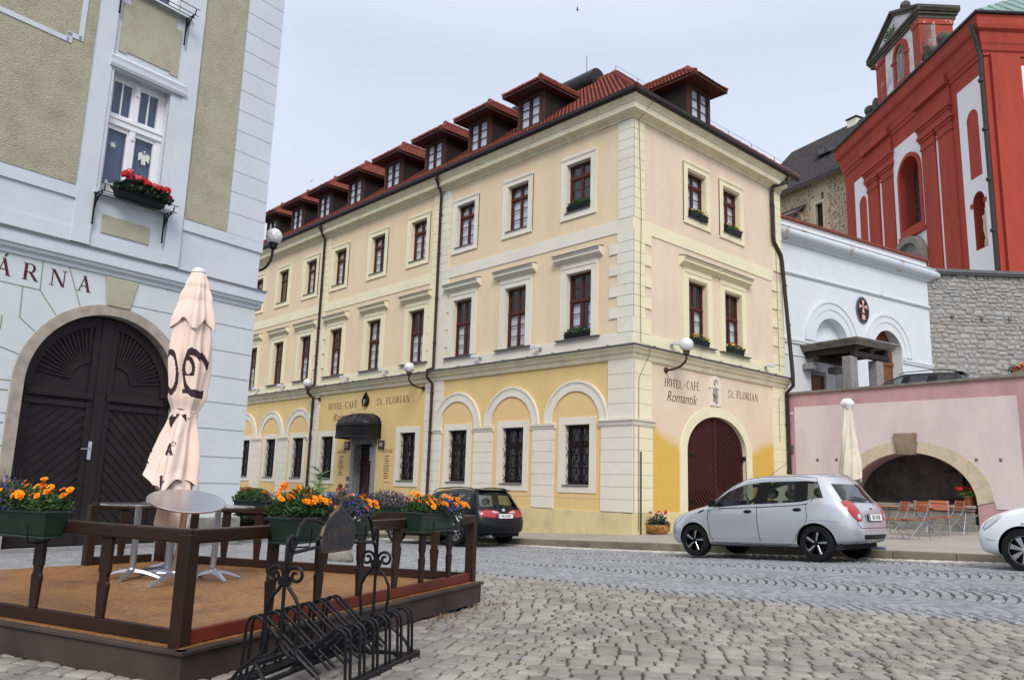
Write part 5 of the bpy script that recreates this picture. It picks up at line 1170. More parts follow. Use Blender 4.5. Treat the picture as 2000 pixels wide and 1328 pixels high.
# porch in front of it
PO = thing('porch', 'small porch with a layered stone roof on dark beams and granite posts', 'porch', (0, 0, 0)); zr = 6.84
c0 = onz(1673.8, 656, zr); cR = onz(1756, 672.6, zr); cL = onz(1582, 672.6, zr)
dR = Vector((cos(GA), sin(GA), 0)); dB = GN
Lr = (cR-c0).dot(dR); Lb = (GO-c0).dot(GN)
def PT(p): q = c0+dR*p.x+dB*p.y; return (q.x, q.y, p.z)
m = MB(PT)
for i in range(4): o = .04*i; m.box(o, Lr-o, o, Lb, zr-.05-.06*i-.012, zr-.06*i)
m.build('roof_slab', M['grey_stone'], PO, bevel=.006)
m = MB(PT)
for x in (.35, Lr*.5, Lr-.4): m.box(x-.1, x+.1, .25, Lb, zr-.46, zr-.22)
for y in (.35, Lb-.5): m.box(.2, Lr-.2, y-.1, y+.1, zr-.66, zr-.46)
m.build('beam', M['old_beam'], PO, bevel=.02)
ps = MB(PT)
p1 = onp(1661.5, 720, c0+dB*.45, GN); p2 = onp(1712, 720, c0+dB*.45, GN)
for q in (p1, p2):
    x = (q-c0).dot(dR); m = MB(PT); m.box(x-.21, x+.21, .3, .65, 3.9, zr-.66); m.build('post', M['granite'], PO, bevel=.02)
m = MB(PT); m.box(.1, .5, Lb-.4, Lb, zr-.95, zr-.7); m.box(1.6, 2.0, Lb-.4, Lb, zr-.95, zr-.7); m.build('corbel', M['granite'], PO, bevel=.03)
# ------------------------------------------------------------- rubble retaining wall
SA = R(-41); SO = GO+GD*9.83; SO.z = 0; SDv = Vector((cos(SA), sin(SA), 0)); SNv = Vector((-sin(SA), cos(SA), 0))
SW = thing('retaining_wall', 'high grey rubble-stone wall below the red church', 'wall', SO, SA)
m = MB(); m.box(-.4, 16, .05, 1.0, 3.5, 11.1); m.build('mortar', M['wall_joint'], SW)
m = MB(); z = 3.6; 
while z < 11.1:
    h = uni(.11, .27); x = -.4+uni(0, .3)
    while x < 11.5:
        w = uni(.16, .55); zz = z+uni(-.05, .05); N = 8; hh = h*uni(.85, 1.15)
        P = []
        for j in range(N):
            a = 2*pi*(j+.5)/N; ca, sa = cos(a), sin(a); P.append((x+w/2+(abs(ca)**.45)*(1 if ca > 0 else -1)*(w/2-.004)*uni(.82, 1.08), zz+hh/2+(abs(sa)**.45)*(1 if sa > 0 else -1)*(hh/2-.004)*uni(.74, 1.12)))
        cx = x+w/2; cz = zz+hh/2; d = uni(.0, .025); vs = [(p[0], .06, p[1]) for p in P]+[(cx+(p[0]-cx)*.86, .03-d, cz+(p[1]-cz)*.8) for p in P]+[(cx, .02-d-.015, cz)]
        m.add(vs, [(j, (j+1) % N, N+(j+1) % N, N+j) for j in range(N)]+[(N+j, N+(j+1) % N, 2*N) for j in range(N)]); x += w
    z += h
m.build('stones', M['wall_stone'], SW)
m = MB(); m.box(-.3, 16, -.14, 1.0, 11.12, 11.2); m.box(-.2, 16, -.2, 1.0, 11.2, 11.28); m.box(-.1, 16, -.12, 1.0, 11.28, 11.36); m.build('coping', M['lead'], SW)
m = MB()
for u in (1.03, 2.35, 3.6): m.box(u-.06, u+.06, -.08, .1, 9.13, 9.26)
m.build('weep_hole', M['niche_dark'], SW)
q = SO+SDv*3.75-SNv*.9
t = thing('flower_tub', 'pale stone tub of red, pink and yellow flowers at the foot of the rubble wall', 'flower tub', (q.x, q.y, 4.2), SA)
m = MB(); m.lathe([(.3, 0), (.42, 2.0), (.62, 2.25), (.7, 2.55), (.6, 2.6)], 20); m.build('tub', M['sandstone'], t, smooth=True)
m = MB(); leaves(m, mound(-.8, .8, -.5, .5, 2.5, .4, 700, .4), .12); m.build('foliage', M['leaf_dark'], t)
m = MB()
for p in mound(-.75, .75, -.6, .2, 2.55, .42, 140, .2): daisy(m, p, (uni(-.4, .4), -1, uni(.2, 1)), .055, 6, random.choice((0, 1, 2)), None, 1)
m.build('blossoms', [M['red_petal'], M['pink_petal'], M['yellow_petal']], t)
# upper terrace behind the wall
mb = MB(); cz_ = 11.3; q0 = SO+SNv*.9; mb.add([(*(q0-SDv*10).to_2d(), cz_), (*(q0+SDv*16).to_2d(), cz_), (*(q0+SDv*16+SNv*60).to_2d(), cz_), (*(q0-SDv*20+SNv*60).to_2d(), cz_)], [(0, 1, 2, 3)]); struct(mb.build('upper_terrace', M['pavement']))
# ------------------------------------------------------------- red church
KO = Vector((48.4836, 13.0562, 0)); KA = R(-131.5); KD = Vector((cos(KA), sin(KA), 0))
CH = thing('church', 'red and white baroque church with a statue gable and copper roof', 'church', KO, KA)
# local x: negative to the left along the long front, local y: into the building
RB, WB = M['church_red'], M['church_white']
BASE = 11.3; L0 = -18.4
m = MB(); win_h = [(-9.95, 19.2), (-7.45, 19.2)]+arc(-8.7, 22.9, 1.25, 1.25, 0, pi, 24)
n1 = [(-2.05, 15.5), (-.92, 15.5)]+arc(-1.485, 18.3, .565, .62, 0, pi, 14)
m.plate([(L0, BASE), (0, BASE), (0, 28.6), (L0, 28.6)], [win_h, n1, rect(-9.9, -7.7, 11.6, 16.2)], 0, 1.3); m.build('wall', RB, CH)
m = MB(); m.box(-18.4, .0, 1.3, 12, BASE, 28.6); m.build('wall', RB, CH)
def raise_(name, poly, holes, o, mt, par=CH, b=.02): m = MB(); m.plate(poly, holes, -o, b); return m.build(name, mt, par)
raise_('white_field', rect(-16.88, -14.75, BASE, 25.5), [[(-16.2, BASE+.01), (-15.0, BASE+.01)]+arc(-15.6, 23.3, .6, .62, 0, pi, 14)], .004, WB)
raise_('white_field', rect(-10.86, -6.9, BASE, 25.55), [[(-10.2, 18.7), (-7.2, 18.7)]+arc(-8.7, 22.9, 1.5, 1.5, 0, pi, 24)], .004, WB)
raise_('white_field', rect(-12.85, -12.4, BASE, 24.1), [], .004, WB); raise_('white_field', rect(-5.35, -4.9, BASE, 24.1), [], .004, WB)
raise_('white_field', rect(-2.8, -.45, BASE, 25.72), [[(-2.05, 19.8), (-.92, 19.8)]+arc(-1.485, 23.4, .565, .6, 0, pi, 14), [(-2.05, 15.5), (-.92, 15.5)]+arc(-1.485, 18.3, .565, .62, 0, pi, 14)], .004, WB)
raise_('window_frame', [(-10.2, 18.7), (-7.2, 18.7)]+arc(-8.7, 22.9, 1.5, 1.5, 0, pi, 24), [win_h], .12, RB)
m = MB(); m.box(-10.3, -7.1, -.2, .02, 18.5, 18.8); m.build('window_sill', RB, CH)
m = MB(); m.plate(win_h, [], .95, 1.0); g = m.build('church_window', M['glass'], CH); m = MB(); m.box(-10, -7.4, 1.05, 1.1, 19, 24.3); m.build('backing', M['unlit_interior'], g)  # backing painted near-black for the unlit nave behind the glass
m = MB()
for i in range(1, 9): m.box(-9.95, -7.45, .9, .95, 19.2+i*.6-.02, 19.2+i*.6+.02)
for i in range(1, 5): m.box(-9.95+i*.5-.02, -9.95+i*.5+.02, .9, .95, 19.2, 24.0)
for i in range(-10, 20):
    for sg in (1, -1):
        a = [(-9.95+i*.22+ (k*.25 if sg > 0 else -k*.25+2), .93, 19.2+k*.33) for k in range(15)]; a = [p for p in a if -9.9 < p[0] < -7.5 and p[2] < 23.9]
        if len(a) > 1: m.tube([a[0], a[-1]], .015, 4)
m.build('leading', M['lead'], g)
m = MB(); m.plate(n1, [], .78, .82); m.build('niche_back', RB, CH)
m = MB()
for a, b in ((-2.25, -1.95), (-.98, -.75)): m.box(a, b, -.06, .05, 18.1, 18.35)
m.build('niche_impost', RB, CH)
m = MB(); m.lathe([(.22, 15.6), (.24, 15.9), (.17, 16.1), (.24, 16.6), (.2, 17.1), (.23, 17.4), (.1, 17.55), (.12, 17.7), (.1, 17.88), (.02, 17.95)], 12, (-1.3, .3, 0), fn=lambda a, z: 1+.14*sin(3*a+z*7)); m.build('niche_statue', M['sandstone'], CH, smooth=True)
for cx in ((-14.9+-12.75)/2, (-12.5+-10.85)/2, (-6.95+-5.4)/2, (-4.9+-3.55)/2):   # pilasters with stepped capitals
    m = MB(); w = .78; m.box(cx-w, cx+w, -.1, .02, BASE, 23.9); m.box(cx-w-.08, cx+w+.08, -.16, .02, 23.75, 23.9); m.box(cx-w-.03, cx+w+.03, -.13, .02, 23.9, 24.3); m.box(cx-w-.12, cx+w+.12, -.2, .02, 24.3, 24.5); m.box(cx-w-.22, cx+w+.22, -.28, .02, 24.5, 24.75); m.build('pilaster', RB, CH)
for a, b in ((-15.0, -10.75), (-7.2, -3.5)):
    m = MB(); m.box(a, b, -.16, .02, 24.75, 25.1); m.box(a-.05, b+.05, -.22, .02, 25.1, 25.3); m.box(a-.15, b+.15, -.32, .02, 25.3, 25.5); m.build('architrave', RB, CH)
m = MB(); pth = [(L0, 0), (-14.6, 0), (-14.6, -.25), (-11, -.25), (-11, 0), (-7.2, 0), (-7.2, -.25), (-3.5, -.25), (-3.5, 0), (0, 0), (0, 12)]
pth = [(L0, 6), (L0, 0), (0, 0), (0, 12)]
m.sweep(pth, [(-.1, 26.6), (.08, 26.65), (.08, 26.85), (.16, 26.95), (.2, 27.25), (.26, 27.4), (.32, 28.0), (.5, 28.15), (.54, 28.35), (.54, 28.8), (.6, 28.92), (-.1, 29.05)])
for a, b in ((-15.0, -10.8), (-7.3, -3.4)): m.box(a, b, -.12, 0, 25.5, 26.7); m.box(a, b, -.4, 0, 26.75, 27.3)
m.build('entablature', RB, CH)
m = MB(); m.sweep([(L0, 6), (L0, 0), (0, 0), (0, 12)], [(.4, 29.0), (.62, 28.94), (.72, 29.0), (.72, 29.12), (.4, 29.16)]); m.build('gutter', M['gutter'], CH)
m = MB(); m.box(0.0, .25, .3, 2.0, BASE, 26.7); m.box(0, .02, 2.1, 5, BASE, 26.1); m.build('side_pilaster', RB, CH); m = MB(); m.box(0, .03, 2.15, 4.6, BASE, 26.1); m.build('white_field', WB, CH)
m = MB(); m.tube([(.2, -.72, 28.5), (.15, -.62, 28.1), (.02, -.3, 27.2), (.02, -.22, 26.5), (.02, -.22, BASE)], .12, 8)
for z in (25, 22, 19, 16, 13.5): m.lathe([(.17, z), (.17, z+.15)], 8, (.02, -.26, 0))
m.build('downpipe', M['old_copper'], CH)
m = MB(); m.plate([(-10.7, 11.3), (-7.2, 11.3), (-7.2, 16.6), (-10.7, 16.6)], [rect(-9.9, -8.0, 11.3, 15.8)], -.15, .02); m.sweep([(-10.9, 0), (-7.0, 0)], [(0, 16.3), (.35, 16.4), (.45, 16.6), (.45, 16.8), (0, 16.9)])
o_ = arc(-8.95, 16.8, 1.9, 1.7, 0, pi, 24); i_ = arc(-8.95, 16.8, 1.5, 1.25, 0, pi, 24); m.plate(o_+i_[::-1], [], -.5, .02); m.plate(arc(-8.95, 16.8, 1.55, 1.3, 0, pi, 16), [], -.2, .02); m.build('portal', M['grey_stone'], CH)
# statue gable
G0, G1 = -12.35, -6.25
wr = M['church_red_worn']
m = MB(); m.box(G0-.6, G1+2.4, -.12, 1.2, 28.8, 29.5); m.build('gable_base', M['dark_stone'], CH)
m = MB(); m.plate(rect(G0, G1, 29.4, 33.3), [[(-9.55, 29.9), (-8.2, 29.9)]+arc(-8.87, 31.9, .675, .7, 0, pi, 14)], 0, 1.0); m.build('gable_wall', M['church_white_worn'], CH)
m = MB(); m.box(-9.6, -8.1, .9, 1.0, 29.5, 33); m.build('gable_niche', wr, CH)
m = MB(); m.plate([(-9.85, 29.3), (-7.9, 29.3)]+[(-7.9, 31.9)]+arc(-8.87, 31.9, .97, 1.0, 0, pi, 18)[1:]+[(-9.85, 31.9)], [[(-9.55, 29.9), (-8.2, 29.9)]+arc(-8.87, 31.9, .675, .7, 0, pi, 14)], -.14, .02); m.box(-10.0, -9.5, -.2, .02, 31.5, 31.7); m.box(-8.25, -7.8, -.2, .02, 31.5, 31.7); m.build('niche_frame', wr, CH)
for a, b in ((G0, -11.12), (-7.15, G1)):
    m = MB(); m.box(a, b, -.08, 2.2, 29.3, 32.9); m.box(a-.06, b+.06, -.14, 2.25, 32.6, 33.0); m.build('gable_pilaster', wr, CH)
m = MB(); m.lathe([(.34, 29.9), (.36, 30.1), (.22, 30.15), (.3, 30.5), (.36, 31.0), (.28, 31.5), (.33, 31.85), (.12, 32.0), (.15, 32.15), (.14, 32.4), (.03, 32.6)], 14, (-8.8, .2, 0), fn=lambda a, z: 1+.16*sin(3*a+z*6)); m.build('gable_statue', M['statue'], CH, smooth=True)
cx = -9.55; L1, R1 = G0-1.0, G1+.35
m = MB(); m.plate([(G0-.7, 33.6), (G1+.2, 33.6), (cx, 35.3)], [], -.02, .9); m.build('pediment_field', M['church_white_worn'], CH)
m = MB(); m.box(L1+.25, R1-.25, -.12, 2.4, 33.0, 33.25); m.box(L1+.12, R1-.12, -.2, 2.5, 33.25, 33.45); m.box(L1, R1, -.3, 2.6, 33.45, 33.65)
for s in (-1, 1):
    e = R1 if s > 0 else L1
    for w_, z_, o in ((.2, 0, .3), (.22, -.22, .16)):
        m.hexa([(e, -o, 33.65+z_), (cx, -o, 35.4+z_), (cx, 2.6, 35.4+z_), (e, 2.6, 33.65+z_), (e, -o, 33.65+z_+w_), (cx, -o, 35.4+z_+w_), (cx, 2.6, 35.4+z_+w_), (e, 2.6, 33.65+z_+w_)])
m.ball((cx, .9, 36.1), .36, 14, 10); m.lathe([(.3, 35.4), (.15, 35.75), (.2, 35.8)], 10, (cx, .9, 0)); m.tube([(cx, .9, 36.4), (cx, .9, 37.3)], .03, 5); m.tube([(cx-.25, .9, 37.0), (cx+.25, .9, 37.0)], .03, 5)
m.build('pediment', M['dark_stone'], CH)
m = MB()
for s, e in ((1, G1), (-1, G0)):
    pts = [(e+s*(.1+1.9*k/12), 30.9-1.9*(1-(1-k/12)**2)) for k in range(13)]; m.plate([(e, 29.3)]+[(e+s*2.0, 29.3)]+[(p[0], max(p[1], 29.35)) for p in pts[::-1]]+[(e, 30.9)], [], .1, .6)
    m.lathe([(.42, -.05), (.42, .7)], 16, (e+s*.55, .0, 30.2), ax='y'); m.lathe([(.22, -.09), (.22, .0)], 16, (e+s*.55, .0, 30.2), ax='y'); m.ball((e+s*2.0, .3, 30.35), .42, 12, 8); m.box(*sorted((e+s*1.65, e+s*2.35)), 0, .7, 29.3, 30.0)
m.build('volute', M['dark_stone'], CH)
m = MB(); 
for s in range(60): pass
leaves(m, [(-10.0+uni(-.5, .5), -.1, 34.1+uni(-.4, .3)) for _ in range(90)], .3, narrow=.3); m.build('sprouting_weed', M['grass'], CH)
# copper roofs
m = MB(); zz = 29.1; m.add([(L0-.7, -.7, zz), (.7, -.7, zz), (.7, 13, zz), (L0-.7, 13, zz), (L0+5, 6, 33.6), (-4, 6, 33.6)], [(0, 1, 5, 4), (1, 2, 5), (2, 3, 4, 5), (3, 0, 4)]); rf_ = m.build('roof', M['copper'], CH)
m = MB()
for i in range(24):
    x = L0-1+i*.9; t_ = min(1, max(0, (x-(L0-.7))/6), max(0, (.7-x)/4.7))
    if t_ > .05: m.bar((x, -.5, zz+.15), (x, -.7+6.7*t_, zz+4.5*t_+.02), .05, .05)
for i in range(12):
    y = -.2+i*.9; t_ = min(1, (y+.7)/6.7 if y < 6 else (13-y)/7); m.bar((.6, y, zz+.12), (.7-4.7*t_, y, zz+.02+4.5*t_), .05, .05)
m.build('seams', M['copper'], rf_)
m = MB(); m.box(-.6, 8.5, 3.6, 12, 28.7, 30.2) if False else None
# side block's raised roof nearest the viewer
m = MB(); m.add([(.6, -.9, 28.9), (9, -.9, 28.9), (9, 12, 28.9), (.6, 12, 28.9), (2.6, 5, 36), (7, 5, 36)], [(0, 1, 5, 4), (1, 2, 5), (2, 3, 4, 5), (3, 0, 4)]) if False else None
# weather vane
m = MB(); m.tube([(-4.2, 6, 33.2), (-4.2, 6, 36.2)], .05, 6); m.build('vane_rod', M['iron'], CH); m = MB(); m.ball((-4.2, 6, 33.7), .35, 12, 8); m.plate([(-4.2, 35.2), (-3.2, 35.3), (-2.9, 35.55), (-3.3, 35.5), (-4.2, 35.6)], [], 5.98, 6.02); m.build('gilded_vane', M['gold'], CH)
# ------------------------------------------------------------- castle building far left of the church
ZA = R(-107); ZD = Vector((cos(ZA), sin(ZA), 0)); ZN = Vector((-sin(ZA), cos(ZA), 0)); d = ray(1655, 400); ZO = EYE+d*(66/d.dot(_fw)); ZO.z = 0
CS = thing('castle', 'rubble-stone castle range under a steep dark shingle roof', 'castle', ZO, ZA)
def zp_(x, y, off=0): p = onp(x, y, ZO+ZN*off, ZN)-ZO; return (p.dot(ZD), p.z)
eL = zp_(1516, 385); eR = zp_(1624, 338); ez = (eL[1]+eR[1])/2; rL = zp_(1548, 300, 5); rz = zp_(1640, 258, 5)[1]
w1 = zp_(1593, 400); w1b = zp_(1609, 443)
m = MB(); wr_ = rect(w1[0], w1b[0], w1b[1], w1[1]); nb = zp_(1603, 376); nb2 = zp_(1609, 393); ln = [(zp_(1547, 440)[0], zp_(1547, 440)[1]-3)]; 
xl = eL[0]-3
m.plate(rect(xl, 6, 5, ez), [wr_, rect(nb[0], nb2[0], nb2[1], nb[1])], 0, .6); m.box(xl, 6, .6, 9, 5, ez); m.build('wall', M['rubble_joint'], CS)
m = MB(); z = ez-11.5
while z < ez-.1:
    h = uni(.14, .34); x = xl
    while x < 5.6:
        w = uni(.15, .6); cx, cz = x+w/2, z+h/2
        clear = (w1[0]-.55 < cx < w1b[0]+.55 and w1b[1]-.5 < cz < w1[1]+.6) or (nb[0]-.6 < cx < nb2[0]+.4 and nb2[1]-.4 < cz < nb[1]+1.3) or rnd() < .06
        if not clear:
            N = 6; P = [(cx+(w/2-.03)*cos(2*pi*(j+.5)/N)*uni(.9, 1.12), cz+(h/2-.02)*sin(2*pi*(j+.5)/N)*uni(.9, 1.15)) for j in range(N)]; m.add([(p[0], .02, p[1]) for p in P]+[(cx+(p[0]-cx)*.75, -.05, cz+(p[1]-cz)*.75) for p in P], [(j, (j+1) % N, N+(j+1) % N, N+j) for j in range(N)]+[tuple(range(N, 2*N))])
        x += w
    z += h*.95
m.build('stones', M['rubble'], CS)
m = MB(); m.plate(rect(w1[0]-.25, w1b[0]+.25, w1b[1]-.25, w1[1]+.25), [wr_], -.06, .02); m.build('window_surround', M['sandstone'], CS)
m = MB(); m.plate(wr_, [], .3, .34); g = m.build('window', M['glass'], CS); m = MB(); cx_ = (w1[0]+w1b[0])/2; m.box(cx_-.06, cx_+.06, .22, .3, w1b[1], w1[1]); cz_ = w1b[1]+(w1[1]-w1b[1])*.55; m.box(w1[0], w1b[0], .22, .3, cz_-.05, cz_+.05); m.plate(wr_, [rect(w1[0]+.08, w1b[0]-.08, w1b[1]+.08, w1[1]-.08)], .22, .3); m.build('bars', M['iron'], g)
m = MB(); m.box(xl, 6, .31, .33, 6, ez-1) if False else m.box(nb[0], nb2[0], .3, .4, nb2[1], nb[1]); m.build('slit', M['unlit_interior'], CS)  # near-black slab paints the shade inside the slit
# bay with a lean-to roof
b0 = zp_(1519, 420); b1 = zp_(1573, 402); bz = b1[1]
m = MB(); m.plate(rect(b0[0]-1, b1[0]-.3, 5, bz-.5), [], -.9, .05); m.build('bay', M['sandstone'], CS); lz = zp_(1554, 418, -.9); m = MB(); m.plate([(lz[0]-.55, lz[1]-2), (lz[0]+.55, lz[1]-2)]+arc(lz[0], lz[1]-.55, .55, .55, 0, pi, 12), [], -.93, -.8); m.build('bay_window', M['niche_dark'], CS)
m = MB(); m.hexa([(b0[0]-1.2, -1.3, bz-1.0), (b1[0]+.1, -1.3, bz-1.0), (b1[0]+.1, .05, bz+.05), (b0[0]-1.2, .05, bz+.05), (b0[0]-1.2, -1.3, bz-.85), (b1[0]+.1, -1.3, bz-.85), (b1[0]+.1, .05, bz+.2), (b0[0]-1.2, .05, bz+.2)]); m.build('bay_roof', M['slate'], CS)
m = MB(); e0 = -.9; L_ = sqrt((5+.9)**2+(rz-ez+.5)**2); m.hexa([(xl-1, e0, ez-.5), (7, e0, ez-.5), (7, 5, rz-.02), (rL[0], 5, rz-.02), (xl-1, e0, ez-.3), (7, e0, ez-.3), (7, 5, rz+.2), (rL[0], 5, rz+.2)]); m.add([(xl-1, e0, ez-.3), (rL[0], 5, rz+.2), (xl-1, 11, ez-.3)], [(0, 1, 2)]); m.build('roof', M['slate'], CS)
m = MB(); nr = 26
for i in range(nr):
    f0 = i/nr; f1 = (i+1)/nr; x = xl-1+(rL[0]-xl+1)*f0
    while x < 6.8: w = uni(.3, .6); y0_ = e0+(5-e0)*f0; y1_ = e0+(5-e0)*f1; za = ez-.26+(rz-ez+.5)*f0; zb_ = ez-.26+(rz-ez+.5)*f1; m.add([(x, y0_, za+.1), (x+w-.02, y0_, za+.1), (x+w-.02, y1_, zb_+.03), (x, y1_, zb_+.03), (x, y0_, za), (x+w-.02, y0_, za)], [(0, 1, 2, 3), (0, 1, 5, 4)]); x += w
m.build('shingles', M['slate'], CS)
d1 = zp_(1622, 297, 2.4); m = MB(); m.add([(d1[0]-.9, 1.3, d1[1]-.5), (d1[0]+.9, 1.3, d1[1]-.5), (d1[0]+1.5, 3.6, d1[1]+1.2), (d1[0]-1.5, 3.6, d1[1]+1.2), (d1[0], 1.3, d1[1]+.4)], [(0, 1, 4), (1, 2, 3, 4), (0, 3, 4)]); m.build('dormer', M['slate'], CS)
m = MB(); m.box(d1[0]-.35, d1[0]+.35, 1.25, 1.32, d1[1]-.4, d1[1]+.1); m.build('dormer_window', M['glass_up'], CS)
c1 = zp_(1665, 236, 5); m = MB(); m.box(c1[0]-.2, c1[0]+.8, 4.5, 5.3, rz-1, c1[1]-.1); m.build('chimney', M['trim_white'], CS); m = MB(); m.box(c1[0]-.3, c1[0]+.9, 4.4, 5.4, c1[1]-.05, c1[1]+.05); m.build('chimney_cap', M['gutter'], CS)
# shrub on the gatehouse parapet
def shrub(name, label, cat, c, r, h, n, size, mt, group=None):
    t = thing(name, label, cat, c, 0, group); m = MB()
    for i in range(7): a = uni(0, 2*pi); m.tube([(0, 0, 0), (r*.3*cos(a), r*.3*sin(a), h*.5), (r*.7*cos(a), r*.7*sin(a), h*uni(.6, .95))], [.02, .012, .004], 4)
    m.build('stems', M['dry_weed'], t); m = MB(); pts = []
    for _ in range(n): d = rdir(); q = uni(.3, 1)**.5; pts.append((d.x*r*q, d.y*r*q, h*.55+d.z*h*.5*q))
    leaves(m, pts, size); m.build('foliage', mt, t); return t
q = GO+GD*8.0+GN*1.5; q = onp(1743, 492, GO+GN*2.5, GN); shrub('shrub', 'small green shrub growing behind the gatehouse parapet by the church portal', 'shrub', (q.x, q.y, 11.3), .75, 1.7, 700, .16, M['leaf'])
# ------------------------------------------------------------- wooden terrace deck in the foreground
ZD_ = .30
def dk_(x, y, z=ZD_): return onz(x, y, z)
P1 = dk_(354, 1271); P2 = dk_(940, 1135); P3 = Vector((3.58, 9.85, ZD_)); P4 = Vector((.25, 9.3, ZD_))
pl = onz(0, 1211, ZD_); dirL = (pl-P1).normalized(); P5 = P1+dirL*4.6
DKP = [P1, P2, P3, P4+(P5-P4)*0, P5]
DK = thing('cafe_deck', 'low brown wooden cafe deck with open railings beside the blue house', 'deck')
def inset(poly, d):
    out = []; n = len(poly)
    for i in range(n):
        a, b, c = poly[i-1], poly[i], poly[(i+1) % n]; t0 = (b-a).to_2d().normalized(); t1 = (c-b).to_2d().normalized(); n0 = Vector((-t0.y, t0.x)); n1 = Vector((-t1.y, t1.x)); mm = (n0+n1); mm /= max(.3, mm.dot(n0)); q = b.to_2d()+mm*d; out.append((q.x, q.y))
    return out
C2 = [Vector(p) for p in DKP]
m = MB(); m.plate(inset(C2, .03), [], ZD_-.02, ZD_+.004, 'z'); m.build('deck_floor', M['deck_floor'], DK)
m = MB()
def side(m, a, b, z0, z1, th, off=0., e0=0., e1=0.):
    a = Vector(a); b = Vector(b); t = (b-a).normalized(); n = Vector((-t.y, t.x, 0)); a = a-t*e0+n*off; b = b+t*e1+n*off
    m.hexa([(a.x, a.y, z0), (b.x, b.y, z0), (b.x+n.x*th, b.y+n.y*th, z0), (a.x+n.x*th, a.y+n.y*th, z0), (a.x, a.y, z1), (b.x, b.y, z1), (b.x+n.x*th, b.y+n.y*th, z1), (a.x+n.x*th, a.y+n.y*th, z1)])
ns_ = len(C2)
for i in range(ns_):
    a, b = C2[i].copy(), C2[(i+1) % ns_].copy(); a.z = b.z = 0; L = (b-a).length; t = (b-a).normalized()
    cuts = [0, L*.52, L] if i == 0 else [0, L]
    for q0, q1 in zip(cuts, cuts[1:]): side(m, a+t*(q0+(.002 if q0 else 0)), a+t*(q1-.002*(q1 < L)), ZD_-.205, ZD_-.028, .03)
m.build('skirt_boards', M['deck_skirt'], DK, bevel=.004)
m = MB()
for i in range(ns_): a, b = C2[i].copy(), C2[(i+1) % ns_].copy(); a.z = b.z = 0; side(m, a, b, ZD_-.027, ZD_-.002, .07, -.022, .02, .02)
m.build('edge_strip', M['deck_skirt'], DK, bevel=.004)
for fx, fy, a, b in ((.3, .05, 0, 1), (.97, .06, 0, 1), (.65, .05, 0, 1), (.5, .1, 4, 0), (.08, .08, 0, 1)):
    q = C2[a].lerp(C2[b], fx); n = (sum(C2, Vector())/5-q).normalized(); q = q+n*.09; m = MB(); m.box(-.06, .06, -.06, .06, zg(q.x, q.y)-.05, ZD_-.03, 0); t = m.build('foot_block', M['deck_skirt'], DK); t.location = (q.x, q.y, 0)
RT = .97
def railing(a, b, n, posts=(True, True), red=False, lowz=.07, balu=None, gap0=.0, gap1=.0):
    a = Vector(a); b = Vector(b); a.z = b.z = 0; t = (b-a).normalized(); L = (b-a).length; nn_ = Vector((-t.y, t.x, 0)); rzz = atan2(t.y, t.x)
    o = MB(); T_ = Matrix.Translation(a) @ Matrix.Rotation(rzz, 4, 'Z')
    def bx(m, x0, x1, y0, y1, z0, z1): m.hexa([T_ @ Vector(p) for p in ((x0, y0, z0), (x1, y0, z0), (x1, y1, z0), (x0, y1, z0), (x0, y0, z1), (x1, y0, z1), (x1, y1, z1), (x0, y1, z1))])
    m = MB(); bx(m, -.0, L, -.025, .05, RT-.085, RT); m.build('top_rail', M['deck_wood'], DK, bevel=.012, seg=2)
    m = MB(); bx(m, .0, L, -.0, .045, ZD_+.006, ZD_+.09); m.build('bottom_rail', M['deck_wood_red' if red else 'deck_wood'], DK, bevel=.006)
    for k, on in enumerate(posts):
        if on: m = MB(); x = 0 if k == 0 else L; bx(m, x-.045, x+.045, -.02, .07, ZD_, RT-.03); m.build('post', M['deck_wood'], DK, bevel=.005)
    for f in (balu or [(i+1)/(n+1) for i in range(n)]):
        m = MB(); x = L*f; z0 = ZD_+.09; z1 = RT-.085; pr = [(0, .032), (.28, .043), (.42, .05), (.445, .038), (.5, .034), (.535, .038), (.56, .05), (.8, .05), (1, .05)]
        pts = [(x-w, z0+(z1-z0)*q) for q, w in pr]+[(x+w, z0+(z1-z0)*q) for q, w in pr[::-1]]
        mm = MB(lambda p: T_ @ p); mm.plate([(p[0], p[1]) for p in pts], [], .002, .03, 'y'); mm.build('baluster', M['deck_wood'], DK, bevel=.004)
I = [Vector((*p, 0)) for p in inset(C2, .07)]
def frac(px, py, a, b, z=ZD_+.09):
    p = onz(px, py, z); t = (b-a).normalized(); return (p-a).dot(t)/(b-a).length
bA = [frac(x, y, I[0], I[1]) for x, y in ((509, 1196), (614, 1178), (700, 1162), (769, 1148), (828, 1138), (879, 1127))]
railing(I[0], I[1], 6, (True, True), True, balu=bA)
bL = [1-frac(x, y, I[0], I[4]) for x, y in ((200, 1205), (64, 1186))]; railing(I[4], I[0], 3, (True, False), balu=[.2, .4]+[f for f in bL if 0 < f < 1])
bB = [(i+1)/9 for i in range(8)]; railing(I[1], I[2], 7, (False, True), balu=bB)
s0 = I[2]; s1 = I[2].lerp(I[3], .26); railing(s0+(I[3]-I[2])*.04, s1, 1, (False, True))
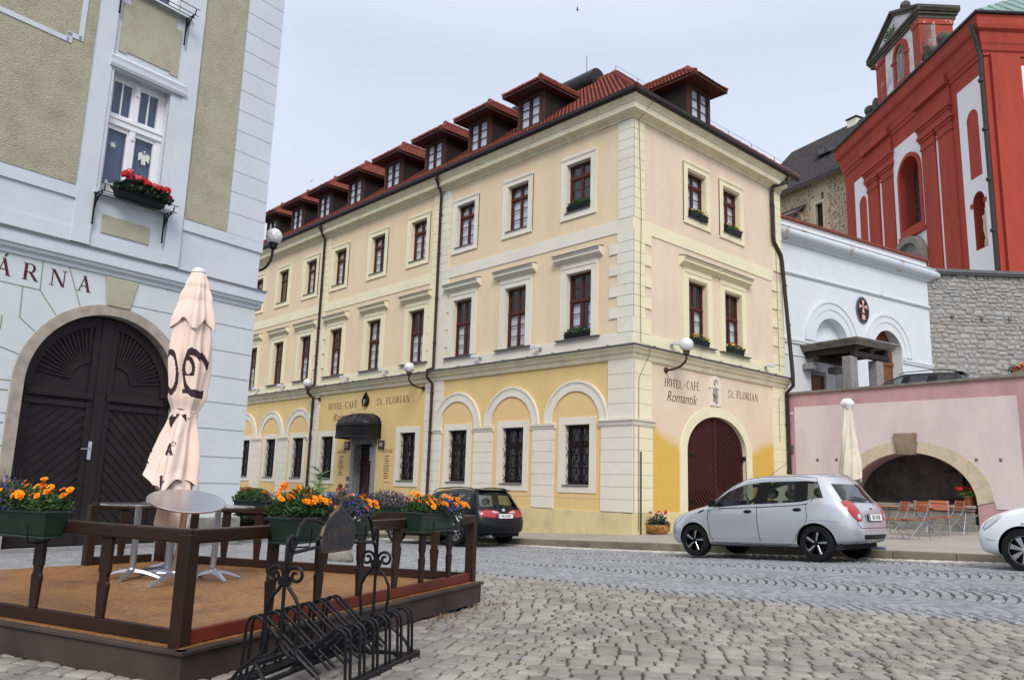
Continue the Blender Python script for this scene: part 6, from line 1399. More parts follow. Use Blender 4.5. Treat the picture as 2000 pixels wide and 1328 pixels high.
# flower boxes on the rails
def planter(px, py, a, b, w, label, mix, seed):
    """long green box straddling the rail a-b at the place where the photo has it"""
    random.seed(seed); t = (b-a).normalized(); n = Vector((-t.y, t.x, 0)); p = onp(px, py, a, n); f = (p-a).dot(t); q = a+t*f
    T = thing('flower_trough', label, 'planter', (q.x, q.y, RT+.0), atan2(t.y, t.x), 'green flower troughs on the deck railing')
    m = MB(); hw = w/2; y0 = -.185; z0 = -.1
    for (x, yy, za, zb, k) in ((hw, .0, z0, .045, 1),):
        m.hexa([(-hw+.03, y0+.02, z0), (hw-.03, y0+.02, z0), (hw-.03, y0+.15, z0), (-hw+.03, y0+.15, z0), (-hw+.005, y0+.0, .04), (hw-.005, y0, .04), (hw-.005, y0+.17, .04), (-hw+.005, y0+.17, .04)])
        m.box(-hw-.005, hw+.005, y0-.012, y0+.182, .04, .062)
        m.box(-hw+.01, hw-.01, y0+.005, y0+.165, z0-.018, z0)
    m.build('trough', M['planter_green'], T, bevel=.006, seg=2)
    m = MB(); m.box(-hw+.02, hw-.02, y0+.01, y0+.16, .05, .068); m.build('soil', M['soil'], T)
    m = MB()
    for x in (-hw*.55, hw*.75): m.tube([(x, y0+.19, .01), (x, y0+.19, -.1), (x, y0+.1, -.15), (x, y0-.005, -.14), (x, y0-.02, -.09), (x, y0-.02, -.02)], .006, 5)
    m.build('hanger', M['iron'], T)
    def z_(x): return (x-.5)*w
    for kind, x0, x1, h, n_ in mix:
        if kind == 'marigold':
            m = MB(); leaves(m, mound(z_(x0), z_(x1), y0-.04, y0+.2, .05, h, int(n_*44)), .042, narrow=.35); m.build('marigold_leaves', M['leaf'], T)
            m = MB(); st = MB()
            for _ in range(n_):
                u = uni(0, 1); v = uni(0, 1); e = sin(pi*(.1+.8*u))**.4; x = z_(x0+(x1-x0)*u); y = y0-.07+.26*v; z = .06+h*e*(.42+.62*v)+uni(-.015, .03)
                daisy(m, (x, y, z), (uni(-.35, .35), -.75+uni(-.2, .2)+.3*v, uni(.35, 1)), uni(.023, .031), 9, 0, 1, 2); st.tube([(x, y, z), (x, y+.01, z-.08)], .0015, 3)
            m.build('marigolds', [M['marigold'], M['marigold_eye']], T); st.build('stems', M['leaf'], T)
        elif kind == 'lobelia':
            m = MB(); P_ = mound(z_(x0), z_(x1), y0-.08, y0+.2, .04, h, int(n_*9), .1); leaves(m, P_, .035, narrow=.25); m.build('lobelia_leaves', M['leaf_lobelia'], T)
            m = MB(); 
            for p in mound(z_(x0), z_(x1), y0-.1, y0+.2, .06, h*1.05, n_, .12): daisy(m, p, (uni(-.6, .6), -1, uni(-.2, 1)), uni(.006, .0095), 5, 0, None, 1)
            m.build('lobelia_flowers', M['lobelia'], T)
            st = MB()
            for _ in range(int(n_/9)): x = z_(uni(x0, x1)); st.tube([(x, y0+.05, .06), (x+uni(-.03, .03), y0+uni(-.08, .1), .06+h*uni(.7, 1.25))], .0012, 3)
            st.build('stems', M['leaf_lobelia'], T)
        elif kind == 'white':
            m = MB()
            for _ in range(n_): x = z_(uni(x0, x1)); d_ = uni(0, h); daisy(m, (x, y0-.03-.05*sin(pi*min(1, d_/h)), .07-d_), (uni(-.5, .5), -1, .4), .011, 5, 0, None, 1)
            m.build('white_flowers', M['white_petal'], T); m = MB()
            leaves(m, [(z_(uni(x0, x1)), y0-.03-.03*rnd(), .07-uni(0, h)) for _ in range(n_*5)], .03); m.build('trailing_leaves', M['leaf'], T)
        elif kind == 'fern':
            m = MB(); x = z_(x0); st_ = [(x, y0+.05, .06), (x+.01, y0+.05, .06+h)]; m.tube(st_, .005, 5)
            for i in range(11):
                a = uni(0, 2*pi); zz = .09+h*i/11; L_ = .15*(1-.45*i/11); dx, dy = cos(a), sin(a)*.8
                spine = [(x+dx*L_*k/7, y0+.05+dy*L_*k/7, zz+L_*.55*sin(k/7*1.9)*.8) for k in range(8)]; m.tube(spine, .002, 3)
                for k in range(1, 8):
                    for s_ in (-1, 1):
                        p = Vector(spine[k]); d1_ = (Vector(spine[k])-Vector(spine[k-1])).normalized(); sd_ = d1_.cross(Vector((0, 0, 1))).normalized()*s_; l2 = .055*(1-k/10); e_ = p+(d1_*.7+sd_)*l2; w_ = d1_*.007; m.add([p-w_, p+w_, e_], [(0, 1, 2)])
            m.build('fern_leaves', M['leaf_fern'], T)
    return T
planter(612, 1012, I[0], I[1], 1.04, 'large green trough with marigolds, violet lobelia and a tall fern behind the iron sign', [('marigold', .0, .42, .2, 48), ('lobelia', .42, .86, .19, 260), ('marigold', .78, 1.0, .15, 16), ('fern', .36, 0, .3, 0), ('white', .6, .74, .05, 18)], 11)
planter(833, 1012, I[0], I[1], .86, 'green trough of marigolds and lobelia on the railing before the dark estate car', [('marigold', .0, .5, .15, 40), ('lobelia', .4, .78, .13, 210), ('marigold', .64, 1.0, .13, 26), ('white', .55, .75, .13, 14)], 12)
planter(40, 1012, I[4], I[0], 1.1, 'green flower trough of marigolds and lobelia at the left edge of the picture', [('marigold', .05, 1.0, .17, 62), ('lobelia', .0, .75, .24, 190), ('white', .0, .3, .1, 12)], 13)
planter(742, 998, I[1], I[2], .6, 'flower trough of violet lobelia on the rear railing, between the two marigold troughs', [('lobelia', .0, 1.0, .18, 260), ('marigold', .8, 1.0, .12, 5), ('white', .1, .9, .05, 12)], 15)
planter(520, 991, I[1], I[2], .9, 'trough with marigolds and white flowers on the rear railing beside the blue house corner', [('marigold', .6, 1.0, .14, 22), ('lobelia', .1, .7, .12, 60), ('white', .1, .6, .12, 34)], 16)
random.seed(99)
# ------------------------------------------------------------- bistro tables
def table(label, loc, rz, tilt=None, h=.7, rtop=.34, legs=4):
    T = thing('bistro_table', label, 'table', loc, rz, 'round steel cafe tables stacked together on the deck'); 
    if tilt: T.rotation_euler = tilt
    m = MB(); m.lathe([(rtop-.004, h-.018), (rtop, h-.014), (rtop, h-.003), (rtop-.004, h), (rtop-.012, h)], 48); m.build('table_rim', M['steel'], T, smooth=True)
    m = MB(); m.lathe([(.01, h-.001), (rtop-.01, h-.001)], 48, cap=False); m.build('tabletop', M['turned_steel'], T)
    m = MB(); m.lathe([(.03, .07), (.03, h-.02)], 16); m.lathe([(.09, h-.03), (.1, h-.018)], 16); m.build('column', M['steel'], T, smooth=True)
    m = MB(); m.lathe([(.045, .06), (.04, .1), (.03, .11)], 14)
    for i in range(legs):
        a = 2*pi*i/legs+.4; dx, dy = cos(a), sin(a); px, py = -dy, dx; vs = []; N = 8
        for k in range(N+1):
            f = k/N; r_ = .02+.26*f; z = .085-.075*f**1.6+.01; w = .03-.012*f; hh = .03-.014*f
            vs += [(dx*r_+px*w, dy*r_+py*w, z-hh), (dx*r_-px*w, dy*r_-py*w, z-hh), (dx*r_-px*w*.7, dy*r_-py*w*.7, z), (dx*r_+px*w*.7, dy*r_+py*w*.7, z)]
        m.add(vs, [(4*k+j, 4*k+(j+1) % 4, 4*k+4+(j+1) % 4, 4*k+4+j) for k in range(N) for j in range(4)]+[(0, 1, 2, 3), (4*N, 4*N+3, 4*N+2, 4*N+1)]); m.lathe([(.016, 0), (.018, .015)], 8, (dx*.27, dy*.27, 0))
    m.build('table_base', M['cast_alu'], T, smooth=True, sharp=50); return T
def at_depth(px, py, z, like): return onz(px, py, z)
zt_ = ZD_+.72
q1 = onz(253, 1137, ZD_+.0); q1 = Vector((2.8, 8.3, 0)); 
def on_deck(px, py): p = onz(px, py, ZD_+.004); return Vector((p.x, p.y, ZD_+.004))
tb = []
table('round steel bistro table standing upright, leftmost of the group on the deck', on_deck(256, 1130), .5)
table('upright steel bistro table hidden behind the tilted one', on_deck(330, 1116), .2)
table('upright steel bistro table at the right of the folded parasol', on_deck(414, 1132), 1.2)
tt = on_deck(338, 1142); T4 = table('steel bistro table tilted so that its patterned top shows', tt, 0, h=.76)
ax = CR.normalized(); ax2 = Vector((-_fw.x, -_fw.y, 0)).normalized(); Mx = Matrix.Rotation(R(9), 3, Vector((_fw.x, _fw.y, 0)).normalized()) @ Matrix.Rotation(R(13), 3, Vector((CR.x, CR.y, 0)).normalized()); T4.rotation_euler = Mx.to_euler(); T4.location = tt+Vector((0, 0, .03))
# ------------------------------------------------------------- folded parasol
def fold(a, z, k, amp): return 1+amp*(sin(k*a+sin(z*3.1)*.6)*.75+.35*sin((k*2+1)*a+z*2+.8))
pb = on_deck(327, 1120); PS = thing('parasol', 'folded cream parasol with dark printed letters, tied at the waist on the deck', 'parasol', pb, YAW-pi/2)
zs_top = (onp(385, 533, pb, (_fw.x, _fw.y, 0)).z-pb.z)
m = MB(); m.lathe([(.025, 0), (.025, zs_top)], 12); m.build('pole', M['trim_white'], PS, smooth=True)
m = MB(); m.lathe([(.25, 0), (.25, .03), (.24, .05), (.04, .07), (.04, .3)], 20); m.build('foot', M['cast_alu'], PS)
prof = [(0, .05), (.03, .075), (.12, .115), (.24, .15), (.31, .165)]
def canopy(name, z_top, prof, k, amp, nz, na, mask=None, lean=None, cut=None):
    m = MB(); vs = []; H_ = prof[-1][0]
    def rad(t):
        for (a, ra), (b, rb) in zip(prof, prof[1:]):
            if t <= b: f = (t-a)/(b-a); f = f*f*(3-2*f); return ra+(rb-ra)*f
        return prof[-1][1]
    for i in range(nz+1):
        t = H_*i/nz
        for j in range(na):
            a = 2*pi*j/na; e = min(1, t/.25); fd = 1+e*(fold(a, t, k, amp)-1); r_ = rad(t)*fd; dz = cut(a) if cut and i == nz else 0
            tt_ = t+(cut(a)*(t/H_)**3 if cut else 0); lx = lean(t) if lean else 0
            vs.append((r_*cos(a)+lx, r_*sin(a), z_top-tt_))
    for i in range(nz):
        for j in range(na):
            q = (i*na+j, i*na+(j+1) % na, (i+1)*na+(j+1) % na, (i+1)*na+j); p = Vector(vs[q[0]]).lerp(Vector(vs[q[2]]), .5); m.add([], []) ; m.f.append(q); m.m.append(1 if mask and mask(p.x, p.y, z_top-p.z) else 0)
    m.v = vs; return m
# printed marks: two large ring letters and fragments of a word, as they fall on the folds
def poly_in(p, polys): return any(inside(p, q) for q in polys)
def ringmask(x, z, cx, cz, rx, rz, rin): d = ((x-cx)/rx)**2+((z-cz)/rz)**2; return rin < d < 1
Hc = zs_top
def zof(py): return (onp(370, py, pb, (_fw.x, _fw.y, 0)).z-pb.z)
S_ = (zof(700)-zof(800))/100
def mark(x, y, t):
    if y > .03: return False
    z = Hc-t; px = proj((pb.x, pb.y, pb.z+z))[0]+x/S_; py = 700-(z-zof(700))/S_
    L = []
    if ringmask(px, py, 347, 728, 15, 45, .5) and px > 336: return True
    if ringmask(px, py, 389, 728, 22, 47, .48): return True
    if ringmask(px, py, 381, 718, 12, 24, .3) and py < 735: return True
    if 366 < px < 396 and 760 < py < 768: return True
    T1 = [[(336, 817), (345, 811), (362, 811), (352, 822), (343, 838), (338, 832)], [(364, 812), (372, 810), (372, 826)], [(356, 797), (364, 796), (372, 806), (360, 806)],
          [(334, 889), (341, 866), (348, 866), (357, 889), (350, 889), (344, 874), (339, 889)], [(338, 880), (351, 880), (351, 884), (338, 884)], [(291, 905), (294, 880), (306, 880), (306, 884), (298, 884), (297, 901), (303, 905)], [(325, 928), (330, 925), (331, 955), (325, 955)], [(331, 940), (340, 934), (342, 938), (331, 948)]]
    if poly_in((px, py), T1): return True
    d = sqrt((px-354.5)**2+((py-868)*1.0)**2)
    return 4.0 < d < 5.2 or (abs(px-353.5) < .8 and abs(py-868) < 2.5) or (abs(py-867) < 1 and 353 < px < 356)
H1 = Hc-zof(637); H2 = Hc-zof(808); H3 = Hc-zof(950)
m = canopy('skirt', Hc-.02, [(0, .05), (.02, .09), (.3, .15), (H2*.6, .19), (H2*.86, .17), (H2-.02, .115), (H2+.03, .115)], 5, .22, 170, 220, mark)
m.build('canopy', [M['canvas'], M['canvas_print']], PS, smooth=True, sharp=180)
m = canopy('flared', Hc-H2+.03, [(0, .12), (.05, .13), (H3-H2-.12, .205), (H3-H2+.02, .22)], 4, .3, 90, 220, lambda x, y, t: mark(x, y, t+H2-.03), lean=lambda t: -.06*t, cut=lambda a: .07*sin(3*a+.5)+.03*sin(7*a)+(.14 if cos(a+pi*.5) < -.0 else 0)*0)
m.build('lower_canopy', [M['canvas'], M['canvas_print']], PS, smooth=True, sharp=180)
m = canopy('cape', Hc, [(0, .04), (.02, .085), (.15, .12), (H1, .205)], 5, .2, 40, 160, None, cut=lambda a: .06*sin(5*a+1.0)); m.build('top_cape', [M['canvas']], PS, smooth=True, sharp=180)
m = MB(); m.lathe([(.125, Hc-H2-.0), (.13, Hc-H2+.012), (.125, Hc-H2+.024)], 24); m.build('tie_band', M['canvas'], PS, smooth=True)
m = MB(); m.lathe([(.05, Hc-.01), (.075, Hc), (.07, Hc+.03), (.04, Hc+.05), (.01, Hc+.055)], 20); m.build('cap', M['plastic_white'], PS, smooth=True)
m = MB(); m.lathe([(.11, .32), (.15, .5), (.13, .7), (.14, .95)], 40, fn=lambda a, z: fold(a, z, 4, .18)); m.build('hanging_lining', M['canvas'], PS, smooth=True, sharp=180)
# ------------------------------------------------------------- wrought-iron bicycle rack with its sign
ra = R(31.5); RAx = Vector((cos(ra), sin(ra), 0)); RBx = Vector((-sin(ra), cos(ra), 0)); zr_ = .1
rend = onz(813, 1279, zr_)
RK = thing('bicycle_rack', 'black wrought-iron bicycle rack with scrolled arch in front of the deck', 'bicycle rack', (rend.x, rend.y, zr_), ra)
LR = 1.5; WR = .64
def scroll(cx, cz, r0, turns, a0, dirn, n=22):
    return [(cx+r0*(1-.78*i/n)*cos(a0+dirn*turns*2*pi*i/n), cz+r0*(1-.78*i/n)*sin(a0+dirn*turns*2*pi*i/n)) for i in range(n+1)]
m = MB(); m.box(-LR, .0, -.03, .03, -.01, .04); m.box(-LR, 0, WR-.03, WR+.03, -.01, .04); m.box(-LR, -LR+.04, .03, WR-.03, .0, .03); m.box(-.1, -.06, .03, WR-.03, .0, .03); m.build('base_frame', M['wrought'], RK, bevel=.006)
m = MB()
for y, z in ((.27, .11), (.38, .11), (.33, .2)): m.tube([(-LR+.02, y, z), (-.08, y, z)], .017, 6)
for x in (-LR+.02, -.08): m.tube([(x, .27, .02), (x, .27, .11), (x, .33, .2), (x, .38, .11), (x, .38, .02)], .012, 6)
m.build('centre_bars', M['wrought'], RK)
for i in range(6):
    for side_ in (0, 1):
        x = -.085-i*.185-(.07 if side_ else 0)
        m = MB()
        for dx in (0, -.062):
            if side_ == 0: y0, ye, top, st = 0, .36, .33, 1
            else: y0, ye, top, st = WR, .16, .38, -1
            rr = .055 if side_ == 0 else .06
            pts = [(x+dx, y0, .03), (x+dx, y0+st*.012, top-rr)]+[(x+dx, y0+st*(.012+rr*(1-cos(a))), top-rr+rr*sin(a)) for a in [pi*k/10 for k in range(1, 9)]]+[(x+dx, ye, .08)]
            m.tube(pts, .0095, 8)
        m.build('wheel_hoop', M['wrought'], RK, smooth=True)
kz = .61
def lyre(x):
    m = MB(); yc = WR/2; r = .011
    def Y(pts): return [(x, yc+p[0], p[1]) for p in pts]
    m.tube(Y([(0, .26), (0, .45), (0, kz)]), r, 7); m.box(x-.02, x+.02, yc-.034, yc+.034, kz-.022, kz+.022)
    for s in (-1, 1):
        m.tube(Y([(s*.012, kz), (s*.03, kz-.04), (s*.075, kz-.09), (s*.105, kz-.15), (s*.11, kz-.22), (s*.1, kz-.29), (s*.095, kz-.35), (s*.11, .21), (s*.17, .165), (s*.235, .12), (s*.285, .06), (s*.3, -.02), (s*.29, -.06)]), r, 7)
        m.tube(Y([(0, .27), (s*.03, .225), (s*.08, .195), (s*.14, .185)]), r*.9, 7)
        m.tube(Y([(s*(.262+q[0]), -.04+q[1]) for q in scroll(0, 0, .036, 1.25, pi*1.9, -1)]), r*.8, 6)
        m.tube(Y([(s*.012, kz)]+[(s*(.068+q[0]), kz+.03+q[1]) for q in scroll(0, 0, .056, 1.35, pi, -1)]), r*.95, 7)
    return m.build('lyre_post', M['wrought'], RK, smooth=True)
xl_, xr_ = -1.27, -.055
lyre(xl_); lyre(xr_)
m = MB(); yc = WR/2; xm = (xl_+xr_)/2; hw = (xr_-xl_)/2; r = .0115
for s, xe in ((-1, xl_), (1, xr_)):
    def A(p): return (xe-s*p[0], yc, p[1])
    m.tube([A((0, kz)), A((0, kz+.1)), A((0, kz+.2))]+[A((.045-.045*cos(a), kz+.2+.045*sin(a))) for a in [pi*k/8 for k in range(1, 9)]]+[A((.05+q[0], kz+.2+q[1])) for q in scroll(0, 0, .04, .9, 0, -1)], r, 7)
    m.tube([A((.01, kz+.06)), A((.03, kz+.12)), A((.07, kz+.15)), A((hw*.45, kz+.16)), A((hw*.6, kz+.165))]+[A((hw*.6+q[0], kz+.2+q[1])) for q in scroll(0, 0, .035, 1.1, -pi/2, 1)], r, 7)
    m.tube([A((.06, kz+.155)), A((.09, kz+.22)), A((.13, kz+.3)), A((.18, kz+.335)), A((hw*.5, kz+.33)), A((hw*.66, kz+.305)), A((hw*.72, kz+.32))]+[A((hw*.69+q[0], kz+.35+q[1])) for q in scroll(0, 0, .03, 1.0, 0, 1)], r, 7)
m.build('arch_bar', M['wrought'], RK, smooth=True)
sc_ = [(x*1.22, z) for x, z in [(-.165, 0), (.15, .0), (.175, .03), (.18, .1), (.15, .18), (.08, .225), (.03, .25), (.0, .29), (-.03, .25), (-.08, .225), (-.15, .18), (-.18, .1), (-.185, .03)]]
m = MB(lambda p: Vector((xm+p.x, yc+p.y, kz+.13+p.z))); m.plate(sc_, [], -.012, .012); sg_ = m.build('sign_plate', M['sign_board'], RK, bevel=.004)
m = MB(lambda p: Vector((xm+p.x, yc+p.y, kz+.13+p.z))); m.tube([(p[0], 0, p[1]) for p in sc_], .013, 6, closed=True); m.build('sign_rim', M['sign_rim'], sg_)
tv, tf = text_mesh('CUTTING', .075, shear=.2, sx=1.0, bold=-.0012, ext=.002); m = MB(lambda p: Vector((xm+p.x, yc+p.y, kz+.13+p.z))); m.add([(v[0], -.013-v[2], .11+v[1]+v[0]*.12) for v in tv], tf); m.build('sign_lettering', M['faint_letter'], sg_)
m = MB()
for s in (-1, 1): m.tube([(xm, yc, kz+.4)]+[(xm+s*.03+s*q[0], yc, kz+.47+q[1]) for q in scroll(0, 0, .046, 1.15, pi*1.35, -1)], r, 7)
m.build('finial', M['sign_rim'], RK, smooth=True)
# small stone by the pavement behind the deck
q = onz(668, 1092, .05); t = MB(); t.ball((0, 0, 0), .2, 14, 8, fn=lambda a, z: 1+.12*sin(3*a+z*9), sz=.75); o = t.build('stone_block', M['grey_stone'], smooth=True); o.location = (q.x, q.y, zg(q.x, q.y)+.06); tag(o, 'rounded grey stone at the road edge behind the deck', 'stone')
# dry weeds by the deck corner and tufts in the joints
def weeds(name, n, f, mt, lab, sz):
    m = MB()
    for _ in range(n):
        x, y = f(); z = zg(x, y)
        for k in range(random.randint(4, 9)):
            a = uni(0, 2*pi); L = sz*uni(.5, 1.3); p = Vector((x, y, z)); d = Vector((cos(a)*.5, sin(a)*.5, 1)).normalized(); s = Vector((-sin(a), cos(a), 0))*.003; m.add([p-s, p+s, p+d*L*.6+s, p+d*L, p+d*L*.6-s], [(0, 1, 2, 3, 4)])
    o = m.build(name, mt); return tag(o, lab, 'grass', kind='stuff')
def fw_():
    a = C2[0].lerp(C2[1], uni(.5, 1.02)); n = Vector((sin(ra), -cos(ra), 0)); p = a+n*abs(random.gauss(0, .16)); return p.x, p.y
weeds('dry_weeds', 36, fw_, M['dry_weed'], 'dry brown weeds growing between the stones beside the deck', .07)
def gr_():
    while True:
        p = onz(uni(900, 2100), uni(1180, 1400), .06)
        if inside((p.x, p.y), plaza_poly) and sin(p.x*1.7)*sin(p.y*1.3+1) > -.1: return p.x, p.y
weeds('moss_tufts', 900, gr_, M['grass'], 'small green tufts between the cobblestones', .022)
m = MB()
for _ in range(26):
    p = onz(uni(760, 1960), uni(1180, 1330), .05); z = zg(p.x, p.y)+.035; a = uni(0, 6); r_ = uni(.012, .03); m.add([(p.x+r_*cos(a), p.y+r_*sin(a), z), (p.x+r_*.5*cos(a+1.5), p.y+r_*.5*sin(a+1.5), z+.008), (p.x-r_*cos(a), p.y-r_*sin(a), z+.003), (p.x-r_*.5*cos(a+1.5), p.y-r_*.5*sin(a+1.5), z+.006)], [(0, 1, 2, 3)])
tag(m.build('fallen_leaves', M['dry_weed']), 'scattered small dry leaves on the cobbles', 'leaves', kind='stuff')
# ------------------------------------------------------------- cars
def car_cage(cols, glassmap, bulge_r=.05, bulge_f=.05):
    """cols: front to rear, 9 points per side each; returns verts, faces, material indices"""
    V = []; F = []; Mi = []; idx = {}
    def vid(p):
        k = (round(p[0], 4), round(p[1], 4), round(p[2], 4))
        if k not in idx: idx[k] = len(V); V.append(k)
        return idx[k]
    def quad(a, b, c, d, m):
        q = [vid(a), vid(b), vid(c), vid(d)]; u = []
        for i in q:
            if i not in u: u.append(i)
        if len(u) > 2: F.append(tuple(u)); Mi.append(m)
    mir = lambda p: (p[0], -p[1], p[2]); n = len(cols)
    for i in range(n-1):
        A, B = cols[i], cols[i+1]
        for r in range(8):
            g = glassmap.get((i, r), 0)
            quad(A[r], B[r], B[r+1], A[r+1], g); quad(mir(A[r]), mir(A[r+1]), mir(B[r+1]), mir(B[r]), g+10 if g in (4, 5, 6, 7) else g)
    Rr = cols[-1]; grid = []
    for k in range(7):
        p = Rr[k]
        if k == 6: row = [Rr[6], Rr[7], Rr[8], mir(Rr[7]), mir(Rr[6])]
        else: q = (p[0]-bulge_r*(1 if k else .4), p[1]*.52, p[2]); c = (p[0]-bulge_r*1.25*(1 if k else .4), 0, p[2]); row = [p, q, c, mir(q), mir(p)]
        grid.append(row)
    for k in range(6):
        for j in range(4): quad(grid[k][j], grid[k+1][j], grid[k+1][j+1], grid[k][j+1], 3 if k == 4 else 0)
    Fr = cols[0]; top = [Fr[r] for r in range(3, 9)]; top = top+[mir(p) for p in top[-2::-1]]; rows = []
    for k in range(3):
        p = Fr[k]; row = []
        for t in top:
            f = t[1]/top[0][1]; row.append((p[0]+bulge_f*(1-f*f), p[1]*f, p[2]))
        rows.append(row)
    rows.append(top)
    for k in range(3):
        for j in range(len(top)-1): quad(rows[k][j], rows[k][j+1], rows[k+1][j+1], rows[k+1][j], 0)
    bot = [vid(c[0]) for c in cols]+[vid(p) for p in grid[0][1:-1]]+[vid(mir(c[0])) for c in reversed(cols)]+[vid(p) for p in reversed(rows[0][1:-1])]
    F.append(tuple(bot)); Mi.append(2)
    return V, F, Mi
def car_body(T, V, F, Mi, paint, glassm, axles, rw, hw, lvl=2, dark_rear=None):
    me = bpy.data.meshes.new('cage'); me.from_pydata(V, [], F); me.polygons.foreach_set('material_index', Mi)
    for k in range(20): me.materials.append(M[paint] if k == 0 else M['black_plastic'] if k == 2 else M[glassm])
    me.update(); bm = bmesh.new(); bm.from_mesh(me); bmesh.ops.recalc_face_normals(bm, faces=bm.faces); bm.to_mesh(me); bm.free()
    o = bpy.data.objects.new('cage', me); col.objects.link(o); s = o.modifiers.new('s', 'SUBSURF'); s.levels = lvl; s.render_levels = lvl
    cut = MB()
    for ax in axles:
        for sg in (1, -1): y0, y1 = sorted((sg*(hw-.27), sg*(hw+.3))); cut.lathe([(rw+.045, y0), (rw+.045, y1)], 32, (ax, 0, rw), ax='y', mi=2)
    c = cut.build('cutter', [M[paint], M['black_plastic'], M['black_plastic']])
    b = o.modifiers.new('b', 'BOOLEAN'); b.object = c; b.operation = 'DIFFERENCE'; b.solver = 'EXACT'
    dg = bpy.context.evaluated_depsgraph_get(); dg.update(); em = bpy.data.meshes.new_from_object(o.evaluated_get(dg))
    vs = [tuple(v.co) for v in em.vertices]; groups = {}
    for p in em.polygons: groups.setdefault(p.material_index, []).append(tuple(p.vertices))
    bvh = BVHTree.FromPolygons(vs, [tuple(p.vertices) for p in em.polygons])
    bpy.data.objects.remove(o); bpy.data.objects.remove(c)
    def sub(fs, name, mt, th=0):
        m = MB(); used = {}; 
        for f in fs:
            for i in f:
                if i not in used: used[i] = len(m.v); m.v.append(vs[i])
            m.f.append(tuple(used[i] for i in f)); m.m.append(0)
        oo = m.build(name, mt, T, smooth=True, sharp=38); return oo
    body = sub(groups.get(0, []), 'body', M[paint])
    sub(groups.get(2, []), 'underbody_and_pillars', M['black_plastic'])
    for k, fs in groups.items():
        if k not in (0, 2): sub(fs, 'rear_window' if k == 3 else 'windscreen' if k == 1 else 'window', M[dark_rear] if dark_rear and k in (3, 6, 7, 16, 17) else M[glassm])
    return bvh, body
def on_body(bvh, x, z, side=1, off=.004):
    h = bvh.ray_cast(Vector((x, side*3, z)), Vector((0, -side, 0))); 
    if h[0] is None: return None
    return h[0]+h[1]*off*(1 if h[1].y*side > 0 else -1)
def on_rear(bvh, y, z, off=.004, d=1):
    h = bvh.ray_cast(Vector((-3*d if d > 0 else 8, y, z)), Vector((d, 0, 0)))
    if h[0] is None: return None
    nrm = h[1] if h[1].x*d < 0 else -h[1]; return h[0]+nrm*off
def cornerof(s):
    """around the rear corner: t < 0 on the tail, t > 0 along the side"""
    def f(b, t, z, off):
        q = Vector((-.9+t*.7071, s*(1.5+t*.7071), z)); d = Vector((.7071, -s*.7071, 0)); h = b.ray_cast(q, d)
        if h[0] is None: return None
        n = h[1] if h[1].dot(d) < 0 else -h[1]; return h[0]+n*off
    return f
def patch(T, bvh, poly, name, mt, how, rings=4, off=.006, thick=.0):
    c = (sum(p[0] for p in poly)/len(poly), sum(p[1] for p in poly)/len(poly)); m = MB(); dens = []
    for a, b in zip(poly, poly[1:]+poly[:1]):
        k = max(1, int(math.hypot(b[0]-a[0], b[1]-a[1])/.03)); dens += [(a[0]+(b[0]-a[0])*i/k, a[1]+(b[1]-a[1])*i/k) for i in range(k)]
    n = len(dens); vs = []
    for r in range(rings+1):
        f = 1-r/rings if r < rings else .001
        for p in dens:
            q = how(bvh, c[0]+(p[0]-c[0])*f, c[1]+(p[1]-c[1])*f, off if r else off*.2)
            if q is None: q = vs[-1] if vs else Vector((0, 0, 0))
            vs.append(q)
    m.add(vs, [(r*n+i, r*n+(i+1) % n, (r+1)*n+(i+1) % n, (r+1)*n+i) for r in range(rings) for i in range(n)])
    return m.build(name, mt, T, smooth=True, sharp=60)
def sideof(s): return lambda b, x, z, off: on_body(b, x, z, s, off)
def rearof(b, y, z, off): return on_rear(b, y, z, off)
def frontof(b, y, z, off): return on_rear(b, y, z, off, -1)
def seam(m, bvh, pts, how, r=.0055):
    P = []
    for a, b in zip(pts, pts[1:]):
        k = max(1, int(math.hypot(b[0]-a[0], b[1]-a[1])/.05)); P += [(a[0]+(b[0]-a[0])*i/k, a[1]+(b[1]-a[1])*i/k) for i in range(k)]
    P.append(pts[-1]); Q = [how(bvh, p[0], p[1], .0005) for p in P]; Q = [q for q in Q if q is not None]
    if len(Q) > 1: m.tube(Q, r, 4)
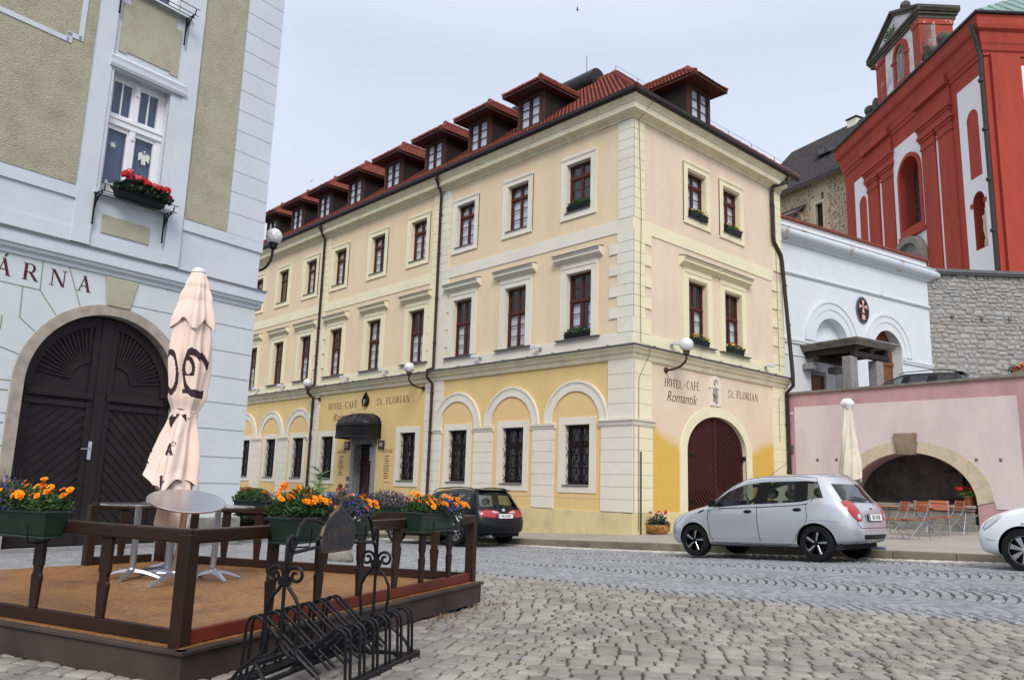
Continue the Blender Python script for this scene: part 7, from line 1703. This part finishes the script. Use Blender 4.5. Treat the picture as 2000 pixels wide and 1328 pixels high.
def wheel(T, x, y, rw, side, style, wd=.19):
    """side = +1 when the outer face looks to +y"""
    o = bpy.data.objects.new('x', None) if False else None
    m = MB(); s = side
    m.lathe([(rw*.66, y-s*wd/2), (rw*.93, y-s*wd/2), (rw, y-s*wd*.38), (rw, y+s*wd*.38), (rw*.94, y+s*wd/2), (rw*.7, y+s*wd/2), (rw*.66, y+s*wd*.42)], 40, (x, 0, rw), ax='y', cap=False); w = m.build('wheel', M['tyre'], T, smooth=True, sharp=40)
    m = MB(); m.lathe([(rw*.67, y+s*wd*.44), (rw*.64, y+s*wd*.4), (rw*.62, y-s*wd*.1), (.02, y-s*wd*.12)], 36, (x, 0, rw), ax='y', cap=False); m.build('rim', M['rim_dark' if style != 'multi' else 'lead'], w, smooth=True)
    m = MB(); d = MB(); n = {'five': 5, 'multi': 10, 'cover': 7}[style]
    for i in range(n):
        a = 2*pi*i/n+.3
        def P(r, t, yy): return (x+r*cos(a+t), y+s*yy, rw+r*sin(a+t))
        if style == 'five':
            # curved Y spoke, dark with bright edge
            d.hexa([P(rw*.1, -.5, .0), P(rw*.1, .5, .0), P(rw*.62, .3, .0), P(rw*.62, -.12, .0), P(rw*.1, -.5, wd*.4), P(rw*.1, .5, wd*.4), P(rw*.62, .3, wd*.42), P(rw*.62, -.12, wd*.42)])
            m.hexa([P(rw*.12, -.25, wd*.38), P(rw*.12, .35, wd*.38), P(rw*.65, .34, wd*.4), P(rw*.65, .14, wd*.4), P(rw*.12, -.25, wd*.43), P(rw*.12, .35, wd*.43), P(rw*.65, .34, wd*.44), P(rw*.65, .14, wd*.44)])
            m.hexa([P(rw*.12, -.35, wd*.38), P(rw*.12, -.2, wd*.38), P(rw*.5, -.06, wd*.4), P(rw*.64, -.14, wd*.4), P(rw*.12, -.35, wd*.425), P(rw*.12, -.2, wd*.425), P(rw*.5, -.06, wd*.435), P(rw*.64, -.14, wd*.435)]) if False else None
        else:
            w0, w1 = (.16, .1) if style == 'multi' else (.5, .26)
            m.hexa([P(rw*.1, -w0, .0), P(rw*.1, w0, .0), P(rw*.64, w1*.8, .0), P(rw*.64, -w1*.8, .0), P(rw*.1, -w0, wd*.42), P(rw*.1, w0, wd*.42), P(rw*.64, w1*.8, wd*.4), P(rw*.64, -w1*.8, wd*.4)])
    if d.v: d.build('spoke_bodies', M['rim_dark'], w)
    m.build('spokes', M['rim_bright'], w, bevel=.003); m = MB(); m.lathe([(rw*.13, y+s*wd*.3), (rw*.13, y+s*wd*.45), (rw*.05, y+s*wd*.47)], 16, (x, 0, rw), ax='y'); m.build('hub_cap', M['rim_dark' if style == 'five' else 'rim_bright'], w, smooth=True)
    m = MB(); m.lathe([(rw*.66, y+s*wd*.45), (rw*.685, y+s*wd*.45), (rw*.685, y+s*wd*.38), (rw*.65, y+s*wd*.38)], 36, (x, 0, rw), ax='y', cap=False); m.build('rim_edge', M['rim_bright' if style != 'five' else 'rim_dark'], w, smooth=True)
    return w
def plate_(T, cx, cz, xr, text, tilt=.15, w=.52, d=1):
    """number plate facing -x (d=1) or +x (d=-1)"""
    f = lambda p: Vector((xr+(p.z-cz)*tilt*d+p.y*d, -p.x*d, p.z))
    m = MB(f); m.box(-w/2, w/2, -.008, .0, cz-.056, cz+.056); o = m.build('number_plate', M['plate_white'], T, bevel=.003); m = MB(f); m.box(-w/2+.004, -w/2+.045, -.0095, -.006, cz-.052, cz+.052); m.build('blue_band', M['plate_blue'], o)
    tv, tf = text_mesh(text, .098, sx=.8, ext=.001, bold=.0004); m = MB(f); m.add([(.02+v[0], -.0105-v[2], cz+v[1]) for v in tv], tf); m.build('digits', M['ink'], o); m = MB(f); m.box(-w/2-.012, w/2+.012, -.005, .01, cz-.066, cz+.062); m.build('plate_holder', M['black_plastic'], o)
def seats(T, xs, zb, hw, zh):
    for x in xs:
        for y in (-.36, .36):
            m = MB(); m.hexa([(x-.05, y-.24, zb), (x+.5, y-.24, zb), (x+.5, y+.24, zb), (x-.05, y+.24, zb), (x-.05, y-.24, zb+.14), (x+.5, y-.24, zb+.16), (x+.5, y+.24, zb+.16), (x-.05, y+.24, zb+.14)])
            m.hexa([(x-.1, y-.22, zb+.1), (x+.06, y-.22, zb+.1), (x+.06, y+.22, zb+.1), (x-.1, y+.22, zb+.1), (x-.26, y-.18, zh-.14), (x-.16, y-.18, zh-.12), (x-.16, y+.18, zh-.12), (x-.26, y+.18, zh-.14)])
            m.ball((x-.24, y, zh), .12, 12, 8, sz=.85); m.build('seat', M['seat'], T, smooth=True, sharp=60)
def pts9(xs, ys, zs): return list(zip(xs, ys, zs))
def hatch_cols():
    C = []
    def c(x, y, z): C.append(pts9(x, y, z))
    c([3.72, 3.8, 3.83, 3.74, 3.75, 3.77, 3.79, 3.83, 3.85], [.6, .64, .66, .64, .58, .5, .42, .24, 0], [0.17, 0.3, 0.52, 0.7, 0.715, 0.725, 0.73, 0.74, 0.745])
    c([3.55, 3.56, 3.56, 3.5, 3.5, 3.5, 3.5, 3.52, 3.53], [.74, .79, .81, .76, .69, .6, .5, .28, 0], [0.17, 0.3, 0.56, 0.79, 0.815, 0.83, 0.84, 0.86, 0.87])
    c([3.2, 3.2, 3.2, 3.15, 3.15, 3.15, 3.15, 3.17, 3.18], [.77, .83, .84, .8, .73, .65, .54, .3, 0], [0.18, 0.3, 0.6, 0.86, 0.895, 0.915, 0.93, 0.955, 0.965])
    c([2.9, 2.9, 2.9, 2.88, 2.86, 2.84, 2.8, 2.86, 2.88], [.77, .83, .84, .81, .77, .72, .65, .34, 0], [0.18, 0.3, 0.61, 0.9, 0.935, 0.955, 0.985, 1.02, 1.03])
    c([2.55, 2.55, 2.55, 2.55, 2.55, 2.5, 2.46, 2.6, 2.64], [.77, .83, .84, .82, .79, .705, .65, .34, 0], [0.18, 0.3, 0.61, 0.85, 0.865, 1.24, 1.265, 1.285, 1.295])
    c([2.15, 2.15, 2.15, 2.15, 2.15, 2.1, 2.06, 2.16, 2.2], [.77, .83, .84, .82, .79, .655, .59, .32, 0], [0.18, 0.3, 0.61, 0.855, 0.87, 1.435, 1.46, 1.475, 1.485])
    c([1.86, 1.86, 1.86, 1.86, 1.86, 1.74, 1.72, 1.72, 1.72], [.77, .83, .845, .825, .79, .64, .585, .32, 0], [0.18, 0.3, 0.61, 0.86, 0.875, 1.46, 1.48, 1.505, 1.515])
    c([1.72, 1.72, 1.72, 1.72, 1.72, 1.62, 1.6, 1.6, 1.6], [.77, .83, .845, .825, .79, .64, .585, .32, 0], [0.18, 0.3, 0.61, 0.865, 0.88, 1.47, 1.485, 1.515, 1.525])
    c([1.0, 1.0, 1.0, 1.0, .98, .96, .95, .95, .95], [.77, .83, .845, .825, .79, .635, .58, .32, 0], [0.18, 0.3, 0.61, 0.89, 0.905, 1.46, 1.48, 1.52, 1.53])
    c([.86, .86, .86, .86, .84, .84, .83, .83, .83], [.76, .82, .845, .825, .785, .63, .58, .32, 0], [0.18, 0.3, 0.62, 0.91, 0.94, 1.45, 1.47, 1.51, 1.52])
    c([.5, .5, .48, .5, .52, .7, .72, .7, .68], [.75, .81, .83, .81, .76, .625, .57, .31, 0], [0.2, 0.32, 0.63, 0.98, 1.05, 1.41, 1.45, 1.5, 1.51])
    c([.12, .04, .04, .1, .14, .48, .53, .48, .46], [.66, .72, .75, .73, .7, .59, .55, .3, 0], [0.24, 0.36, 0.62, 0.88, 0.91, 1.375, 1.41, 1.46, 1.47])
    return C
gm = {}
for i in (3, 4): gm[(i, 4)] = 4; gm[(i, 6)] = 1; gm[(i, 7)] = 1
gm[(5, 4)] = 4; gm[(6, 4)] = 2; gm[(7, 4)] = 5; gm[(8, 4)] = 2; gm[(9, 4)] = 6
def hatchback(name, label, loc, rz, paint='car_silver', plate='3K1 4726', detail=True):
    T = thing(name, label, 'car', loc, rz); V, F, Mi = car_cage(hatch_cols(), gm)
    bvh, body = car_body(T, V, F, Mi, paint, 'glass_car', (.7, 3.18), .3, .8)
    for x in (.7, 3.18):
        for s in (1, -1): wheel(T, x, s*.72, .3, s, 'five' if paint == 'car_silver' else 'cover')
    m = MB(); m.box(.3, 3.4, -.7, .7, .2, .6); m.box(2.5, 2.8, -.68, .68, .6, .95); m.build('cabin_floor', M['seat'], T); seats(T, (1.0, 1.95), .5, .3, 1.17)
    m = MB(); m.lathe([(.17, -.012), (.185, 0), (.17, .012)], 20, (2.3, .36, .98), ax='x', cap=False); m.build('steering_wheel', M['black_plastic'], T); m = MB(); m.box(2.22, 2.25, -.1, .12, 1.3, 1.36); m.build('mirror', M['black_plastic'], T)
    for s in (1, -1):
        S = sideof(s); m = MB()
        seam(m, bvh, [(2.83, .93), (2.84, .7), (2.8, .4), (2.72, .27), (1.72, .25)], S); seam(m, bvh, [(1.8, .95), (1.78, .6), (1.74, .25), (1.2, .25), (1.08, .34), (1.0, .5), (.86, .62), (.82, .75), (.84, .98)], S)
        seam(m, bvh, [(2.83, .93), (2.76, .955)], S); seam(m, bvh, [(3.7, .45), (3.5, .42)], S, .003); m.build('door_seams', M['ink'], body)
        m = MB(); seam(m, bvh, [(2.6, .9), (1.8, .915), (1.0, .945), (.8, .975)], S, .008); seam(m, bvh, [(2.6, .9), (2.45, 1.2), (2.1, 1.43), (1.7, 1.465), (1.0, 1.455), (.7, 1.42), (.62, 1.25), (.75, 1.0)], S, .006); m.build('window_trim', M['black_plastic'], T)
        m = MB(); seam(m, bvh, [(2.85, .3), (1.05, .3)], S, .012); seam(m, bvh, [(.95, .7), (.5, .69), (.3, .66)], S, .007); m.build('body_moulding', M[paint], body)
        for x in (1.98, 1.0):
            z = .84 if x > 1.5 else .87; h = patch(T, bvh, [(x+.085*cos(a), z+.032*sin(a)) for a in [2*pi*k/14 for k in range(14)]], 'door_handle', M['black_plastic'], S, 3, .018)
        q = on_body(bvh, 2.72, .98, s, .03); m = MB(); m.hexa([(2.66, s*.8, .92), (2.74, s*.82, .94), (2.74, s*.98, .95), (2.64, s*.99, .94), (2.66, s*.8, 1.06), (2.72, s*.82, 1.07), (2.71, s*.97, 1.08), (2.63, s*.98, 1.08)]); m.build('door_mirror', M['black_plastic'], T, bevel=.02, seg=3)
        # headlamp and tail lamp
        patch(T, bvh, [(3.4, .8), (3.5, .79), (3.68, .7), (3.74, .6), (3.7, .57), (3.6, .63), (3.48, .72)], 'headlamp', M['lamp_clear'], S, 4, .01)
        patch(T, bvh, [(.0, 1.0), (.14, 1.03), (.24, 1.0), (.18, .87), (.1, .75), (.01, .67), (-.08, .67), (-.12, .74), (-.07, .86)], 'tail_lamp', M['tail_red'], cornerof(s), 7, .012)
        patch(T, bvh, [(-.04+.06*cos(a), .75+.06*sin(a)) for a in [2*pi*k/14 for k in range(14)]], 'reversing_lamp', M['lamp_clear'], cornerof(s), 2, .02)
        patch(T, bvh, [(3.12, .66), (3.18, .66), (3.18, .7), (3.12, .7)], 'side_repeater', M['lamp_clear'], S, 2, .01); patch(T, bvh, [(3.12, .55), (3.17, .55), (3.17, .62), (3.12, .62)], 'badge', M['ink'], S, 1, .004)
        patch(T, bvh, [(2.93, .86), (3.08, .8), (3.06, .84), (2.95, .89)], 'wing_vent', M['black_plastic'], S, 2, .004)
    m = MB(); seam(m, bvh, [(-.62, .95), (-.56, .6), (-.5, .56), (.5, .56), (.56, .6), (.62, .95)], rearof); seam(m, bvh, [(-.72, .33), (.72, .33)], rearof, .003); m.build('tailgate_seams', M['ink'], body)
    patch(T, bvh, [(-.42, .37), (.42, .37), (.43, .45), (-.43, .45)], 'bumper_insert', M['black_plastic'], rearof, 4, .008)
    q = on_rear(bvh, 0, .73); plate_(T, 0, .735, q.x-.02, plate, .05)
    m = MB(); cx = q.x
    q2 = on_rear(bvh, 0, .885); m.hexa([(q2.x-.012, -.06, .875), (q2.x, -.06, .875), (q2.x, .06, .875), (q2.x-.012, .06, .875), (q2.x-.012, -.05, .9), (q2.x, -.05, .9), (q2.x, .05, .9), (q2.x-.012, .05, .9)]); m.build('badge', M['gold'], T)
    m = MB(); q3 = on_rear(bvh, 0, 1.02); m.tube([(q3.x-.02, -.05, 1.03), (q3.x+.02, .3, 1.08)], .012, 5); m.tube([(q3.x+.0, .05, 1.06), (q3.x+.02, .5, 1.07)], .008, 4); m.build('wiper', M['ink'], T)
    m = MB(); m.tube([(2.05, 0, 1.49), (1.55, 0, 1.85)] if False else [(2.0, .05, 1.46), (1.45, .05, 1.78)], .004, 4); m.build('aerial', M['ink'], T)
    m = MB(); m.tube([(.3, -.45, .2), (.05, -.45, .2)], .03, 8); m.build('exhaust', M['galv'], T)
    return T
def wheel_fit(p_r, p_f, side_y, xr, wb):
    """position and heading from the two ground contacts of the wheels on the side that shows"""
    p_r = Vector(p_r); p_f = Vector(p_f); d = (p_f-p_r); d.z = 0; d.normalize(); n = Vector((-d.y, d.x, 0)); o = p_r-d*xr-n*side_y; return o, atan2(d.y, d.x)
SLOPE = math.atan(.046)
def set_car(T, X, Y, z): T.location = (X, Y, z); T.rotation_euler = (0, SLOPE, pi/2); return T
set_car(hatchback('parked_car', 'silver five-door hatchback with black five-spoke wheels parked by the kerb', (0, 0, 0), 0), 14.29, 6.76-.7, .2)
# dark estate car
def estate_cols(L=4.52):
    C = []
    def c(x, y, z): C.append(pts9(x, y, z))
    c([4.4, 4.48, 4.5, 4.42, 4.43, 4.45, 4.46, 4.49, 4.5], [.64, .7, .72, .7, .64, .55, .45, .25, 0], [0.18, 0.3, 0.5, 0.66, 0.675, 0.685, 0.69, 0.7, 0.705])
    c([4.1, 4.12, 4.12, 4.05, 4.05, 4.05, 4.05, 4.07, 4.08], [.8, .86, .88, .82, .75, .65, .54, .3, 0], [0.18, 0.3, 0.54, 0.76, 0.785, 0.8, 0.81, 0.83, 0.84])
    c([3.7, 3.7, 3.7, 3.65, 3.65, 3.65, 3.65, 3.67, 3.68], [.82, .89, .905, .86, .78, .68, .56, .3, 0], [0.18, 0.3, 0.58, 0.82, 0.86, 0.88, 0.89, 0.91, 0.92])
    c([3.2, 3.2, 3.2, 3.1, 3.06, 3.02, 2.98, 3.06, 3.1], [.82, .89, .905, .87, .81, .75, .68, .36, 0], [0.18, 0.3, 0.6, 0.875, 0.925, 0.945, 0.97, 1, 1.01])
    c([2.8, 2.8, 2.8, 2.75, 2.74, 2.6, 2.55, 2.66, 2.7], [.82, .89, .905, .875, .83, .71, .65, .36, 0], [0.18, 0.3, 0.6, 0.85, 0.885, 1.182, 1.205, 1.235, 1.24])
    c([2.45, 2.45, 2.45, 2.42, 2.42, 2.2, 2.15, 2.25, 2.28], [.82, .89, .905, .875, .83, .66, .6, .33, 0], [0.18, 0.3, 0.6, 0.855, 0.89, 1.352, 1.375, 1.405, 1.415])
    c([2.2, 2.2, 2.2, 2.2, 2.2, 2.05, 2.03, 2.03, 2.03], [.82, .89, .905, .875, .83, .65, .595, .33, 0], [0.18, 0.3, 0.6, 0.86, 0.895, 1.372, 1.395, 1.43, 1.44])
    c([2.08, 2.08, 2.08, 2.08, 2.08, 1.95, 1.93, 1.93, 1.93], [.82, .89, .905, .875, .83, .65, .595, .33, 0], [0.18, 0.3, 0.6, 0.865, 0.9, 1.377, 1.4, 1.44, 1.45])
    c([1.3, 1.3, 1.3, 1.32, 1.32, 1.22, 1.21, 1.21, 1.21], [.82, .89, .905, .875, .83, .65, .595, .33, 0], [0.18, 0.3, 0.6, 0.88, 0.915, 1.372, 1.395, 1.44, 1.45])
    c([1.2, 1.2, 1.2, 1.22, 1.22, 1.12, 1.11, 1.11, 1.11], [.81, .88, .905, .875, .83, .65, .595, .33, 0], [0.18, 0.3, 0.6, 0.885, 0.92, 1.367, 1.39, 1.435, 1.445])
    c([.55, .5, .5, .5, .56, .56, .53, .52, .52], [.8, .86, .89, .86, .8, .62, .57, .32, 0], [0.19, 0.31, 0.61, 0.915, 0.99, 1.332, 1.36, 1.405, 1.415])
    c([.16, .05, .04, .13, .17, .43, .48, .42, .4], [.7, .76, .8, .77, .74, .6, .55, .3, 0], [0.24, 0.34, 0.6, 0.845, 0.9, 1.302, 1.34, 1.385, 1.395])
    return C
def estate(label, loc, rz, paint='car_navy', plate='8A3 6304', style='multi', name='parked_car', top_only=False):
    T = thing(name, label, 'car', loc, rz); V, F, Mi = car_cage(estate_cols(), gm); bvh, body = car_body(T, V, F, Mi, paint, 'glass_car', (.95, 3.71), .32, .87, dark_rear=None)
    for x in (.95, 3.71):
        for s in (1, -1): wheel(T, x, s*.78, .32, s, style, .22)
    m = MB(); m.box(.3, 4.0, -.75, .75, .2, .6); m.box(2.9, 3.1, -.74, .74, .6, .92); m.build('cabin_floor', M['seat'], T); seats(T, (1.45, 2.35), .45, .3, 1.1)
    for s in (1, -1):
        S = sideof(s); m = MB(); seam(m, bvh, [(3.0, .9), (3.02, .7), (2.95, .35), (2.85, .25), (2.15, .25)], S); seam(m, bvh, [(2.15, .92), (2.13, .6), (2.12, .25), (1.55, .25), (1.42, .4), (1.3, .6), (1.25, .9)], S); m.build('door_seams', M['ink'], body)
        for x in (2.3, 1.42): patch(T, bvh, [(x-.1, .8), (x+.1, .79), (x+.1, .82), (x-.1, .83)], 'door_handle', M[paint], S, 2, .025)
        m = MB(); m.hexa([(3.0, s*.84, .9), (3.1, s*.86, .92), (3.1, s*1.02, .93), (2.98, s*1.03, .92), (3.0, s*.84, 1.02), (3.08, s*.86, 1.03), (3.07, s*1.01, 1.03), (2.97, s*1.02, 1.03)]); m.build('door_mirror', M[paint], T, bevel=.02, seg=2)
        m = MB(); m.tube([(2.25, s*.6, 1.37), (2.1, s*.6, 1.45), (1.3, s*.6, 1.48), (.7, s*.58, 1.44), (.5, s*.57, 1.37)], .014, 6); m.build('roof_rail', M['black_plastic'], T, smooth=True)
        patch(T, bvh, [(-.3, .79), (-.26, .83), (-.1, .88), (.08, .88), (.2, .83), (.2, .74), (.1, .7), (-.14, .67), (-.25, .7)], 'tail_lamp', M['tail_red'], cornerof(s), 7, .012)
        patch(T, bvh, [(-.27, .79), (-.24, .83), (-.1, .86), (-.05, .83), (-.14, .78)], 'reversing_lamp', M['lamp_clear'], cornerof(s), 3, .02)
        patch(T, bvh, [(4.0, .76), (4.35, .66), (4.45, .58), (4.3, .56), (4.0, .66)], 'headlamp', M['lamp_clear'], S, 4, .01)
    m = MB(); seam(m, bvh, [(-.66, .93), (-.45, .62), (-.42, .57), (.42, .57), (.45, .62), (.66, .93)], rearof); seam(m, bvh, [(-.76, .33), (.76, .33)], rearof, .004); m.build('tailgate_seams', M['ink'], body)
    q = on_rear(bvh, 0, .72); plate_(T, 0, .72, q.x-.02, plate, .05); q = on_rear(bvh, 0, .87); m = MB(); m.lathe([(.04, q.x-.012), (.042, q.x)], 18, (0, 0, .87), ax='x'); b = m.build('badge', M['plate_white'], T)
    m = MB(); m.plate([(0, .87), (.028, .87), (.0, .898)], [], q.x-.014, q.x-.011, 'x'); m.plate([(0, .87), (-.028, .87), (.0, .842)], [], q.x-.014, q.x-.011, 'x'); m.build('badge_field', M['plate_blue'], b)
    m = MB(); m.hexa([(.38, -.5, 1.36), (.62, -.52, 1.4), (.62, .52, 1.4), (.38, .5, 1.36), (.34, -.5, 1.385), (.62, -.52, 1.43), (.62, .52, 1.43), (.34, .5, 1.385)]); m.build('tailgate_spoiler', M[paint], T, bevel=.01)
    m = MB(); m.tube([(.12, -.05, 1.0), (.12, .3, .99)], .012, 5); m.build('wiper', M['ink'], T); m = MB(); m.tube([(.3, .45, .22), (.06, .45, .22)], .035, 8); m.build('exhaust', M['galv'], T)
    return T
set_car(estate('dark navy estate car parked at the kerb beside the hotel, red rear lamps', (0, 0, 0), 0), 14.2, 15.45, -.205)
T_ = set_car(hatchback('parked_car', 'black tall hatchback parked far down the hotel front, partly behind the blue corner', (0, 0, 0), 0, 'car_black', '2K7 1183'), 14.3, 29.6, -.85); T_.scale = (1.08, 1.05, 1.2)
set_car(hatchback('parked_car', 'pale grey car seen over the railing flowers in front of the hotel entrance', (0, 0, 0), 0, 'car_grey', '4K2 9061'), 14.3, 22.9, -.55)
set_car(hatchback('parked_car', 'white car cut off by the right edge, only its front with a long headlamp showing', (0, 0, 0), 0, 'car_white', '1K9 5520'), 14.22, .42, .44)
q = onp(1822, 742, (27.9, 0, 0), (1, 0, 0)); T_ = estate('dark blue car on the upper terrace of which only the roof shows', (q.x+.3, q.y-1.3, 3.93), R(97), 'car_navy', '6K4 2207')
# ------------------------------------------------------------- beer-garden furniture on the pavement
def pz(x, y):
    a = max(0, min(1, (x-15.2)/10.1)); return (.33-.05*(y-6.45))*(1-a)+(.38-.028*(y-9))*a
def chair(label, x, y, rz, tilt=0.):
    T = thing('folding_chair', label, 'chair', (x, y, pz(x, y)), rz, 'folding wooden slat chairs by the terrace wall'); T.rotation_euler = (tilt, 0, rz)
    for s in (-1, 1):
        m = MB(); X = s*.2
        m.tube([(X, -.32, 0), (X, -.2, .18), (X, .05, .42), (X, .16, .6), (X, .24, .88)], .011, 6); m.build('leg', M['galv'], T, smooth=True); m = MB(); X = s*.18
        m.tube([(X, .26, 0), (X, .2, .12), (X, .0, .36), (X, -.2, .45)], .011, 6); m.build('leg', M['galv'], T, smooth=True)
    m = MB(); m.tube([(-.2, -.32, .01), (.2, -.32, .01)], .009, 5); m.tube([(-.18, .26, .01), (.18, .26, .01)], .009, 5); m.tube([(-.2, -.12, .27), (.2, -.12, .27)], .008, 5); m.build('stretcher', M['galv'], T)
    m = MB()
    for i in range(6): y0 = -.22+i*.07; m.box(-.22, .22, y0, y0+.055, .45, .468)
    m.build('seat', M['chair_wood'], T, bevel=.004); m = MB()
    for i in range(3):
        f = i/3; y0 = .17+.07*f; z0 = .64+.085*i; m.hexa([(-.23, y0, z0), (.23, y0, z0), (.23, y0+.018, z0), (-.23, y0+.018, z0), (-.235, y0+.022, z0+.07), (.235, y0+.022, z0+.07), (.235, y0+.04, z0+.07), (-.235, y0+.04, z0+.07)])
    m.build('backrest', M['chair_wood'], T, bevel=.004); return T
def folded_table(label, x, y, rz):
    T = thing('folding_table', label, 'table', (x, y, pz(x, y)), rz, 'folding beer-garden tables'); m = MB()
    for i in range(6): m.box(-.6, .6, -.3+i*.1, -.3+i*.1+.09, .72, .742)
    m.build('tabletop', M['table_wood'], T, bevel=.003)
    for s in (-1, 1):
        m = MB(); m.tube([(s*.45, -.25, .72), (s*.45, .25, .0)], .012, 6); m.tube([(s*.45, .25, .72), (s*.45, -.25, .0)], .012, 6); m.build('leg', M['galv'], T)
    return T
def cpos(px, py, z=.33):
    for _ in range(4): p = onz(px, py, z); z = pz(p.x, p.y)
    return p
for i, (px, py, rz, lab, tl) in enumerate((
    (1789, 1055, R(-58), 'folding chair with orange slats nearest the viewer, just right of the silver car', 0),
    (1812, 1049, R(75), 'folding chair behind the nearest one, its back turned the other way', 0),
    (1838, 1047, R(-8), 'tallest looking folding chair in the middle of the group before the arch', 0),
    (1862, 1045, R(-70), 'darker folding chair standing rightmost in the group before the arch', 0),
    (1752, 1054, R(-70), 'folding chair half hidden by the tail lamp of the silver car', 0))):
    p = cpos(px, py); o = chair(lab, p.x, p.y, R(-62)+rz, 0)
p = cpos(1775, 1046); folded_table('narrow wooden folding table leaning among the chairs by the silver car', p.x, p.y, R(-75)); p = cpos(1850, 1042); folded_table('folding table with pale slats behind the middle chairs near the arch', p.x, p.y, R(-85))
m = MB(); p = cpos(1872, 1040)
m.tube([(0, -.5, .5), (0, -.7, .52), (0, -1.0, .45), (0, -1.1, .35)], .013, 6); m.tube([(.0, -.1, .0), (0, -.3, .4), (0, -.5, .5)], .013, 6); m.tube([(.3, -.1, .0), (.3, -.3, .4), (.3, -.5, .5)], .013, 6); m.tube([(0, -.5, .5), (.3, -.5, .5)], .013, 6)
T = thing('folded_frame', 'folded metal chair frame lying with its curved arm out before the stone ledge', 'frame', (p.x, p.y, pz(p.x, p.y)), R(10)); m.build('frame_tubes', M['galv'], T)
# pale folded parasol behind the silver car
ub = onp(1665, 1000, (21.5, 0, 0), (1, 0, 0)); ub.z = pz(ub.x, ub.y); n_ = (_fw.x, _fw.y, 0)
PT2 = thing('parasol', 'folded off-white parasol behind the silver hatchback in front of the pink wall', 'parasol', ub, YAW-pi/2)
zt = onp(1660, 783, ub, n_).z-ub.z; zb = onp(1665, 930, ub, n_).z-ub.z
m = MB(); m.lathe([(.03, 0), (.03, zt)], 10); m.build('pole', M['galv'], PT2); m = MB(); m.lathe([(.3, 0), (.3, .06), (.05, .08)], 16); m.build('foot', M['granite'], PT2)
H_ = zt-zb
m = canopy('c', zt-.03, [(0, .06), (.1, .1), (H_*.6, .2), (H_*.85, .27), (H_, .28)], 4, .24, 60, 90, None, cut=lambda a: .06*sin(3*a)+.08*(cos(a-1) > .3)); m.build('canopy', M['canvas_pale'], PT2, smooth=True, sharp=180)
m = MB(); m.lathe([(.03, zt+.06), (.1, zt+.06), (.19, zt-.04), (.2, zt-.1), (.12, zt-.22)], 6, cap=False); m.build('top_cape', M['plastic_white'], PT2)
# menu case by the hotel entrance
q = onp(664, 957, (XC-.35, 0, 0), (1, 0, 0)); g = -.05
t = thing('menu_case', 'red menu case on a stand beside the hotel entrance', 'sign', (XC-.35, q.y, -.5), -pi/2)
dzm = .55
m = MB(); m.plate(rect(-.22, .22, .85, 1.5), [rect(-.16, .16, .9, 1.3)], -.05, .05); m.build('case', M['menu_red'], t, bevel=.01); m = MB(); m.box(-.16, .16, -.02, .0, .9, 1.3); m.build('menu_sheet', M['paper'], t); m = MB(); m.ball((0, 0, 1.58), .1, 10, 6); m.build('top_ornament', M['oak'], t); m = MB(); m.tube([(0, 0, 0), (0, 0, .86)], .03, 8); m.lathe([(.2, 0), (.2, .04)], 14); m.build('stand', M['iron'], t); m = MB(); m.box(-.07, .07, -.056, -.05, 1.37, 1.42); m.build('case_label', M['paper'], t)
# hollow log planter at the hotel corner
t = thing('log_planter', 'hollowed log planter with red geraniums at the hotel corner', 'planter', (XC+.72, YC-.32, .13), R(-20))
m = MB(); prof = []
N = 20; vs = []; ns_ = 10
for i in range(ns_+1):
    x = -.27+.54*i/ns_
    for j in range(N+1): a = pi+pi*j/N; k = (1+.08*sin(3*a+x*9))*(1-.25*(abs(x)/.27)**3); vs.append((x, .22*cos(a)*k, .26+.26*sin(a)*k))
m.add(vs, [(i*(N+1)+j, i*(N+1)+j+1, (i+1)*(N+1)+j+1, (i+1)*(N+1)+j) for i in range(ns_) for j in range(N)]+[tuple(range(N+1)), tuple(range(ns_*(N+1), (ns_+1)*(N+1)))]); m.build('log', M['log'], t, smooth=True, sharp=60)
m = MB(); leaves(m, mound(-.27, .27, -.2, .18, .2, .34, 650, .2), .07); m.build('foliage', M['leaf_dark'], t); m = MB()
for x, y, z in ((-.25, 0, .56), (-.12, -.1, .52), (.02, 0, .58), (.16, -.1, .6), (.24, .02, .55)): cluster(m, (x, y, z), .045, 20, .02)
m.build('blossoms', M['red_petal'], t)
# birds
for px, py, dd, lab in ((1128, 20, 60, 'small dark bird high in the sky above the hotel roof'), (608, 354, 90, 'tiny distant bird in the sky left of the dormers')):
    d = ray(px, py); p = EYE+d*(dd/d.dot(_fw)); t = thing('bird', lab, 'bird', p, uni(0, 3)); m = MB(); m.tube([(-.14, 0, 0), (-.05, 0, .01), (.08, 0, 0), (.16, 0, 0)], [.01, .035, .03, .008], 6)
    m.add([(-.02, 0, .01), (.06, 0, .01), (.0, .36, .09), (-.05, .2, .05)], [(0, 1, 2, 3)]); m.add([(-.02, 0, .01), (.06, 0, .01), (.0, -.36, .09), (-.05, -.2, .05)], [(0, 1, 2, 3)]); o = m.build('body', M['iron'], t)
